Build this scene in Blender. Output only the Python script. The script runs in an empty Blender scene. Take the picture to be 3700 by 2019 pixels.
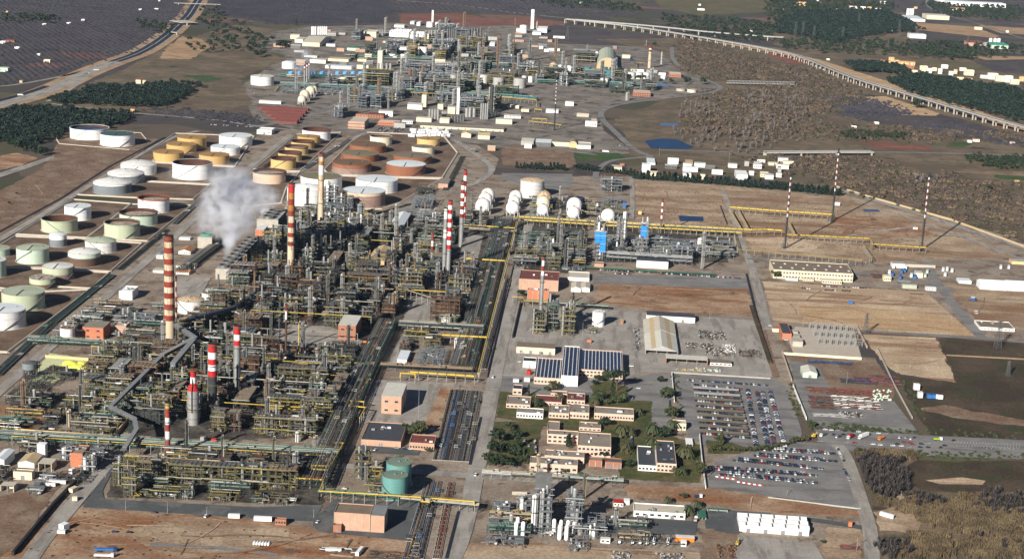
import bpy,bmesh,math,random
from mathutils import Vector,Matrix
random.seed(7)
SC=bpy.context.scene
COL=SC.collection
# --- camera
# World: +Y runs along the refinery's main axis (away), +X across it, camera 500 m up.
CAM_H=500.0
FPX=4060.0*3700/2576
PITCH,ROLL,YAW=math.radians(14.05),math.radians(-2.60),math.radians(2.655)
def _basis():
 cp,sp=math.cos(PITCH),math.sin(PITCH)
 F=Vector((-math.sin(YAW)*cp,math.cos(YAW)*cp,-sp))
 R0=Vector((math.cos(YAW),math.sin(YAW),0));U0=R0.cross(F)
 R=(math.cos(ROLL)*R0-math.sin(ROLL)*U0).normalized()
 return R,R.cross(F).normalized(),F.normalized()
CR,CU,CF=_basis()
cam_d=bpy.data.cameras.new('camera');cam=bpy.data.objects.new('camera',cam_d);COL.objects.link(cam)
cam_d.sensor_width=36.0;cam_d.lens=FPX/3700*36.0
cam_d.clip_start=5.0;cam_d.clip_end=40000.0
m3=Matrix((CR,CU,-CF)).transposed()
cam.matrix_world=Matrix.Translation((0,0,CAM_H))@m3.to_4x4()
SC.camera=cam
# --- sky, sun, exposure
SUN_EL,SUN_AZ=math.radians(24.5),math.radians(65.0)
w=bpy.data.worlds.new('World');SC.world=w;w.use_nodes=True
nt=w.node_tree;nt.nodes.clear()
sky=nt.nodes.new('ShaderNodeTexSky');sky.sky_type='NISHITA';sky.sun_disc=False
sky.sun_elevation=SUN_EL
tosun=Vector((-math.cos(SUN_AZ)*math.cos(SUN_EL),-math.sin(SUN_AZ)*math.cos(SUN_EL),math.sin(SUN_EL)))
sky.sun_rotation=math.atan2(tosun.x,tosun.y)
sky.air_density=0.4;sky.dust_density=0.0
bg=nt.nodes.new('ShaderNodeBackground');bg.inputs[1].default_value=0.05
wo=nt.nodes.new('ShaderNodeOutputWorld')
nt.links.new(sky.outputs[0],bg.inputs[0]);nt.links.new(bg.outputs[0],wo.inputs[0])
sd=bpy.data.lights.new('sun','SUN');sd.energy=5.0;sd.angle=math.radians(0.5);sd.color=(1.0,0.945,0.86)
sun=bpy.data.objects.new('sun',sd);COL.objects.link(sun)
sun.rotation_euler=tosun.to_track_quat('Z','Y').to_euler()
vs=SC.view_settings;vs.view_transform='Standard';vs.look='None';vs.exposure=0.8;vs.gamma=1.0;vs.use_curve_mapping=False
SC.cycles.max_bounces=6;SC.cycles.diffuse_bounces=2;SC.cycles.glossy_bounces=2;SC.cycles.volume_bounces=4
SC.cycles.transparent_max_bounces=8;SC.cycles.volume_step_rate=1.0
HAZE_DENSITY=8e-6
# --- picture -> ground survey
# The photo was surveyed in tiles (column, row) of 925x505 px shown at 2575x1406; t() turns a tile point into photo pixels.
def t(c,r,x,y):return(925.0*c+x*925/2575,505.0*r+y*505/1406)
def d(x,y):return(x*3700/2576,y*3700/2576)
def g(p,z=0.0):
 """world point at height z seen at photo pixel p"""
 v=(p[0]-1850.0)*CR-(p[1]-1009.5)*CU+FPX*CF
 k=(CAM_H-z)/-v.z
 return Vector((v.x*k,v.y*k,z))
def proj(P):
 v=Vector(P)-Vector((0,0,CAM_H));k=FPX/v.dot(CF)
 return(1850+v.dot(CR)*k,1009.5-v.dot(CU)*k)
def zat(x,y,vpix):
 """height above (x,y) that is seen at picture row vpix"""
 a,b=0.0,300.0
 for _ in range(40):
  m=(a+b)/2
  if proj((x,y,m))[1]>vpix:a=m
  else:b=m
 return(a+b)/2
def yat(x,z,vpix,y0):
 a,b=y0,y0+900.0
 for _ in range(40):
  m=(a+b)/2
  if proj((x,m,z))[1]>vpix:a=m
  else:b=m
 return(a+b)/2
def xat(y,z,upix):
 a,b=-4000.0,4000.0
 for _ in range(50):
  m=(a+b)/2
  if proj((m,y,z))[0]<upix:a=m
  else:b=m
 return(a+b)/2
 # --- materials
MATS={}
def mk(name,col,rough=0.75,metal=0.0,var=0.22,scale=0.15,fine=1.2,col2=None,streak=0.0,spec=0.3,thr=None):
 m=bpy.data.materials.new(name);m.use_nodes=True
 n=m.node_tree;n.nodes.clear();L=n.links.new
 out=n.nodes.new('ShaderNodeOutputMaterial');b=n.nodes.new('ShaderNodeBsdfPrincipled')
 b.inputs['Roughness'].default_value=rough;b.inputs['Metallic'].default_value=metal
 b.inputs['Specular IOR Level'].default_value=spec
 L(b.outputs[0],out.inputs[0])
 geo=n.nodes.new('ShaderNodeNewGeometry')
 a=n.nodes.new('ShaderNodeTexNoise');a.inputs['Scale'].default_value=scale;a.inputs['Detail'].default_value=5;a.inputs['Roughness'].default_value=0.62
 vec=geo.outputs['Position']
 if streak:
  mp=n.nodes.new('ShaderNodeMapping');mp.inputs['Scale'].default_value=(1,1,streak);L(vec,mp.inputs[0]);vec=mp.outputs[0]
 L(vec,a.inputs['Vector'])
 r=n.nodes.new('ShaderNodeValToRGB');L(a.outputs['Fac'],r.inputs[0])
 lo,hi=(0.36,0.66)if thr is None else thr
 c2=col2 or tuple(c*(1-1.3*var)for c in col)
 r.color_ramp.elements[0].position=lo;r.color_ramp.elements[1].position=hi
 r.color_ramp.elements[0].color=(*c2,1);r.color_ramp.elements[1].color=(*col,1)
 f=n.nodes.new('ShaderNodeTexNoise');f.inputs['Scale'].default_value=fine;f.inputs['Detail'].default_value=3;L(geo.outputs['Position'],f.inputs['Vector'])
 mr=n.nodes.new('ShaderNodeMapRange');mr.inputs[1].default_value=0.3;mr.inputs[2].default_value=0.7
 mr.inputs[3].default_value=1-var;mr.inputs[4].default_value=1+var*0.6;L(f.outputs['Fac'],mr.inputs[0])
 mx=n.nodes.new('ShaderNodeVectorMath');mx.operation='SCALE';L(r.outputs[0],mx.inputs[0]);L(mr.outputs[0],mx.inputs['Scale'])
 L(mx.outputs[0],b.inputs['Base Color'])
 MATS[name]=m
 return m
def M(name):return MATS[name]
def _ground(name,cols,s1,s2,rough=0.95,stretch=(1,1,1),rot=0.0,speck=0.35,dark=None):
 """earth: three colours mixed by two noises, plus grain; stretch gives wheel-track streaks"""
 m=bpy.data.materials.new(name);m.use_nodes=True
 n=m.node_tree;n.nodes.clear();L=n.links.new
 out=n.nodes.new('ShaderNodeOutputMaterial');b=n.nodes.new('ShaderNodeBsdfPrincipled')
 b.inputs['Roughness'].default_value=rough;b.inputs['Specular IOR Level'].default_value=0.1
 L(b.outputs[0],out.inputs[0]);geo=n.nodes.new('ShaderNodeNewGeometry')
 def noise(sc,det,st=None,seed=0):
  mp=n.nodes.new('ShaderNodeMapping');mp.inputs['Rotation'].default_value=(0,0,rot if st else 0)
  mp.inputs['Scale'].default_value=st or(1,1,1);mp.inputs['Location'].default_value=(seed*37.1,seed*11.7,0)
  L(geo.outputs['Position'],mp.inputs[0])
  a=n.nodes.new('ShaderNodeTexNoise');a.inputs['Scale'].default_value=sc;a.inputs['Detail'].default_value=det;a.inputs['Roughness'].default_value=0.65
  L(mp.outputs[0],a.inputs['Vector']);return a.outputs['Fac']
 def ramp(fac,c0,c1,p0,p1):
  r=n.nodes.new('ShaderNodeValToRGB');L(fac,r.inputs[0]);e=r.color_ramp.elements
  e[0].position=p0;e[1].position=p1;e[0].color=(*c0,1);e[1].color=(*c1,1);return r.outputs[0]
 base=ramp(noise(s1,7),cols[0],cols[1],0.43,0.58)
 k=n.nodes.new('ShaderNodeMix');k.data_type='RGBA'
 f2=ramp(noise(s2,6,stretch,3),(0,0,0),(1,1,1),0.50,0.62)
 L(f2,k.inputs[0]);L(base,k.inputs[6]);k.inputs[7].default_value=(*cols[2],1)
 res=k.outputs[2]
 if name=='terrain':
  vo=n.nodes.new('ShaderNodeTexVoronoi');vo.inputs['Scale'].default_value=0.0042;vo.inputs['Randomness'].default_value=0.8;L(geo.outputs['Position'],vo.inputs['Vector'])
  sp=n.nodes.new('ShaderNodeSeparateColor');L(vo.outputs['Color'],sp.inputs[0]);rr=n.nodes.new('ShaderNodeValToRGB');rr.color_ramp.interpolation='CONSTANT';L(sp.outputs[0],rr.inputs[0]);e=rr.color_ramp.elements
  for i,(p,c)in enumerate([(0,(0.06,0.053,0.06)),(0.26,(0.11,0.085,0.065)),(0.42,(0.085,0.078,0.045)),(0.58,(0.055,0.047,0.05)),(0.72,(0.13,0.098,0.07)),(0.84,(0.05,0.055,0.03)),(0.94,(0.19,0.10,0.07))]):
   x=e[i]if i<2 else e.new(p);x.position=p;x.color=(*c,1)
  k3=n.nodes.new('ShaderNodeMix');k3.data_type='RGBA';k3.inputs[0].default_value=0.7;L(res,k3.inputs[6]);L(rr.outputs[0],k3.inputs[7]);res=k3.outputs[2]
 if dark:
  k2=n.nodes.new('ShaderNodeMix');k2.data_type='RGBA'
  L(ramp(noise(dark[1],4,None,9),(0,0,0),(1,1,1),dark[2],dark[2]+0.08),k2.inputs[0]);L(res,k2.inputs[6]);k2.inputs[7].default_value=(*dark[0],1);res=k2.outputs[2]
 mr=n.nodes.new('ShaderNodeMapRange');mr.inputs[1].default_value=0.3;mr.inputs[2].default_value=0.7
 mr.inputs[3].default_value=1-speck;mr.inputs[4].default_value=1+speck*0.7;L(noise(0.35,5,None,5),mr.inputs[0])
 mx=n.nodes.new('ShaderNodeVectorMath');mx.operation='SCALE';L(res,mx.inputs[0]);L(mr.outputs[0],mx.inputs['Scale'])
 L(mx.outputs[0],b.inputs['Base Color'])
 MATS[name]=m;return m
 # tank, building and steel colours (real-world albedo)
for nm,c,kw in[
('white',(0.76,0.76,0.74),dict(var=0.07)),('tank_white',(0.74,0.74,0.72),dict(var=0.08,streak=0.05,scale=0.3,col2=(0.47,0.41,0.34),thr=(0.27,0.45))),('white_dirty',(0.66,0.65,0.62),dict(var=0.14,streak=0.06)),
('cream',(0.66,0.60,0.45),dict(var=0.08,streak=0.1)),('ochre',(0.50,0.32,0.12),dict(var=0.08,streak=0.1)),('ochre_roof',(0.36,0.21,0.075),dict(var=0.15)),
('sand_tank',(0.55,0.38,0.155),dict(var=0.08,streak=0.1)),('salmon',(0.62,0.44,0.30),dict(var=0.08,streak=0.1)),
('brick_tank',(0.25,0.098,0.05),dict(var=0.14,streak=0.06,scale=0.4)),('brick_roof',(0.165,0.098,0.055),dict(var=0.12)),
('olive_roof',(0.18,0.16,0.095),dict(var=0.1)),('mint',(0.46,0.56,0.44),dict(var=0.08,streak=0.1)),('mint_roof',(0.38,0.42,0.32),dict(var=0.12)),
('pistachio',(0.43,0.47,0.325),dict(var=0.1,streak=0.1)),('grey_blue',(0.17,0.19,0.20),dict(var=0.12)),('lilac',(0.27,0.18,0.15),dict(var=0.12,streak=0.1)),
('white_roof',(0.62,0.66,0.68),dict(var=0.08)),('blue_roof',(0.02,0.06,0.13),dict(var=0.1)),('teal_roof',(0.05,0.09,0.10),dict(var=0.1)),
('rust_in',(0.085,0.035,0.022),dict(var=0.25,scale=0.3)),('deck',(0.52,0.47,0.40),dict(var=0.2,scale=0.25,col2=(0.16,0.12,0.09))),
('deck_brown',(0.10,0.05,0.035),dict(var=0.2)),('red_rim',(0.50,0.09,0.04),dict(var=0.15)),
('teal',(0.115,0.275,0.25),dict(var=0.12,streak=0.15)),('teal_top',(0.10,0.205,0.175),dict(var=0.14,col2=(0.19,0.20,0.15))),('teal_dark',(0.05,0.17,0.19),dict(var=0.12)),
('rust_band',(0.17,0.105,0.075),dict(var=0.3,scale=0.5,streak=6)),('navy',(0.025,0.035,0.08),dict(var=0.3)),
('concrete',(0.42,0.38,0.32),dict(var=0.15)),('concrete_light',(0.45,0.395,0.32),dict(var=0.12)),('stack_concrete',(0.56,0.44,0.30),dict(var=0.14,streak=0.05)),
('stack_red',(0.26,0.036,0.02),dict(var=0.3,streak=0.2)),('stack_cream',(0.58,0.49,0.37),dict(var=0.25,scale=0.5,col2=(0.36,0.21,0.10),streak=0.12,thr=(0.4,0.6))),('stack_bright_red',(0.45,0.018,0.016),dict(var=0.15)),
('stack_rust',(0.40,0.18,0.04),dict(var=0.3,streak=0.1)),('soot',(0.03,0.025,0.022),{}),
('steel',(0.15,0.15,0.145),dict(var=0.18,rough=0.5,metal=0.3)),('steel_dark',(0.045,0.048,0.046),dict(var=0.3)),('steel_light',(0.33,0.33,0.32),dict(var=0.15,rough=0.45,metal=0.35)),
('silver',(0.46,0.455,0.44),dict(var=0.12,rough=0.4,metal=0.5)),('steel_grey',(0.13,0.15,0.165),dict(var=0.2)),
('green_steel',(0.03,0.055,0.046),dict(var=0.25)),('pipe_green',(0.09,0.17,0.14),dict(var=0.2)),('yellow_rail',(0.33,0.27,0.07),dict(var=0.3)),('olive_steel',(0.135,0.125,0.06),dict(var=0.3)),
('yellow',(0.56,0.395,0.055),dict(var=0.2)),('yellow_dull',(0.47,0.33,0.06),dict(var=0.25)),('rust',(0.105,0.055,0.034),dict(var=0.3)),('rust_pipe',(0.20,0.115,0.07),dict(var=0.25)),
('pipe_light',(0.38,0.355,0.30),dict(var=0.2)),('pipe_tan',(0.27,0.215,0.15),dict(var=0.2)),('pipe_dark',(0.05,0.055,0.055),dict(var=0.2)),('pipe_blue',(0.05,0.12,0.28),{}),
('brick',(0.34,0.145,0.085),dict(var=0.14,scale=0.5)),('brick_orange',(0.46,0.165,0.085),dict(var=0.12)),('pink',(0.60,0.425,0.33),dict(var=0.08)),('pink_brick',(0.47,0.285,0.195),dict(var=0.12)),
('roof_grey',(0.25,0.215,0.175),dict(var=0.15)),('roof_dark',(0.055,0.06,0.07),dict(var=0.12)),('roof_red',(0.17,0.055,0.045),dict(var=0.15)),('roof_beige',(0.50,0.45,0.36),dict(var=0.1)),
('roof_brown',(0.20,0.155,0.11),dict(var=0.15)),('roof_tile',(0.42,0.20,0.09),dict(var=0.2)),('roof_tan',(0.47,0.36,0.21),dict(var=0.1)),('roof_pale',(0.55,0.53,0.46),dict(var=0.1)),
('wall_white',(0.76,0.74,0.68),dict(var=0.06)),('wall_beige',(0.62,0.53,0.38),dict(var=0.08)),('wall_cream',(0.70,0.62,0.42),dict(var=0.07)),('wall_grey',(0.36,0.35,0.33),dict(var=0.12)),('wall_ochre',(0.70,0.45,0.22),dict(var=0.1)),
('glass',(0.035,0.045,0.055),dict(rough=0.12,spec=0.6,var=0.2)),('door_grey',(0.22,0.23,0.24),{}),('solar',(0.012,0.018,0.045),dict(rough=0.25,spec=0.5,var=0.15)),('rubber',(0.02,0.02,0.02),{}),
('blue_panel',(0.02,0.22,0.62),dict(var=0.05)),('blue_box',(0.03,0.13,0.36),dict(var=0.12)),('blue_fan',(0.10,0.32,0.60),dict(var=0.1)),('green_shade',(0.04,0.15,0.095),dict(var=0.15)),('green_fan',(0.05,0.26,0.17),{}),
('red',(0.50,0.03,0.025),{}),('orange',(0.72,0.20,0.03),dict(var=0.1)),('bright_green',(0.35,0.52,0.04),{}),('sulphur',(0.78,0.78,0.12),dict(var=0.12,scale=0.3)),('sulphur_pale',(0.56,0.58,0.33),dict(var=0.12)),
('bark',(0.12,0.08,0.05),{}),('bark_pale',(0.30,0.26,0.22),{}),
('leaf_dark',(0.03,0.05,0.022),dict(var=0.45,scale=0.4)),('leaf_mid',(0.058,0.078,0.03),dict(var=0.4,scale=0.4)),('leaf_pine',(0.016,0.036,0.022),dict(var=0.45,scale=0.4)),('leaf_olive',(0.075,0.08,0.032),dict(var=0.4,scale=0.4)),
('scrub_tan',(0.145,0.105,0.07),dict(var=0.45,scale=0.015)),('scrub_brown',(0.10,0.077,0.062),dict(var=0.4,scale=0.02)),('reed',(0.175,0.128,0.072),dict(var=0.45,scale=0.06)),('bare_dark',(0.065,0.055,0.052),dict(var=0.4)),('bare_pale',(0.20,0.17,0.155),dict(var=0.3)),
('orchard',(0.062,0.058,0.072),dict(var=0.3,scale=0.01)),('marking',(0.62,0.62,0.60),dict(var=0.15)),('canopy_tan',(0.17,0.14,0.10),dict(var=0.15)),('pond',(0.006,0.028,0.085),dict(rough=0.35,spec=0.08,var=0.05)),('pond_dark',(0.012,0.025,0.05),dict(rough=0.12,spec=0.5,var=0.05)),  # pond: reflected blue sky is put into the water's base colour
('car_white',(0.72,0.72,0.72),dict(rough=0.3,var=0.03)),('car_silver',(0.40,0.42,0.44),dict(rough=0.3,metal=0.4,var=0.03)),('car_black',(0.012,0.013,0.016),dict(rough=0.25,spec=0.5)),('car_blue',(0.02,0.045,0.14),dict(rough=0.25)),('car_grey',(0.10,0.11,0.12),dict(rough=0.3,metal=0.3)),('car_red',(0.34,0.015,0.02),dict(rough=0.25)),
]:mk(nm,c,**kw)
_ground('terrain',[(0.075,0.06,0.045),(0.13,0.105,0.075),(0.10,0.10,0.055)],0.006,0.02,dark=((0.04,0.045,0.03),0.012,0.60))
_ground('dirt',[(0.27,0.19,0.128),(0.39,0.298,0.205),(0.215,0.128,0.075)],0.018,0.012,stretch=(0.35,1.5,1),dark=((0.16,0.12,0.085),0.03,0.62))
_ground('dirt_red',[(0.245,0.145,0.088),(0.36,0.25,0.165),(0.22,0.098,0.046)],0.02,0.02,stretch=(0.4,1.4,1),rot=0.5,dark=((0.13,0.085,0.055),0.035,0.60))
_ground('dirt_pale',[(0.37,0.27,0.18),(0.49,0.38,0.262),(0.26,0.16,0.10)],0.015,0.012,stretch=(0.25,2.2,1),dark=((0.22,0.16,0.11),0.03,0.64))
_ground('dirt_tan',[(0.40,0.27,0.155),(0.47,0.335,0.20),(0.34,0.22,0.12)],0.015,0.02,stretch=(0.3,2,1))
_ground('soil_brown',[(0.155,0.10,0.068),(0.205,0.14,0.098),(0.235,0.18,0.13)],0.03,0.03)
_ground('soil_bund',[(0.115,0.075,0.052),(0.16,0.11,0.078),(0.19,0.14,0.105)],0.03,0.03)
_ground('soil_red',[(0.17,0.07,0.048),(0.21,0.10,0.07),(0.14,0.06,0.045)],0.01,0.03)
_ground('soil_dark',[(0.05,0.038,0.027),(0.085,0.062,0.043),(0.05,0.05,0.026)],0.015,0.03,dark=((0.20,0.145,0.095),0.05,0.66))
_ground('road',[(0.255,0.235,0.21),(0.32,0.295,0.265),(0.195,0.175,0.155)],0.03,0.05,speck=0.15,stretch=(2,0.3,1))
_ground('asphalt',[(0.17,0.165,0.16),(0.215,0.205,0.195),(0.13,0.125,0.12)],0.03,0.04,speck=0.15,stretch=(0.4,1.6,1))
_ground('asphalt_dark',[(0.075,0.08,0.083),(0.095,0.098,0.10),(0.13,0.13,0.125)],0.02,0.03,speck=0.12)
_ground('asphalt_black',[(0.018,0.022,0.035),(0.024,0.03,0.045),(0.03,0.035,0.045)],0.02,0.03,speck=0.1)
_ground('yard',[(0.225,0.18,0.14),(0.29,0.24,0.19),(0.165,0.12,0.09)],0.02,0.03,dark=((0.10,0.078,0.06),0.04,0.57))
_ground('yard_far',[(0.17,0.147,0.125),(0.235,0.205,0.175),(0.115,0.098,0.083)],0.02,0.02,dark=((0.07,0.06,0.05),0.03,0.56))
_ground('unit_floor',[(0.06,0.053,0.046),(0.105,0.092,0.078),(0.035,0.031,0.027)],0.05,0.06,dark=((0.04,0.036,0.032),0.08,0.56))  # concrete darkened to stand for shade under and between the frames
_ground('lawn',[(0.05,0.062,0.022),(0.085,0.085,0.035),(0.12,0.095,0.05)],0.04,0.06)
_ground('field_green',[(0.035,0.075,0.022),(0.05,0.09,0.03),(0.085,0.085,0.04)],0.02,0.03)
_ground('field_olive',[(0.10,0.088,0.045),(0.14,0.115,0.062),(0.085,0.08,0.04)],0.01,0.03)
_ground('field_purple',[(0.058,0.05,0.053),(0.083,0.071,0.07),(0.095,0.076,0.066)],0.008,0.02)
_ground('field_tan',[(0.33,0.21,0.12),(0.38,0.26,0.155),(0.25,0.16,0.095)],0.006,0.02)
_ground('scrub_floor',[(0.115,0.085,0.06),(0.175,0.13,0.088),(0.095,0.09,0.05)],0.01,0.03,dark=((0.045,0.04,0.028),0.02,0.60))
# --- mesh collector
class MB:
 def __init__(s):s.v=[];s.f=[];s.m=[];s.s=[]
 def _add(s,vs,fs,m,sm=False):
  o=len(s.v);s.v+=vs
  for f in fs:s.f.append([i+o for i in f]);s.m.append(m);s.s.append(sm)
 def box(s,x,y,z0,sx,sy,sz,m=0,mt=None,rz=0.0):
  a,b=sx/2,sy/2
  pts=[(-a,-b),(a,-b),(a,b),(-a,b)]
  if rz:
   c,n=math.cos(rz),math.sin(rz);pts=[(px*c-py*n,px*n+py*c)for px,py in pts]
  s.prism([(x+px,y+py)for px,py in pts],z0,z0+sz,m,mt)
 def prism(s,poly,z0,z1,m=0,mt=None):
  n=len(poly);vs=[(px,py,z0)for px,py in poly]+[(px,py,z1)for px,py in poly]
  s._add(vs,[[i,(i+1)%n,n+(i+1)%n,n+i]for i in range(n)],m)
  s._add(vs[n:],[list(range(n))],m if mt is None else mt)
  s._add(vs[:n],[list(range(n))[::-1]],m)
 def cyl(s,x,y,z0,z1,r0,r1=None,n=12,m=0,mt=None,cap=True,bot=False):
  r1=r0 if r1 is None else r1
  cs=[(math.cos(2*math.pi*i/n),math.sin(2*math.pi*i/n))for i in range(n)]
  vs=[(x+r0*c,y+r0*q,z0)for c,q in cs]+[(x+r1*c,y+r1*q,z1)for c,q in cs]
  s._add(vs,[[i,(i+1)%n,n+(i+1)%n,n+i]for i in range(n)],m,n>7)
  if cap and r1>0:s._add(vs[n:],[list(range(n))],m if mt is None else mt)
  if bot:s._add(vs[:n],[list(range(n))[::-1]],m)
 def ring(s,x,y,z0,z1,ri,ro,n=24,m=0):
  cs=[(math.cos(2*math.pi*i/n),math.sin(2*math.pi*i/n))for i in range(n)]
  vs=[(x+r*c,y+r*q,z)for z,r in((z0,ro),(z1,ro),(z1,ri),(z0,ri))for c,q in cs]
  fs=[]
  for k in range(4):
   a,b=k*n,((k+1)%4)*n
   fs+=[[a+i,a+(i+1)%n,b+(i+1)%n,b+i]for i in range(n)]
  s._add(vs,fs,m)
 def tube(s,p,q,r,n=6,m=0,cap=False):
  p=Vector(p);q=Vector(q);dv=q-p
  if dv.length<1e-6:return
  dv.normalize();a=dv.orthogonal().normalized();b=dv.cross(a)
  cs=[(math.cos(2*math.pi*i/n),math.sin(2*math.pi*i/n))for i in range(n)]
  vs=[tuple(e+a*(r*c)+b*(r*z))for e in(p,q)for c,z in cs]
  s._add(vs,[[i,(i+1)%n,n+(i+1)%n,n+i]for i in range(n)],m,n>4)
  if cap:s._add(vs[n:],[list(range(n))],m);s._add(vs[:n],[list(range(n))[::-1]],m)
 def path(s,pts,r,n=6,m=0):
  for a,b in zip(pts,pts[1:]):
   A,B=Vector(a),Vector(b);e=(B-A).normalized()*r*0.9
   s.tube(A-e,B+e,r,n,m,True)
 def beam(s,p,q,w,h,m=0):
  p=Vector(p);q=Vector(q);dv=(q-p)
  if dv.length<1e-6:return
  dv.normalize();up=Vector((0,0,1))if abs(dv.z)<0.9 else Vector((0,1,0))
  a=dv.cross(up).normalized()*(w/2);b=a.cross(dv).normalized()*(h/2)
  vs=[tuple(e+a*i+b*j)for e in(p,q)for i,j in((-1,-1),(1,-1),(1,1),(-1,1))]
  s._add(vs,[[0,1,5,4],[1,2,6,5],[2,3,7,6],[3,0,4,7],[3,2,1,0],[4,5,6,7]],m)
 def sphere(s,x,y,z,rx,ry=None,rz=None,n=16,k=8,m=0,lo=-0.5,hi=0.5):
  ry=rx if ry is None else ry;rz=rx if rz is None else rz;vs=[];fs=[]
  for j in range(k+1):
   ph=math.pi*(lo+(hi-lo)*j/k);cz,sz_=math.cos(ph),math.sin(ph)
   vs+=[(x+rx*cz*math.cos(2*math.pi*i/n),y+ry*cz*math.sin(2*math.pi*i/n),z+rz*sz_)for i in range(n)]
  for j in range(k):fs+=[[j*n+i,j*n+(i+1)%n,(j+1)*n+(i+1)%n,(j+1)*n+i]for i in range(n)]
  s._add(vs,fs,m,True)
 def quad(s,a,b,c,e,m=0):s._add([tuple(a),tuple(b),tuple(c),tuple(e)],[[0,1,2,3]],m)
 def mesh(s,name,mats):
  me=bpy.data.meshes.new(name);me.from_pydata(s.v,[],s.f)
  for x in mats:me.materials.append(M(x))
  me.polygons.foreach_set('material_index',s.m);me.polygons.foreach_set('use_smooth',s.s);me.update()
  return me
 def build(s,name,mats,parent=None,kind=None):
  if not s.f:return None
  return ob(name,s.mesh(name,[mats]if isinstance(mats,str)else mats),parent,kind)
def ob(name,me,parent=None,kind=None,loc=None,rz=0.0,sc=None):
 o=bpy.data.objects.new(name,me);COL.objects.link(o)
 if parent is not None:o.parent=parent
 if kind:o['kind']=kind
 if loc is not None:o.location=loc
 if rz:o.rotation_euler=(0,0,rz)
 if sc is not None:o.scale=sc if not isinstance(sc,(int,float))else(sc,sc,sc)
 return o
LABELS={}
def tag(o,label,cat=None,group=None,kind=None):
 o['label']=label
 if cat:o['category']=cat;o['kind']='thing'
 if group:o['group']=group
 if kind:o['kind']=kind
 LABELS.setdefault(label,[]).append(o.name)
 return o
def thing(name,label,cat,loc,rz=0.0,group=None):
 o=bpy.data.objects.new(name,None);COL.objects.link(o);o.location=loc
 o.empty_display_size=1
 if rz:o.rotation_euler=(0,0,rz)
 return tag(o,label,cat,group)
def copy_tree(o,parent=None):
 c=o.copy();COL.objects.link(c);c.parent=parent
 for ch in o.children:
  copy_tree(ch,c)
 return c
LAND=[]
def mark(P,text):LAND.append((P[0],P[1],text))
ORD=['','second ','third ','fourth ','fifth ','sixth ','seventh ','eighth ','ninth ','tenth ','eleventh ','twelfth ']
NUMW=['first','second','third','fourth','fifth','sixth','seventh','eighth','ninth','tenth','eleventh','twelfth','thirteenth','fourteenth','fifteenth','sixteenth','seventeenth','eighteenth','nineteenth','twentieth']
def nth(i):
 return NUMW[i]if i<20 else('%d%s'%(i+1,{1:'st',2:'nd',3:'rd'}.get((i+1)%10 if(i+1)%100 not in(11,12,13)else 0,'th')))
def near(desc,P,maxw=16):
 """a label that places P by the nearest landmarks and is used by nothing else"""
 c=sorted(LAND,key=lambda l:(l[0]-P[0])**2+(l[1]-P[1])**2)[:9]
 def rel(l):
  dx,dy=P[0]-l[0],P[1]-l[1]
  if math.hypot(dx,dy)<1:return 'at'
  if abs(dy)>abs(dx):return 'behind' if dy>0 else 'in front of'
  return 'right of' if dx>0 else 'left of'
 opts=[f'{desc} {rel(l)} {l[2]}' for l in c[:4]]
 opts+=[f'{desc} between {a[2]} and {b[2]}' for i,a in enumerate(c[:5])for b in c[i+1:6]]
 opts+=[f'{desc} {rel(a)} {a[2]}, {rel(b)} {b[2]}' for i,a in enumerate(c)for b in c[i+1:]]
 for o_ in opts:
  if o_ not in LABELS and len(o_.split())<=maxw:return o_
 for k in range(1,40):
  o_=f'{desc} {rel(c[0])} {c[0][2]}, {nth(k)} from it'
  if o_ not in LABELS:return o_
 return opts[0]
 # --- haze-free ground sheets
LAYER=0.12
_cnt={}
def lz(layer):
 k=_cnt[layer]=_cnt.get(layer,-1)+1
 return layer*LAYER+(k%9)*0.0125
def sheet(name,label,pts,mat,layer,jit=0.0,kind='structure',step=None,parent=None):
 """flat ground sheet through world points; jit roughens the outline"""
 P=[Vector((p[0],p[1],0))for p in pts]
 if jit:
  Q=[]
  for a,b in zip(P,P[1:]+P[:1]):
   k=max(1,int((b-a).length/(step or jit*4)))
   for i in range(k):
    q=a.lerp(b,i/k)
    Q.append(q+Vector((random.uniform(-jit,jit),random.uniform(-jit,jit),0)))
  P=Q
 me=bpy.data.meshes.new(name);zz=lz(layer);me.from_pydata([(p.x,p.y,zz)for p in P],[],[list(range(len(P)))])
 if me.polygons[0].normal.z<0:me.flip_normals()
 me.materials.append(M(mat));me.update()
 o=ob(name,me,parent,kind)
 if label:tag(o,label)
 return o
def ribbon_pts(pts,w):
 """left and right offset polylines of a centre line"""
 L,R=[],[]
 for i,p in enumerate(pts):
  a=pts[max(0,i-1)];b=pts[min(len(pts)-1,i+1)]
  dv=Vector((b[0]-a[0],b[1]-a[1],0)).normalized();nrm=Vector((-dv.y,dv.x,0))
  q=Vector((p[0],p[1],0));L.append(q+nrm*w/2);R.append(q-nrm*w/2)
 return L,R
def smooth_line(pts,it=2):
 P=[Vector((p[0],p[1],0))for p in pts]
 for _ in range(it):
  Q=[P[0]]
  for a,b in zip(P,P[1:]):Q+=[a.lerp(b,0.25),a.lerp(b,0.75)]
  P=Q+[P[-1]]
 return P
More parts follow.
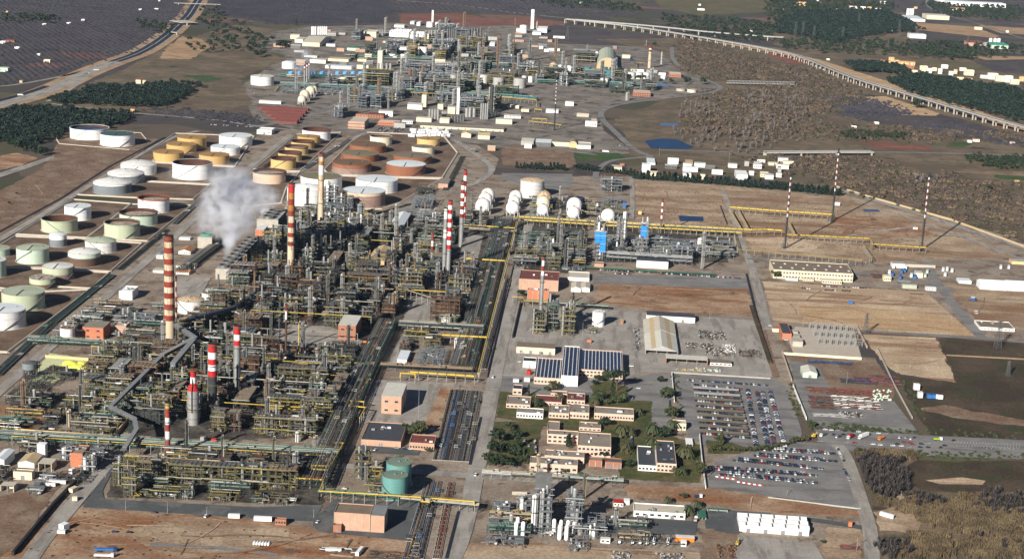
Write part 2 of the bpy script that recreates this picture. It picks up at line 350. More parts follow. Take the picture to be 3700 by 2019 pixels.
def road(name,label,pts,w,mat,layer,z=0.0,smooth=2,kind='structure',parent=None,off=0.0,dashes=None):
 P=smooth_line(pts,smooth)if smooth else[Vector((p[0],p[1],0))for p in pts]
 if off:
  P=ribbon_pts(P,off*2)[0]if off>0 else ribbon_pts(P,-off*2)[1]
 L,R=ribbon_pts(P,w);n=len(P)
 zz=z+lz(layer);vs=[(p.x,p.y,zz)for p in L+R]
 me=bpy.data.meshes.new(name);me.from_pydata(vs,[],[[i,n+i,n+i+1,i+1]for i in range(n-1)])
 if me.polygons[0].normal.z<0:me.flip_normals()
 me.materials.append(M(mat));me.update()
 o=ob(name,me,parent,kind)
 if label:tag(o,label)
 return o
 # --- the ground
def G(*pts):return[g(d(x,y))for x,y in pts]
def GT(c,r,*pts):return[g(t(c,r,x,y))for x,y in pts]
def S(name,label,mat,layer,pts,jit=0.0):return sheet(name,label,G(*pts),mat,layer,jit)
gm=bpy.data.meshes.new('ground');gm.from_pydata([(-8400,-700,0),(9400,-700,0),(9400,19700,0),(-8400,19700,0)],[],[[0,1,2,3]])
gm.materials.append(M('terrain'));tag(ob('ground',gm,None,'structure'),'brown scrubby plain reaching to the top of the picture')
# fields and open country
S('field','purple grey orchard fields west of the highway','field_purple',1,[(-200,-10),(480,-10),(450,55),(400,95),(330,130),(240,165),(120,195),(-200,230)],6)
S('field','purple grey orchard between the highway and the far chemical works','field_purple',1,[(520,-10),(980,-10),(1005,30),(965,62),(830,66),(690,60),(560,42),(505,20)],6)
S('field','bluish orchard rows beyond the far red soil','field_purple',1,[(990,-10),(1420,-10),(1460,30),(1350,42),(1180,32),(1010,30)],6)
S('field','red soil field beyond the far white tanks','soil_red',2,[(1005,36),(1150,34),(1260,50),(1300,58),(1200,68),(1010,58)],5)
S('field','red soil field beside the far white column','soil_red',2,[(1230,50),(1330,45),(1440,58),(1400,64),(1300,68)],5)
S('field','red ploughed field beside the highway','soil_red',2,[(132,132),(238,131),(278,147),(188,150)],4)
S('field','small red field below the farmhouse','soil_red',2,[(72,160),(150,158),(180,161),(138,173),(66,169)],4)
S('field','brown grass field under the far viaduct','field_purple',1,[(1390,62),(1500,72),(1690,92),(1700,118),(1600,118),(1400,110),(1350,90)],6)
S('field','scrubby field before the highway embankment','scrub_floor',1,[(300,180),(430,110),(600,60),(690,75),(640,120),(720,150),(600,200),(640,260),(520,290),(160,270),(200,220)],6)
S('field','tan track beside the highway cutting','field_tan',2,[(455,92),(510,100),(530,118),(480,150),(400,148),(415,125)],5)
S('field','dark green crop strip before the highway','field_green',2,[(455,190),(530,190),(560,200),(520,208)],3)
# river plain on the right
S('riverbed','tan and brown scrub covered river plain','scrub_floor',1,[(1500,100),(1700,95),(2050,130),(2300,250),(2576,340),(2700,700),(2576,600),(2130,480),(1600,400),(1540,300),(1680,250),(1820,225),(1700,170),(1660,130)],8)
S('field','orchard block on the river plain','field_purple',2,[(2090,235),(2200,240),(2300,275),(2420,300),(2576,345),(2576,365),(2300,330),(2150,300)],6)
S('field','tan field below the viaduct bend','dirt_tan',3,[(2142,245),(2228,243),(2300,265),(2362,286),(2355,292),(2270,290),(2200,270)],3)
S('field','tan earth strip along the viaduct foot','dirt_tan',2,[(1690,90),(1900,128),(2060,162),(2180,210),(2330,250),(2450,290),(2600,340),(2600,328),(2450,275),(2330,238),(2200,195),(2060,150),(1900,120)],3)
S('field','red earth patch by the viaduct','soil_red',3,[(1930,135),(1990,142),(2040,165),(1990,162),(1935,145)],3)
S('field','pink ploughed field on the far bank','soil_red',2,[(2160,358),(2220,357),(2340,370),(2350,380),(2220,376)],3)
S('field','green field on the far bank','field_green',3,[(2395,358),(2450,360),(2430,370),(2380,368)],3)
S('field','green strip on the far bank at the frame edge','field_green',3,[(2500,440),(2590,445),(2590,455),(2510,450)],3)
S('field','red brown strips on the far bank','soil_brown',2,[(2350,430),(2590,432),(2590,445),(2480,440)],3)
S('field','dark olive grove on the far bank','field_olive',2,[(2420,400),(2590,395),(2590,430),(2500,425)],3)
# country in the upper right corner
S('field','dark wooded slope above the viaduct','scrub_floor',1,[(1940,40),(2300,30),(2330,60),(2290,110),(2576,180),(2576,330),(2300,240),(2060,150),(1940,110)],8)
S('field','long tan field below the cream warehouse','field_tan',2,[(2285,56),(2450,68),(2515,92),(2500,97),(2310,76)],4)
S('field','tan field beyond the crossroads','field_tan',2,[(2460,64),(2590,72),(2590,88),(2520,85)],4)
S('field','olive field above the hill village','field_olive',2,[(2290,148),(2450,158),(2520,180),(2400,175)],4)
S('field','tan field near the green roofed sheds','field_tan',2,[(2430,140),(2590,143),(2590,150),(2480,152)],4)
S('field','purple field beyond the village','field_purple',2,[(2440,152),(2590,155),(2590,190),(2500,180)],4)
S('field','fallow plain at the top edge','field_purple',1,[(2220,-10),(2590,-10),(2590,40),(2340,30),(2230,25)],6)
S('field','olive wedge above the pine wood','field_olive',1,[(1640,-10),(1950,-10),(1940,30),(1760,40),(1660,20)],6)
# works ground
S('works_ground','beige hardstanding of the refinery','yard',1,[(-40,860),(140,740),(420,510),(640,345),(760,318),(1180,352),(1255,400),(1240,440),(1590,445),(2110,488),(2140,478),(2620,620),(2620,760),(2590,860),(2160,830),(1930,1120),(1780,1210),(2180,1290),(2190,1420),(-60,1420)])
S('works_ground','beige hardstanding of the far chemical works','yard_far',1,[(620,110),(660,85),(790,66),(1000,60),(1200,66),(1420,62),(1440,95),(1690,118),(1690,160),(1810,222),(1680,248),(1540,262),(1505,285),(1520,330),(1600,385),(1500,395),(1200,365),(760,330),(640,300),(600,220),(720,140)])
S('lot','brown empty lot before the dark roofed tanks','soil_brown',2,[(-40,500),(60,450),(110,420),(130,390),(150,350),(260,340),(400,350),(300,420),(160,510),(-40,620)],2)
S('lot','reddish bare lot beside the copse','dirt_red',3,[(-10,395),(40,385),(98,398),(50,418),(-10,432)],2)
S('track','pale gravel track past the copse','road',3,[(-10,438),(60,416),(135,392),(138,398),(70,424),(-10,450)])
S('lot','bare brown lot among the far works sheds','soil_brown',2,[(1260,378),(1300,362),(1440,378),(1450,418),(1400,425),(1265,415)],2)
S('lot','green verge by the far roundabout','field_green',2,[(1440,384),(1560,386),(1580,402),(1470,406),(1450,400)],2)
S('lot','grey asphalt pad behind the spheres','asphalt',2,[(1262,436),(1440,438),(1440,462),(1420,478),(1350,474),(1262,450)])
S('lot','brown open ground before the pine windbreak','dirt',2,[(1595,455),(1830,466),(2120,500),(2300,540),(2300,640),(1870,640),(1850,570),(1600,560)],2)
S('lot','brown flare field','dirt',2,[(1830,500),(2120,490),(2400,570),(2560,650),(2420,650),(2190,660),(1870,630),(1840,560)],2)
S('lot','trampled reddish flare ground','dirt_red',3,[(2060,540),(2200,545),(2340,570),(2340,590),(2220,600),(2120,590)],5)
S('lot','pale ground around the front flare','dirt_pale',3,[(1880,600),(1960,595),(2080,610),(2040,635),(1900,632)],5)
S('lot','grey gravel car yard before the blue structures','asphalt',2,[(1480,688),(1880,700),(1890,716),(1860,728),(1500,712)],1)
S('lot','reddish bare lot before the barrel sheds','dirt_red',2,[(1510,714),(1880,728),(1896,790),(1700,790),(1560,768),(1495,760)],2)
S('lot','pale graded lot beyond the switchyard','dirt_pale',2,[(1918,708),(2330,735),(2452,846),(2160,830),(1945,806)],1)
S('lot','golden graded half of the pale lot','dirt_tan',3,[(2010,766),(2200,775),(2400,800),(2440,842),(2180,826),(2020,806)],4)
S('lot','dirt lot beside the white tents','dirt',2,[(2370,712),(2590,740),(2590,830),(2470,820)],2)
S('lot','pale cleared field beside the pipe yard','dirt_pale',2,[(2170,842),(2355,850),(2405,962),(2255,940),(2210,900)],2)
S('field','dark burnt field behind the pipe yard','soil_dark',2,[(2355,850),(2620,865),(2620,1110),(2340,1095),(2255,945),(2405,962)],3)
S('field','tan path across the dark field','dirt_tan',3,[(2380,892),(2600,903),(2600,907),(2382,895)])
S('field','brown earth beside the water tanks','soil_brown',3,[(2300,1030),(2380,1020),(2590,1060),(2590,1075),(2400,1050)],3)
S('lot','grey asphalt pipe storage yard','asphalt',2,[(1985,905),(2035,915),(2220,1000),(2250,1010),(2312,1090),(2040,1072),(2010,1000)])
S('lot','reddish storage strip behind the switchyard','soil_brown',2,[(1968,888),(2200,900),(2250,975),(2245,1008),(2100,1000),(2060,920),(1985,905)],1)
S('lot','pale concrete pad of the switchyard','concrete_light',3,[(2000,822),(2148,832),(2168,902),(1996,890),(1985,860)])
S('lot','worn grey concrete yard around the tent sheds','road',2,[(1300,768),(1490,776),(1895,806),(1945,935),(1940,950),(1620,935),(1560,960),(1250,950)])
S('lot','rust brown earth beside the concrete yard','soil_brown',3,[(1902,806),(1918,806),(1962,950),(1945,952)],1)
S('lot','dark asphalt of the office street','asphalt',3,[(1255,945),(1560,960),(1640,940),(1690,945),(1690,1100),(1640,1095),(1560,1030),(1440,1000),(1250,985)])
S('lawn','lawn before the solar roofed workshops','lawn',4,[(1482,972),(1530,955),(1580,975),(1575,1005),(1500,1000)],1)
S('lawn','lawn behind the pink offices','lawn',3,[(1255,985),(1640,1010),(1640,1110),(1560,1200),(1530,1100),(1250,1050)],1)
S('lawn','wooded lawn beside the main road','lawn',4,[(1232,1060),(1365,1062),(1345,1165),(1215,1170),(1215,1130)],1)
S('lawn','lawn around the black roofed office','lawn',4,[(1555,1080),(1700,1100),(1765,1120),(1760,1215),(1560,1205)],1)
S('lawn','round lawn by the car park entrance','lawn',4,[(1777,1107),(1830,1112),(1890,1130),(1860,1142),(1780,1140)],1)
S('car_park','grey asphalt car park with shade roofs','asphalt',3,[(1690,943),(1950,955),(1982,975),(2018,1088),(2010,1115),(1900,1118),(1735,1105),(1712,1040)])
S('car_park','gravel car park by the crossroads','asphalt',3,[(1780,1212),(1800,1160),(1900,1135),(1960,1120),(2112,1133),(2140,1200),(2162,1278),(1782,1226)])
S('lot','wide asphalt lorry park along the access road','asphalt',3,[(2050,1080),(2300,1092),(2340,1096),(2600,1108),(2600,1140),(2200,1128),(2060,1112)])
S('lot','rutted brown excavation strip','dirt_red',3,[(1560,1218),(1780,1226),(2165,1285),(2180,1300),(1900,1290),(1740,1262),(1580,1250)],2)
S('lot','dark asphalt loading court of the gas works','asphalt_dark',4,[(1530,1296),(1690,1308),(1755,1312),(1750,1345),(1500,1345)])
S('lot','dark asphalt beside the white hall','asphalt_dark',4,[(1770,1280),(1940,1290),(1900,1310),(1870,1330),(1775,1330)])
S('lot','brown earth at the frame bottom beside the gas works','dirt',2,[(1160,1368),(1300,1362),(1520,1378),(1760,1390),(1760,1420),(1150,1420)],2)
S('lot','brown work yard before the white hall','soil_brown',3,[(1770,1335),(1850,1310),(1860,1360),(1830,1420),(1765,1420)],2)
S('lot','grey drive before the white hall','road',4,[(1855,1345),(2050,1368),(2080,1420),(1850,1420)])
S('lot','brown bare plot beside the white hall','dirt',3,[(2080,1325),(2170,1330),(2168,1420),(2090,1420),(2060,1380)],2)
S('lot','red brown works ground at the frame bottom','dirt_red',2,[(-20,1420),(60,1350),(190,1265),(215,1280),(640,1306),(790,1330),(1030,1362),(1018,1420)],2)
S('lot','pale worn patch among the red brown ground','dirt',3,[(330,1330),(480,1300),(700,1320),(760,1350),(560,1390),(380,1385)],10)
S('lot','grey track at the frame bottom','asphalt',4,[(380,1366),(560,1375),(700,1392),(700,1399),(560,1384),(372,1374)],1)
S('lot','brown earth beside the drain wall','soil_brown',2,[(-20,1420),(-20,1255),(70,1230),(180,1180),(60,1350)],2)
S('lot','brown flat before the sulphur unit','dirt_red',3,[(-20,1022),(70,1018),(160,1030),(150,1052),(60,1085),(-20,1080)],3)
S('apron','dark asphalt apron before the front process unit','asphalt_dark',4,[(208,1276),(644,1305),(790,1312),(812,1270),(644,1276),(262,1255),(258,1235),(300,1150),(285,1150)])
S('apron','dark asphalt court around the brick compressor hall','asphalt_dark',4,[(738,1296),(792,1302),(786,1320),(800,1338),(1024,1360),(1056,1285),(1062,1258),(960,1262),(845,1255),(800,1290)])
S('lot','concrete yard between the long grey roof and the rack','road',3,[(930,955),(1160,965),(1090,1085),(1040,1075),(900,1060)])
S('lot','bare earth bank beside the sleeper track','dirt_red',4,[(1110,972),(1155,976),(1130,1075),(1095,1072),(1060,1085)],1)
S('lot','tarmac forecourt of the long grey roofed block','asphalt_dark',4,[(905,1118),(1060,1130),(1052,1146),(912,1138)])
# process unit floors, with the shade between the frames put into their dark colour
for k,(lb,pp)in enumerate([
('shade-darkened concrete floor of the front process unit',[(285,1150),(830,1170),(812,1270),(270,1250)]),
('shade-darkened concrete floor of the middle process unit',[(330,880),(900,930),(860,1100),(350,1110),(250,1020)]),
('shade-darkened concrete floor of the cracking unit',[(640,640),(1200,670),(1180,830),(960,830),(900,920),(480,880),(560,740)]),
('shade-darkened concrete floor of the crude unit',[(650,560),(850,520),(1220,560),(1240,680),(640,660)]),
('shade-darkened concrete floor beside the sphere unit',[(1300,560),(1480,560),(1470,690),(1290,680)]),
('shade-darkened concrete floor of the grey steel unit',[(1500,570),(1840,600),(1830,660),(1500,660)])]):
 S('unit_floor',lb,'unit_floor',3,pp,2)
 # sulphur pit
S('sulphur_floor','pale yellow sulphur storage pit floor','sulphur_pale',4,[(112,905),(122,888),(222,903),(210,928),(130,965),(80,960)],1)
# wild corner
S('wild_ground','rough ground with reeds and bare bushes','scrub_floor',2,[(2165,1150),(2260,1140),(2620,1150),(2620,1430),(2205,1430),(2195,1290)],4)
S('field','dark mown field in the wild corner','soil_dark',3,[(2310,1160),(2480,1158),(2620,1165),(2620,1230),(2480,1245),(2330,1238),(2260,1200)],4)
S('track','dirt track through the reeds','dirt',4,[(2215,1215),(2260,1255),(2290,1290),(2360,1320),(2590,1362),(2590,1352),(2380,1312),(2310,1282),(2265,1240),(2225,1212)],1)
S('clearing','bare clearing with a lone white container','dirt',4,[(2200,1290),(2260,1270),(2330,1310),(2300,1340),(2215,1335)],2)
S('clearing','pale earth patch in the dark field','dirt_pale',4,[(2340,1205),(2400,1196),(2470,1210),(2460,1222),(2380,1222)],6)
# roads
def R(name,label,mat,layer,w,pts,**kw):return road(name,label,G(*pts),w,mat,layer,**kw)
R('road','beige main road beside the sleeper track','road',5,15,[(1125,1430),(1158,1360),(1178,1285),(1196,1195),(1218,1090),(1238,985),(1256,890),(1283,770),(1306,665),(1328,565),(1345,500)])
R('road','beige road from the sulphur pit between the tank bunds','road',5,12,[(-30,1010),(90,905),(320,700),(470,570),(600,445),(690,372),(730,340)])
R('road','beige road along the far side of the tank farm','road',5,11,[(-30,620),(100,545),(245,455),(330,405),(430,345),(500,330)])
R('road','beige road between the ochre and brown tanks','road',5,11,[(735,445),(800,402),(880,352),(930,332)])
R('road','beige perimeter road beyond the brown tanks','road',5,12,[(1140,352),(1180,375),(1235,415),(1240,430),(1205,460),(1165,470)])
R('road','beige service road beside the drain wall','road',5,13,[(60,1430),(115,1350),(190,1262),(250,1190),(300,1130),(330,1090)])
R('road','grey cross street before the front unit','road',4,12,[(860,1172),(1000,1182),(1210,1200),(1420,1212)])
R('road','grey street behind the middle process unit','road',4,11,[(150,1085),(420,1108),(700,1125),(860,1135)])
R('road','grey lane between the middle and cracking units','road',4,9,[(985,930),(1000,880),(1030,830)])
R('road','grey access road along the lorry park','asphalt',4,17,[(1760,1112),(1900,1122),(2060,1120),(2200,1134),(2400,1141),(2640,1150)])
R('road','grey lane beside the gravel car park','road',6,12,[(2195,1430),(2190,1330),(2170,1270),(2150,1205),(2125,1140),(2105,1120)])
R('road','dark lane to the white hall','asphalt_dark',5,9,[(2180,1330),(2080,1312),(1960,1300),(1900,1310),(1850,1340),(1800,1330)])
R('road','pale concrete road beside the pale lot','road',4,11,[(1880,640),(1900,700),(1925,800),(1930,830)])
R('road','grey road past the white tents','asphalt',5,13,[(2330,660),(2360,720),(2410,780),(2470,850)])
R('road','grey road before the dark field','asphalt',5,9,[(2160,832),(2300,843),(2470,852),(2620,866)])
R('road','grey road behind the depot with the blue containers','asphalt',4,13,[(1880,650),(2050,680),(2200,690),(2330,708),(2400,735)])
R('road','embanked flood road along the river plain','road',5,15,[(2120,478),(2200,505),(2300,535),(2420,575),(2576,622),(2660,655)])
R('road','grey road across the river to the far bank','asphalt',4,12,[(1660,378),(1780,382),(1930,386),(2190,383),(2330,385),(2600,392)])
R('road','grey curved road round the far works','asphalt',5,13,[(1690,120),(1692,155),(1730,180),(1800,212),(1818,222),(1790,234),(1680,248),(1560,262),(1512,278),(1512,300),(1545,330),(1580,365),(1610,385),(1640,395)])
R('road','grey road from the far roundabout to the windbreak','asphalt',5,11,[(1640,395),(1580,400),(1530,405),(1500,430),(1498,450)])
R('road','grey country road below the highway wood','road',4,10,[(130,262),(330,285),(450,294),(560,304),(640,318),(760,330)])
R('road','grey slip road to the highway','road',4,11,[(-20,220),(60,212),(190,186),(240,170)])
R('road','grey slip road under the highway bridge','road',4,10,[(120,256),(180,225),(215,195),(250,178)])
R('road','road across the upper right plain','asphalt',4,12,[(2340,-10),(2325,15),(2380,40),(2470,62),(2540,88),(2640,115)])
R('road','country road before the green roofed sheds','asphalt',4,11,[(2120,92),(2250,108),(2420,122),(2640,138)])
R('railway','pale railway line across the far fields','road',4,14,[(1000,2),(1150,12),(1290,33),(1420,46),(1470,52)])
for lb,pts in[('grey street through the far works past the tank',[(640,320),(760,300),(900,240),(1000,180),(1060,130),(1090,90)]),('grey street along the far cooling towers',[(700,200),(900,208),(1200,226),(1500,240)]),
('grey street before the far polymer silos',[(760,318),(1000,335),(1200,350),(1500,390)]),('grey yard street of the far works',[(660,130),(800,140),(1100,150),(1400,165),(1680,175)])]:
 R('road',lb,'asphalt',3,14,pts)
sheet('pond','blue water reservoir beside the far bank road',GT(2,1,(1330,12),(1400,90),(1770,95),(1830,75),(1660,0),(1500,-10)),'pond',4)
sheet('pond','small blue fire water pond in the open ground',GT(2,1,(1672,768),(1690,822),(1925,822),(1922,778)),'pond',6)
sheet('pond','dark effluent pond of the far works',GT(2,0,(1305,845),(1330,872),(1590,872),(1560,845),(1430,838)),'pond_dark',4)
sheet('pond','small blue basin behind the barrel roofed store',GT(2,0,(1085,590),(1130,614),(1250,614),(1200,590)),'pond',4)
sheet('pond','dark settling basin beside the river road',GT(2,0,(1490,1240),(1500,1270),(1680,1270),(1675,1244)),'pond_dark',4)
sheet('pond','narrow dark basin in the flare field',GT(3,1,(950,702),(970,728),(1130,728),(1105,704)),'pond_dark',6)
R('trench','black pipe trench along the far tank farm road','asphalt_black',6,4,[(-20,594),(155,499),(277,419),(415,346)],smooth=0)
R('trench','black kerb trench along the main road','asphalt_black',7,2.6,[(1210,1050),(1182,1170)],smooth=0)
R('trench','black kerb trench along the lower main road','asphalt_black',7,2.6,[(1154,1287),(1123,1406)],smooth=0)
R('trench','black drain beside the pale concrete road','asphalt_black',7,3,[(1878,690),(1902,790),(1935,900)],smooth=0)
R('trench','dark drain across the flare field','asphalt_black',6,2,[(1812,518),(1830,566)],smooth=0)
R('track','pale gravel track across the flare field','road',6,7,[(2130,595),(2250,578),(2330,568),(2420,590),(2520,640)])
R('track','pale gravel track beside the flood wall','road',6,6,[(2140,505),(2300,552),(2440,605),(2590,660)])
R('track','gravel lane through the open ground','road',6,8,[(1818,480),(1835,520),(1862,600),(1885,650)])
R('track','gravel lane behind the lone sphere','road',6,8,[(1588,448),(1592,500),(1588,552)])
# wheel tracks and worn streaks across the bare lots
random.seed(31);q=MB();iz=0
for lot,n_,hd in[([(1600,470),(2100,500),(2300,560),(2200,640),(1880,625),(1610,555)],26,0.1),([(2060,545),(2400,590),(2500,645),(2200,655)],12,0.2),([(1510,718),(1880,730),(1890,785),(1560,765)],14,0.0),([(1930,715),(2330,740),(2440,840),(1950,802)],26,0.05),([(2180,848),(2350,855),(2395,950),(2260,935)],10,0.3),([(0,1406),(190,1275),(640,1312),(1000,1372),(980,1406)],26,0.1),([(1560,1225),(1780,1232),(2160,1290),(1900,1285)],14,0.1),([(0,510),(120,430),(380,352),(150,510),(0,600)],12,0.8),([(2380,720),(2580,745),(2580,825),(2480,815)],8,0.2),([(2090,1330),(2165,1335),(2160,1400),(2100,1400)],5,1.0),([(1170,1372),(1500,1380),(1750,1395),(1740,1406),(1160,1406)],8,0.05)]:
 P=G(*lot);xs=[p.x for p in P];ys=[p.y for p in P]
 def inp(x,y):
  r=False;j=len(P)-1
  for i in range(len(P)):
   a,b=P[i],P[j]
   if(a.y>y)!=(b.y>y)and x<(b.x-a.x)*(y-a.y)/(b.y-a.y)+a.x:r=not r
   j=i
  return r
 for k in range(n_):
  x,y=random.uniform(min(xs),max(xs)),random.uniform(min(ys),max(ys));an=hd+random.choice((0,0,0,1.4))+random.gauss(0,.25);pts=[];cur=random.uniform(-.12,.12)
  for i in range(random.randint(4,12)):
   if not inp(x,y):break
   pts.append((x,y));x+=9*math.cos(an);y+=9*math.sin(an);an+=cur+random.gauss(0,.06)
  if len(pts)<3:continue
  L_,R_=ribbon_pts(pts,random.choice((0.7,0.9,1.6,2.6)));z=0.66+(iz%40)*0.009;iz+=1;m_=random.choice((0,0,1,2))
  for a,b,c,e in zip(L_,L_[1:],R_[1:],R_):q._add([(v.x,v.y,z)for v in(e,c,b,a)],[[0,1,2,3]],m_)
o=q.build('wheel_tracks',['soil_brown','dirt_pale','dirt_red'],None,'stuff');o['label']='faint wheel tracks across the bare lots'
# --- storage tanks
def tank(c,r,xl,xr,yrim,yb,label,words,wall='tank_white',roof='white_roof',style='flat',low=None,lowfrac=0.5,rim=None,ribs=0,stair=True,name='storage_tank',n=40,cat='storage tank',group='storage tanks'):
 """xl..xr outer edges, yrim the near point of the top edge, yb the near point of the base, all in tile pixels"""
 xc=(xl+xr)/2;front=g(t(c,r,xc,yb));a=g(t(c,r,xl,yb));b=g(t(c,r,xr,yb))
 dist=front.xy.length
 R=(b-a).length/2*(1+(a-b).length/2/dist)
 dirn=Vector((front.x,front.y,0)).normalized();C=front+dirn*R
 H=zat(front.x,front.y,t(c,r,xc,yrim)[1])
 e=thing(name,label,cat,C,0.0,group);mark(C,words)
 q=MB()
 if low:
  q.cyl(0,0,H*lowfrac,H,R,n=n,cap=False);q.build('shell',wall,e)
  q=MB();q.cyl(0,0,0,H*lowfrac,R+0.02,n=n,cap=False);q.build('lower_shell',low,e)
 else:
  q.cyl(0,0,0,H,R,n=n,cap=False);q.build('shell',wall,e)
 if style=='float':
  dk=min(H*0.35,4.5)if roof!='deck_brown' and roof!='rust_in' else H*0.55
  q=MB();q.cyl(0,0,H-dk-0.5,H,R-0.25,n=n,cap=False);q.f=[f[::-1]for f in q.f];q.build('inner_wall','rust_in',e)
  q=MB();q.cyl(0,0,H-dk-0.4,H-dk,R-0.3,n=n);dkk=q.build('floating_roof',roof,e)
  q=MB();q.beam((R*0.92,0,H),(R*0.1,R*0.2,H-dk+0.3),1.2,0.4);q.build('ladder','steel',e)
  q=MB();q.ring(0,0,H-0.9,H+0.15,R-0.25,R+0.7,n);q.build('wind_girder',rim or wall,e)
 else:
  rise={'flat':R*0.035,'cone':R*0.10,'dome':R*0.20}[style]
  q=MB();k=5;pr=None;prof=[]
  for j in range(k+1):
   rr=R*(1-j/k);zz=H+rise*(1-(rr/R)**(2 if style=='dome' else 1));prof.append((rr*1.004 if j==0 else rr,zz))
  for(r0,z0),(r1,z1)in zip(prof,prof[1:]):q.cyl(0,0,z0,z1,r0,max(r1,0.02),n=n,cap=False)
  q.build('roof',roof,e)
  q=MB();q.ring(0,0,H-0.25,H+0.12,R-0.05,R+0.18,n);q.build('rim',rim or wall,e)
  q=MB();q.cyl(0,0,H+rise,H+rise+0.9,0.7,n=8);q.cyl(R*0.5,R*0.3,H+rise*0.4,H+rise*0.6+1.2,0.5,n=8);q.build('vent','steel_light',e,'stuff')
 q=MB();q.ring(0,0,H*0.62,H*0.62+0.22,R,R+0.12,n);q.build('stiffener_ring','steel_light' if wall in('tank_white','white','white_dirty')else wall,e)
 q=MB();q.ring(0,0,0.06,0.35,R,R+1.6,n);q.build('foundation','concrete',e)
 q=MB();q.ring(0,0,H+0.95,H+1.1,R+0.1,R+0.25,n);q.build('railing','yellow_rail' if style!='float' else 'steel',e)
 if R>14 and style!='float':
  q=MB();q.beam((0,-R*0.98,H+0.5),(0,0,H+{'flat':R*0.035,'cone':R*0.10,'dome':R*0.20}[style]+0.5),0.9,0.3);q.build('roof_walkway','steel',e)
 if ribs:
  q=MB()
  for i in range(ribs):q.ring(0,0,H*(i+0.5)/ribs*(lowfrac if low else 1),H*(i+0.5)/ribs*(lowfrac if low else 1)+0.4,R,R+0.35,n)
  q.build('hoop_rings','steel_light' if not low else 'rust',e,'stuff')
 if stair:
  a0=-math.pi/2+random.choice((-0.75,0.55))+random.uniform(-0.3,0.3);sg=random.choice((-1,1));q=MB();k=12
  sw=H*1.5/R
  pts=[((R+0.7)*math.cos(a0+sg*sw*i/k),(R+0.7)*math.sin(a0+sg*sw*i/k),H*i/k)for i in range(k+1)]
  for p0,p1 in zip(pts,pts[1:]):q.beam(p0,p1,0.9,0.5)
  q.build('stairway','steel',e)
 return e
def rows(fn,lst):
 for x in lst:fn(*x[:-1],**x[-1])
W=dict
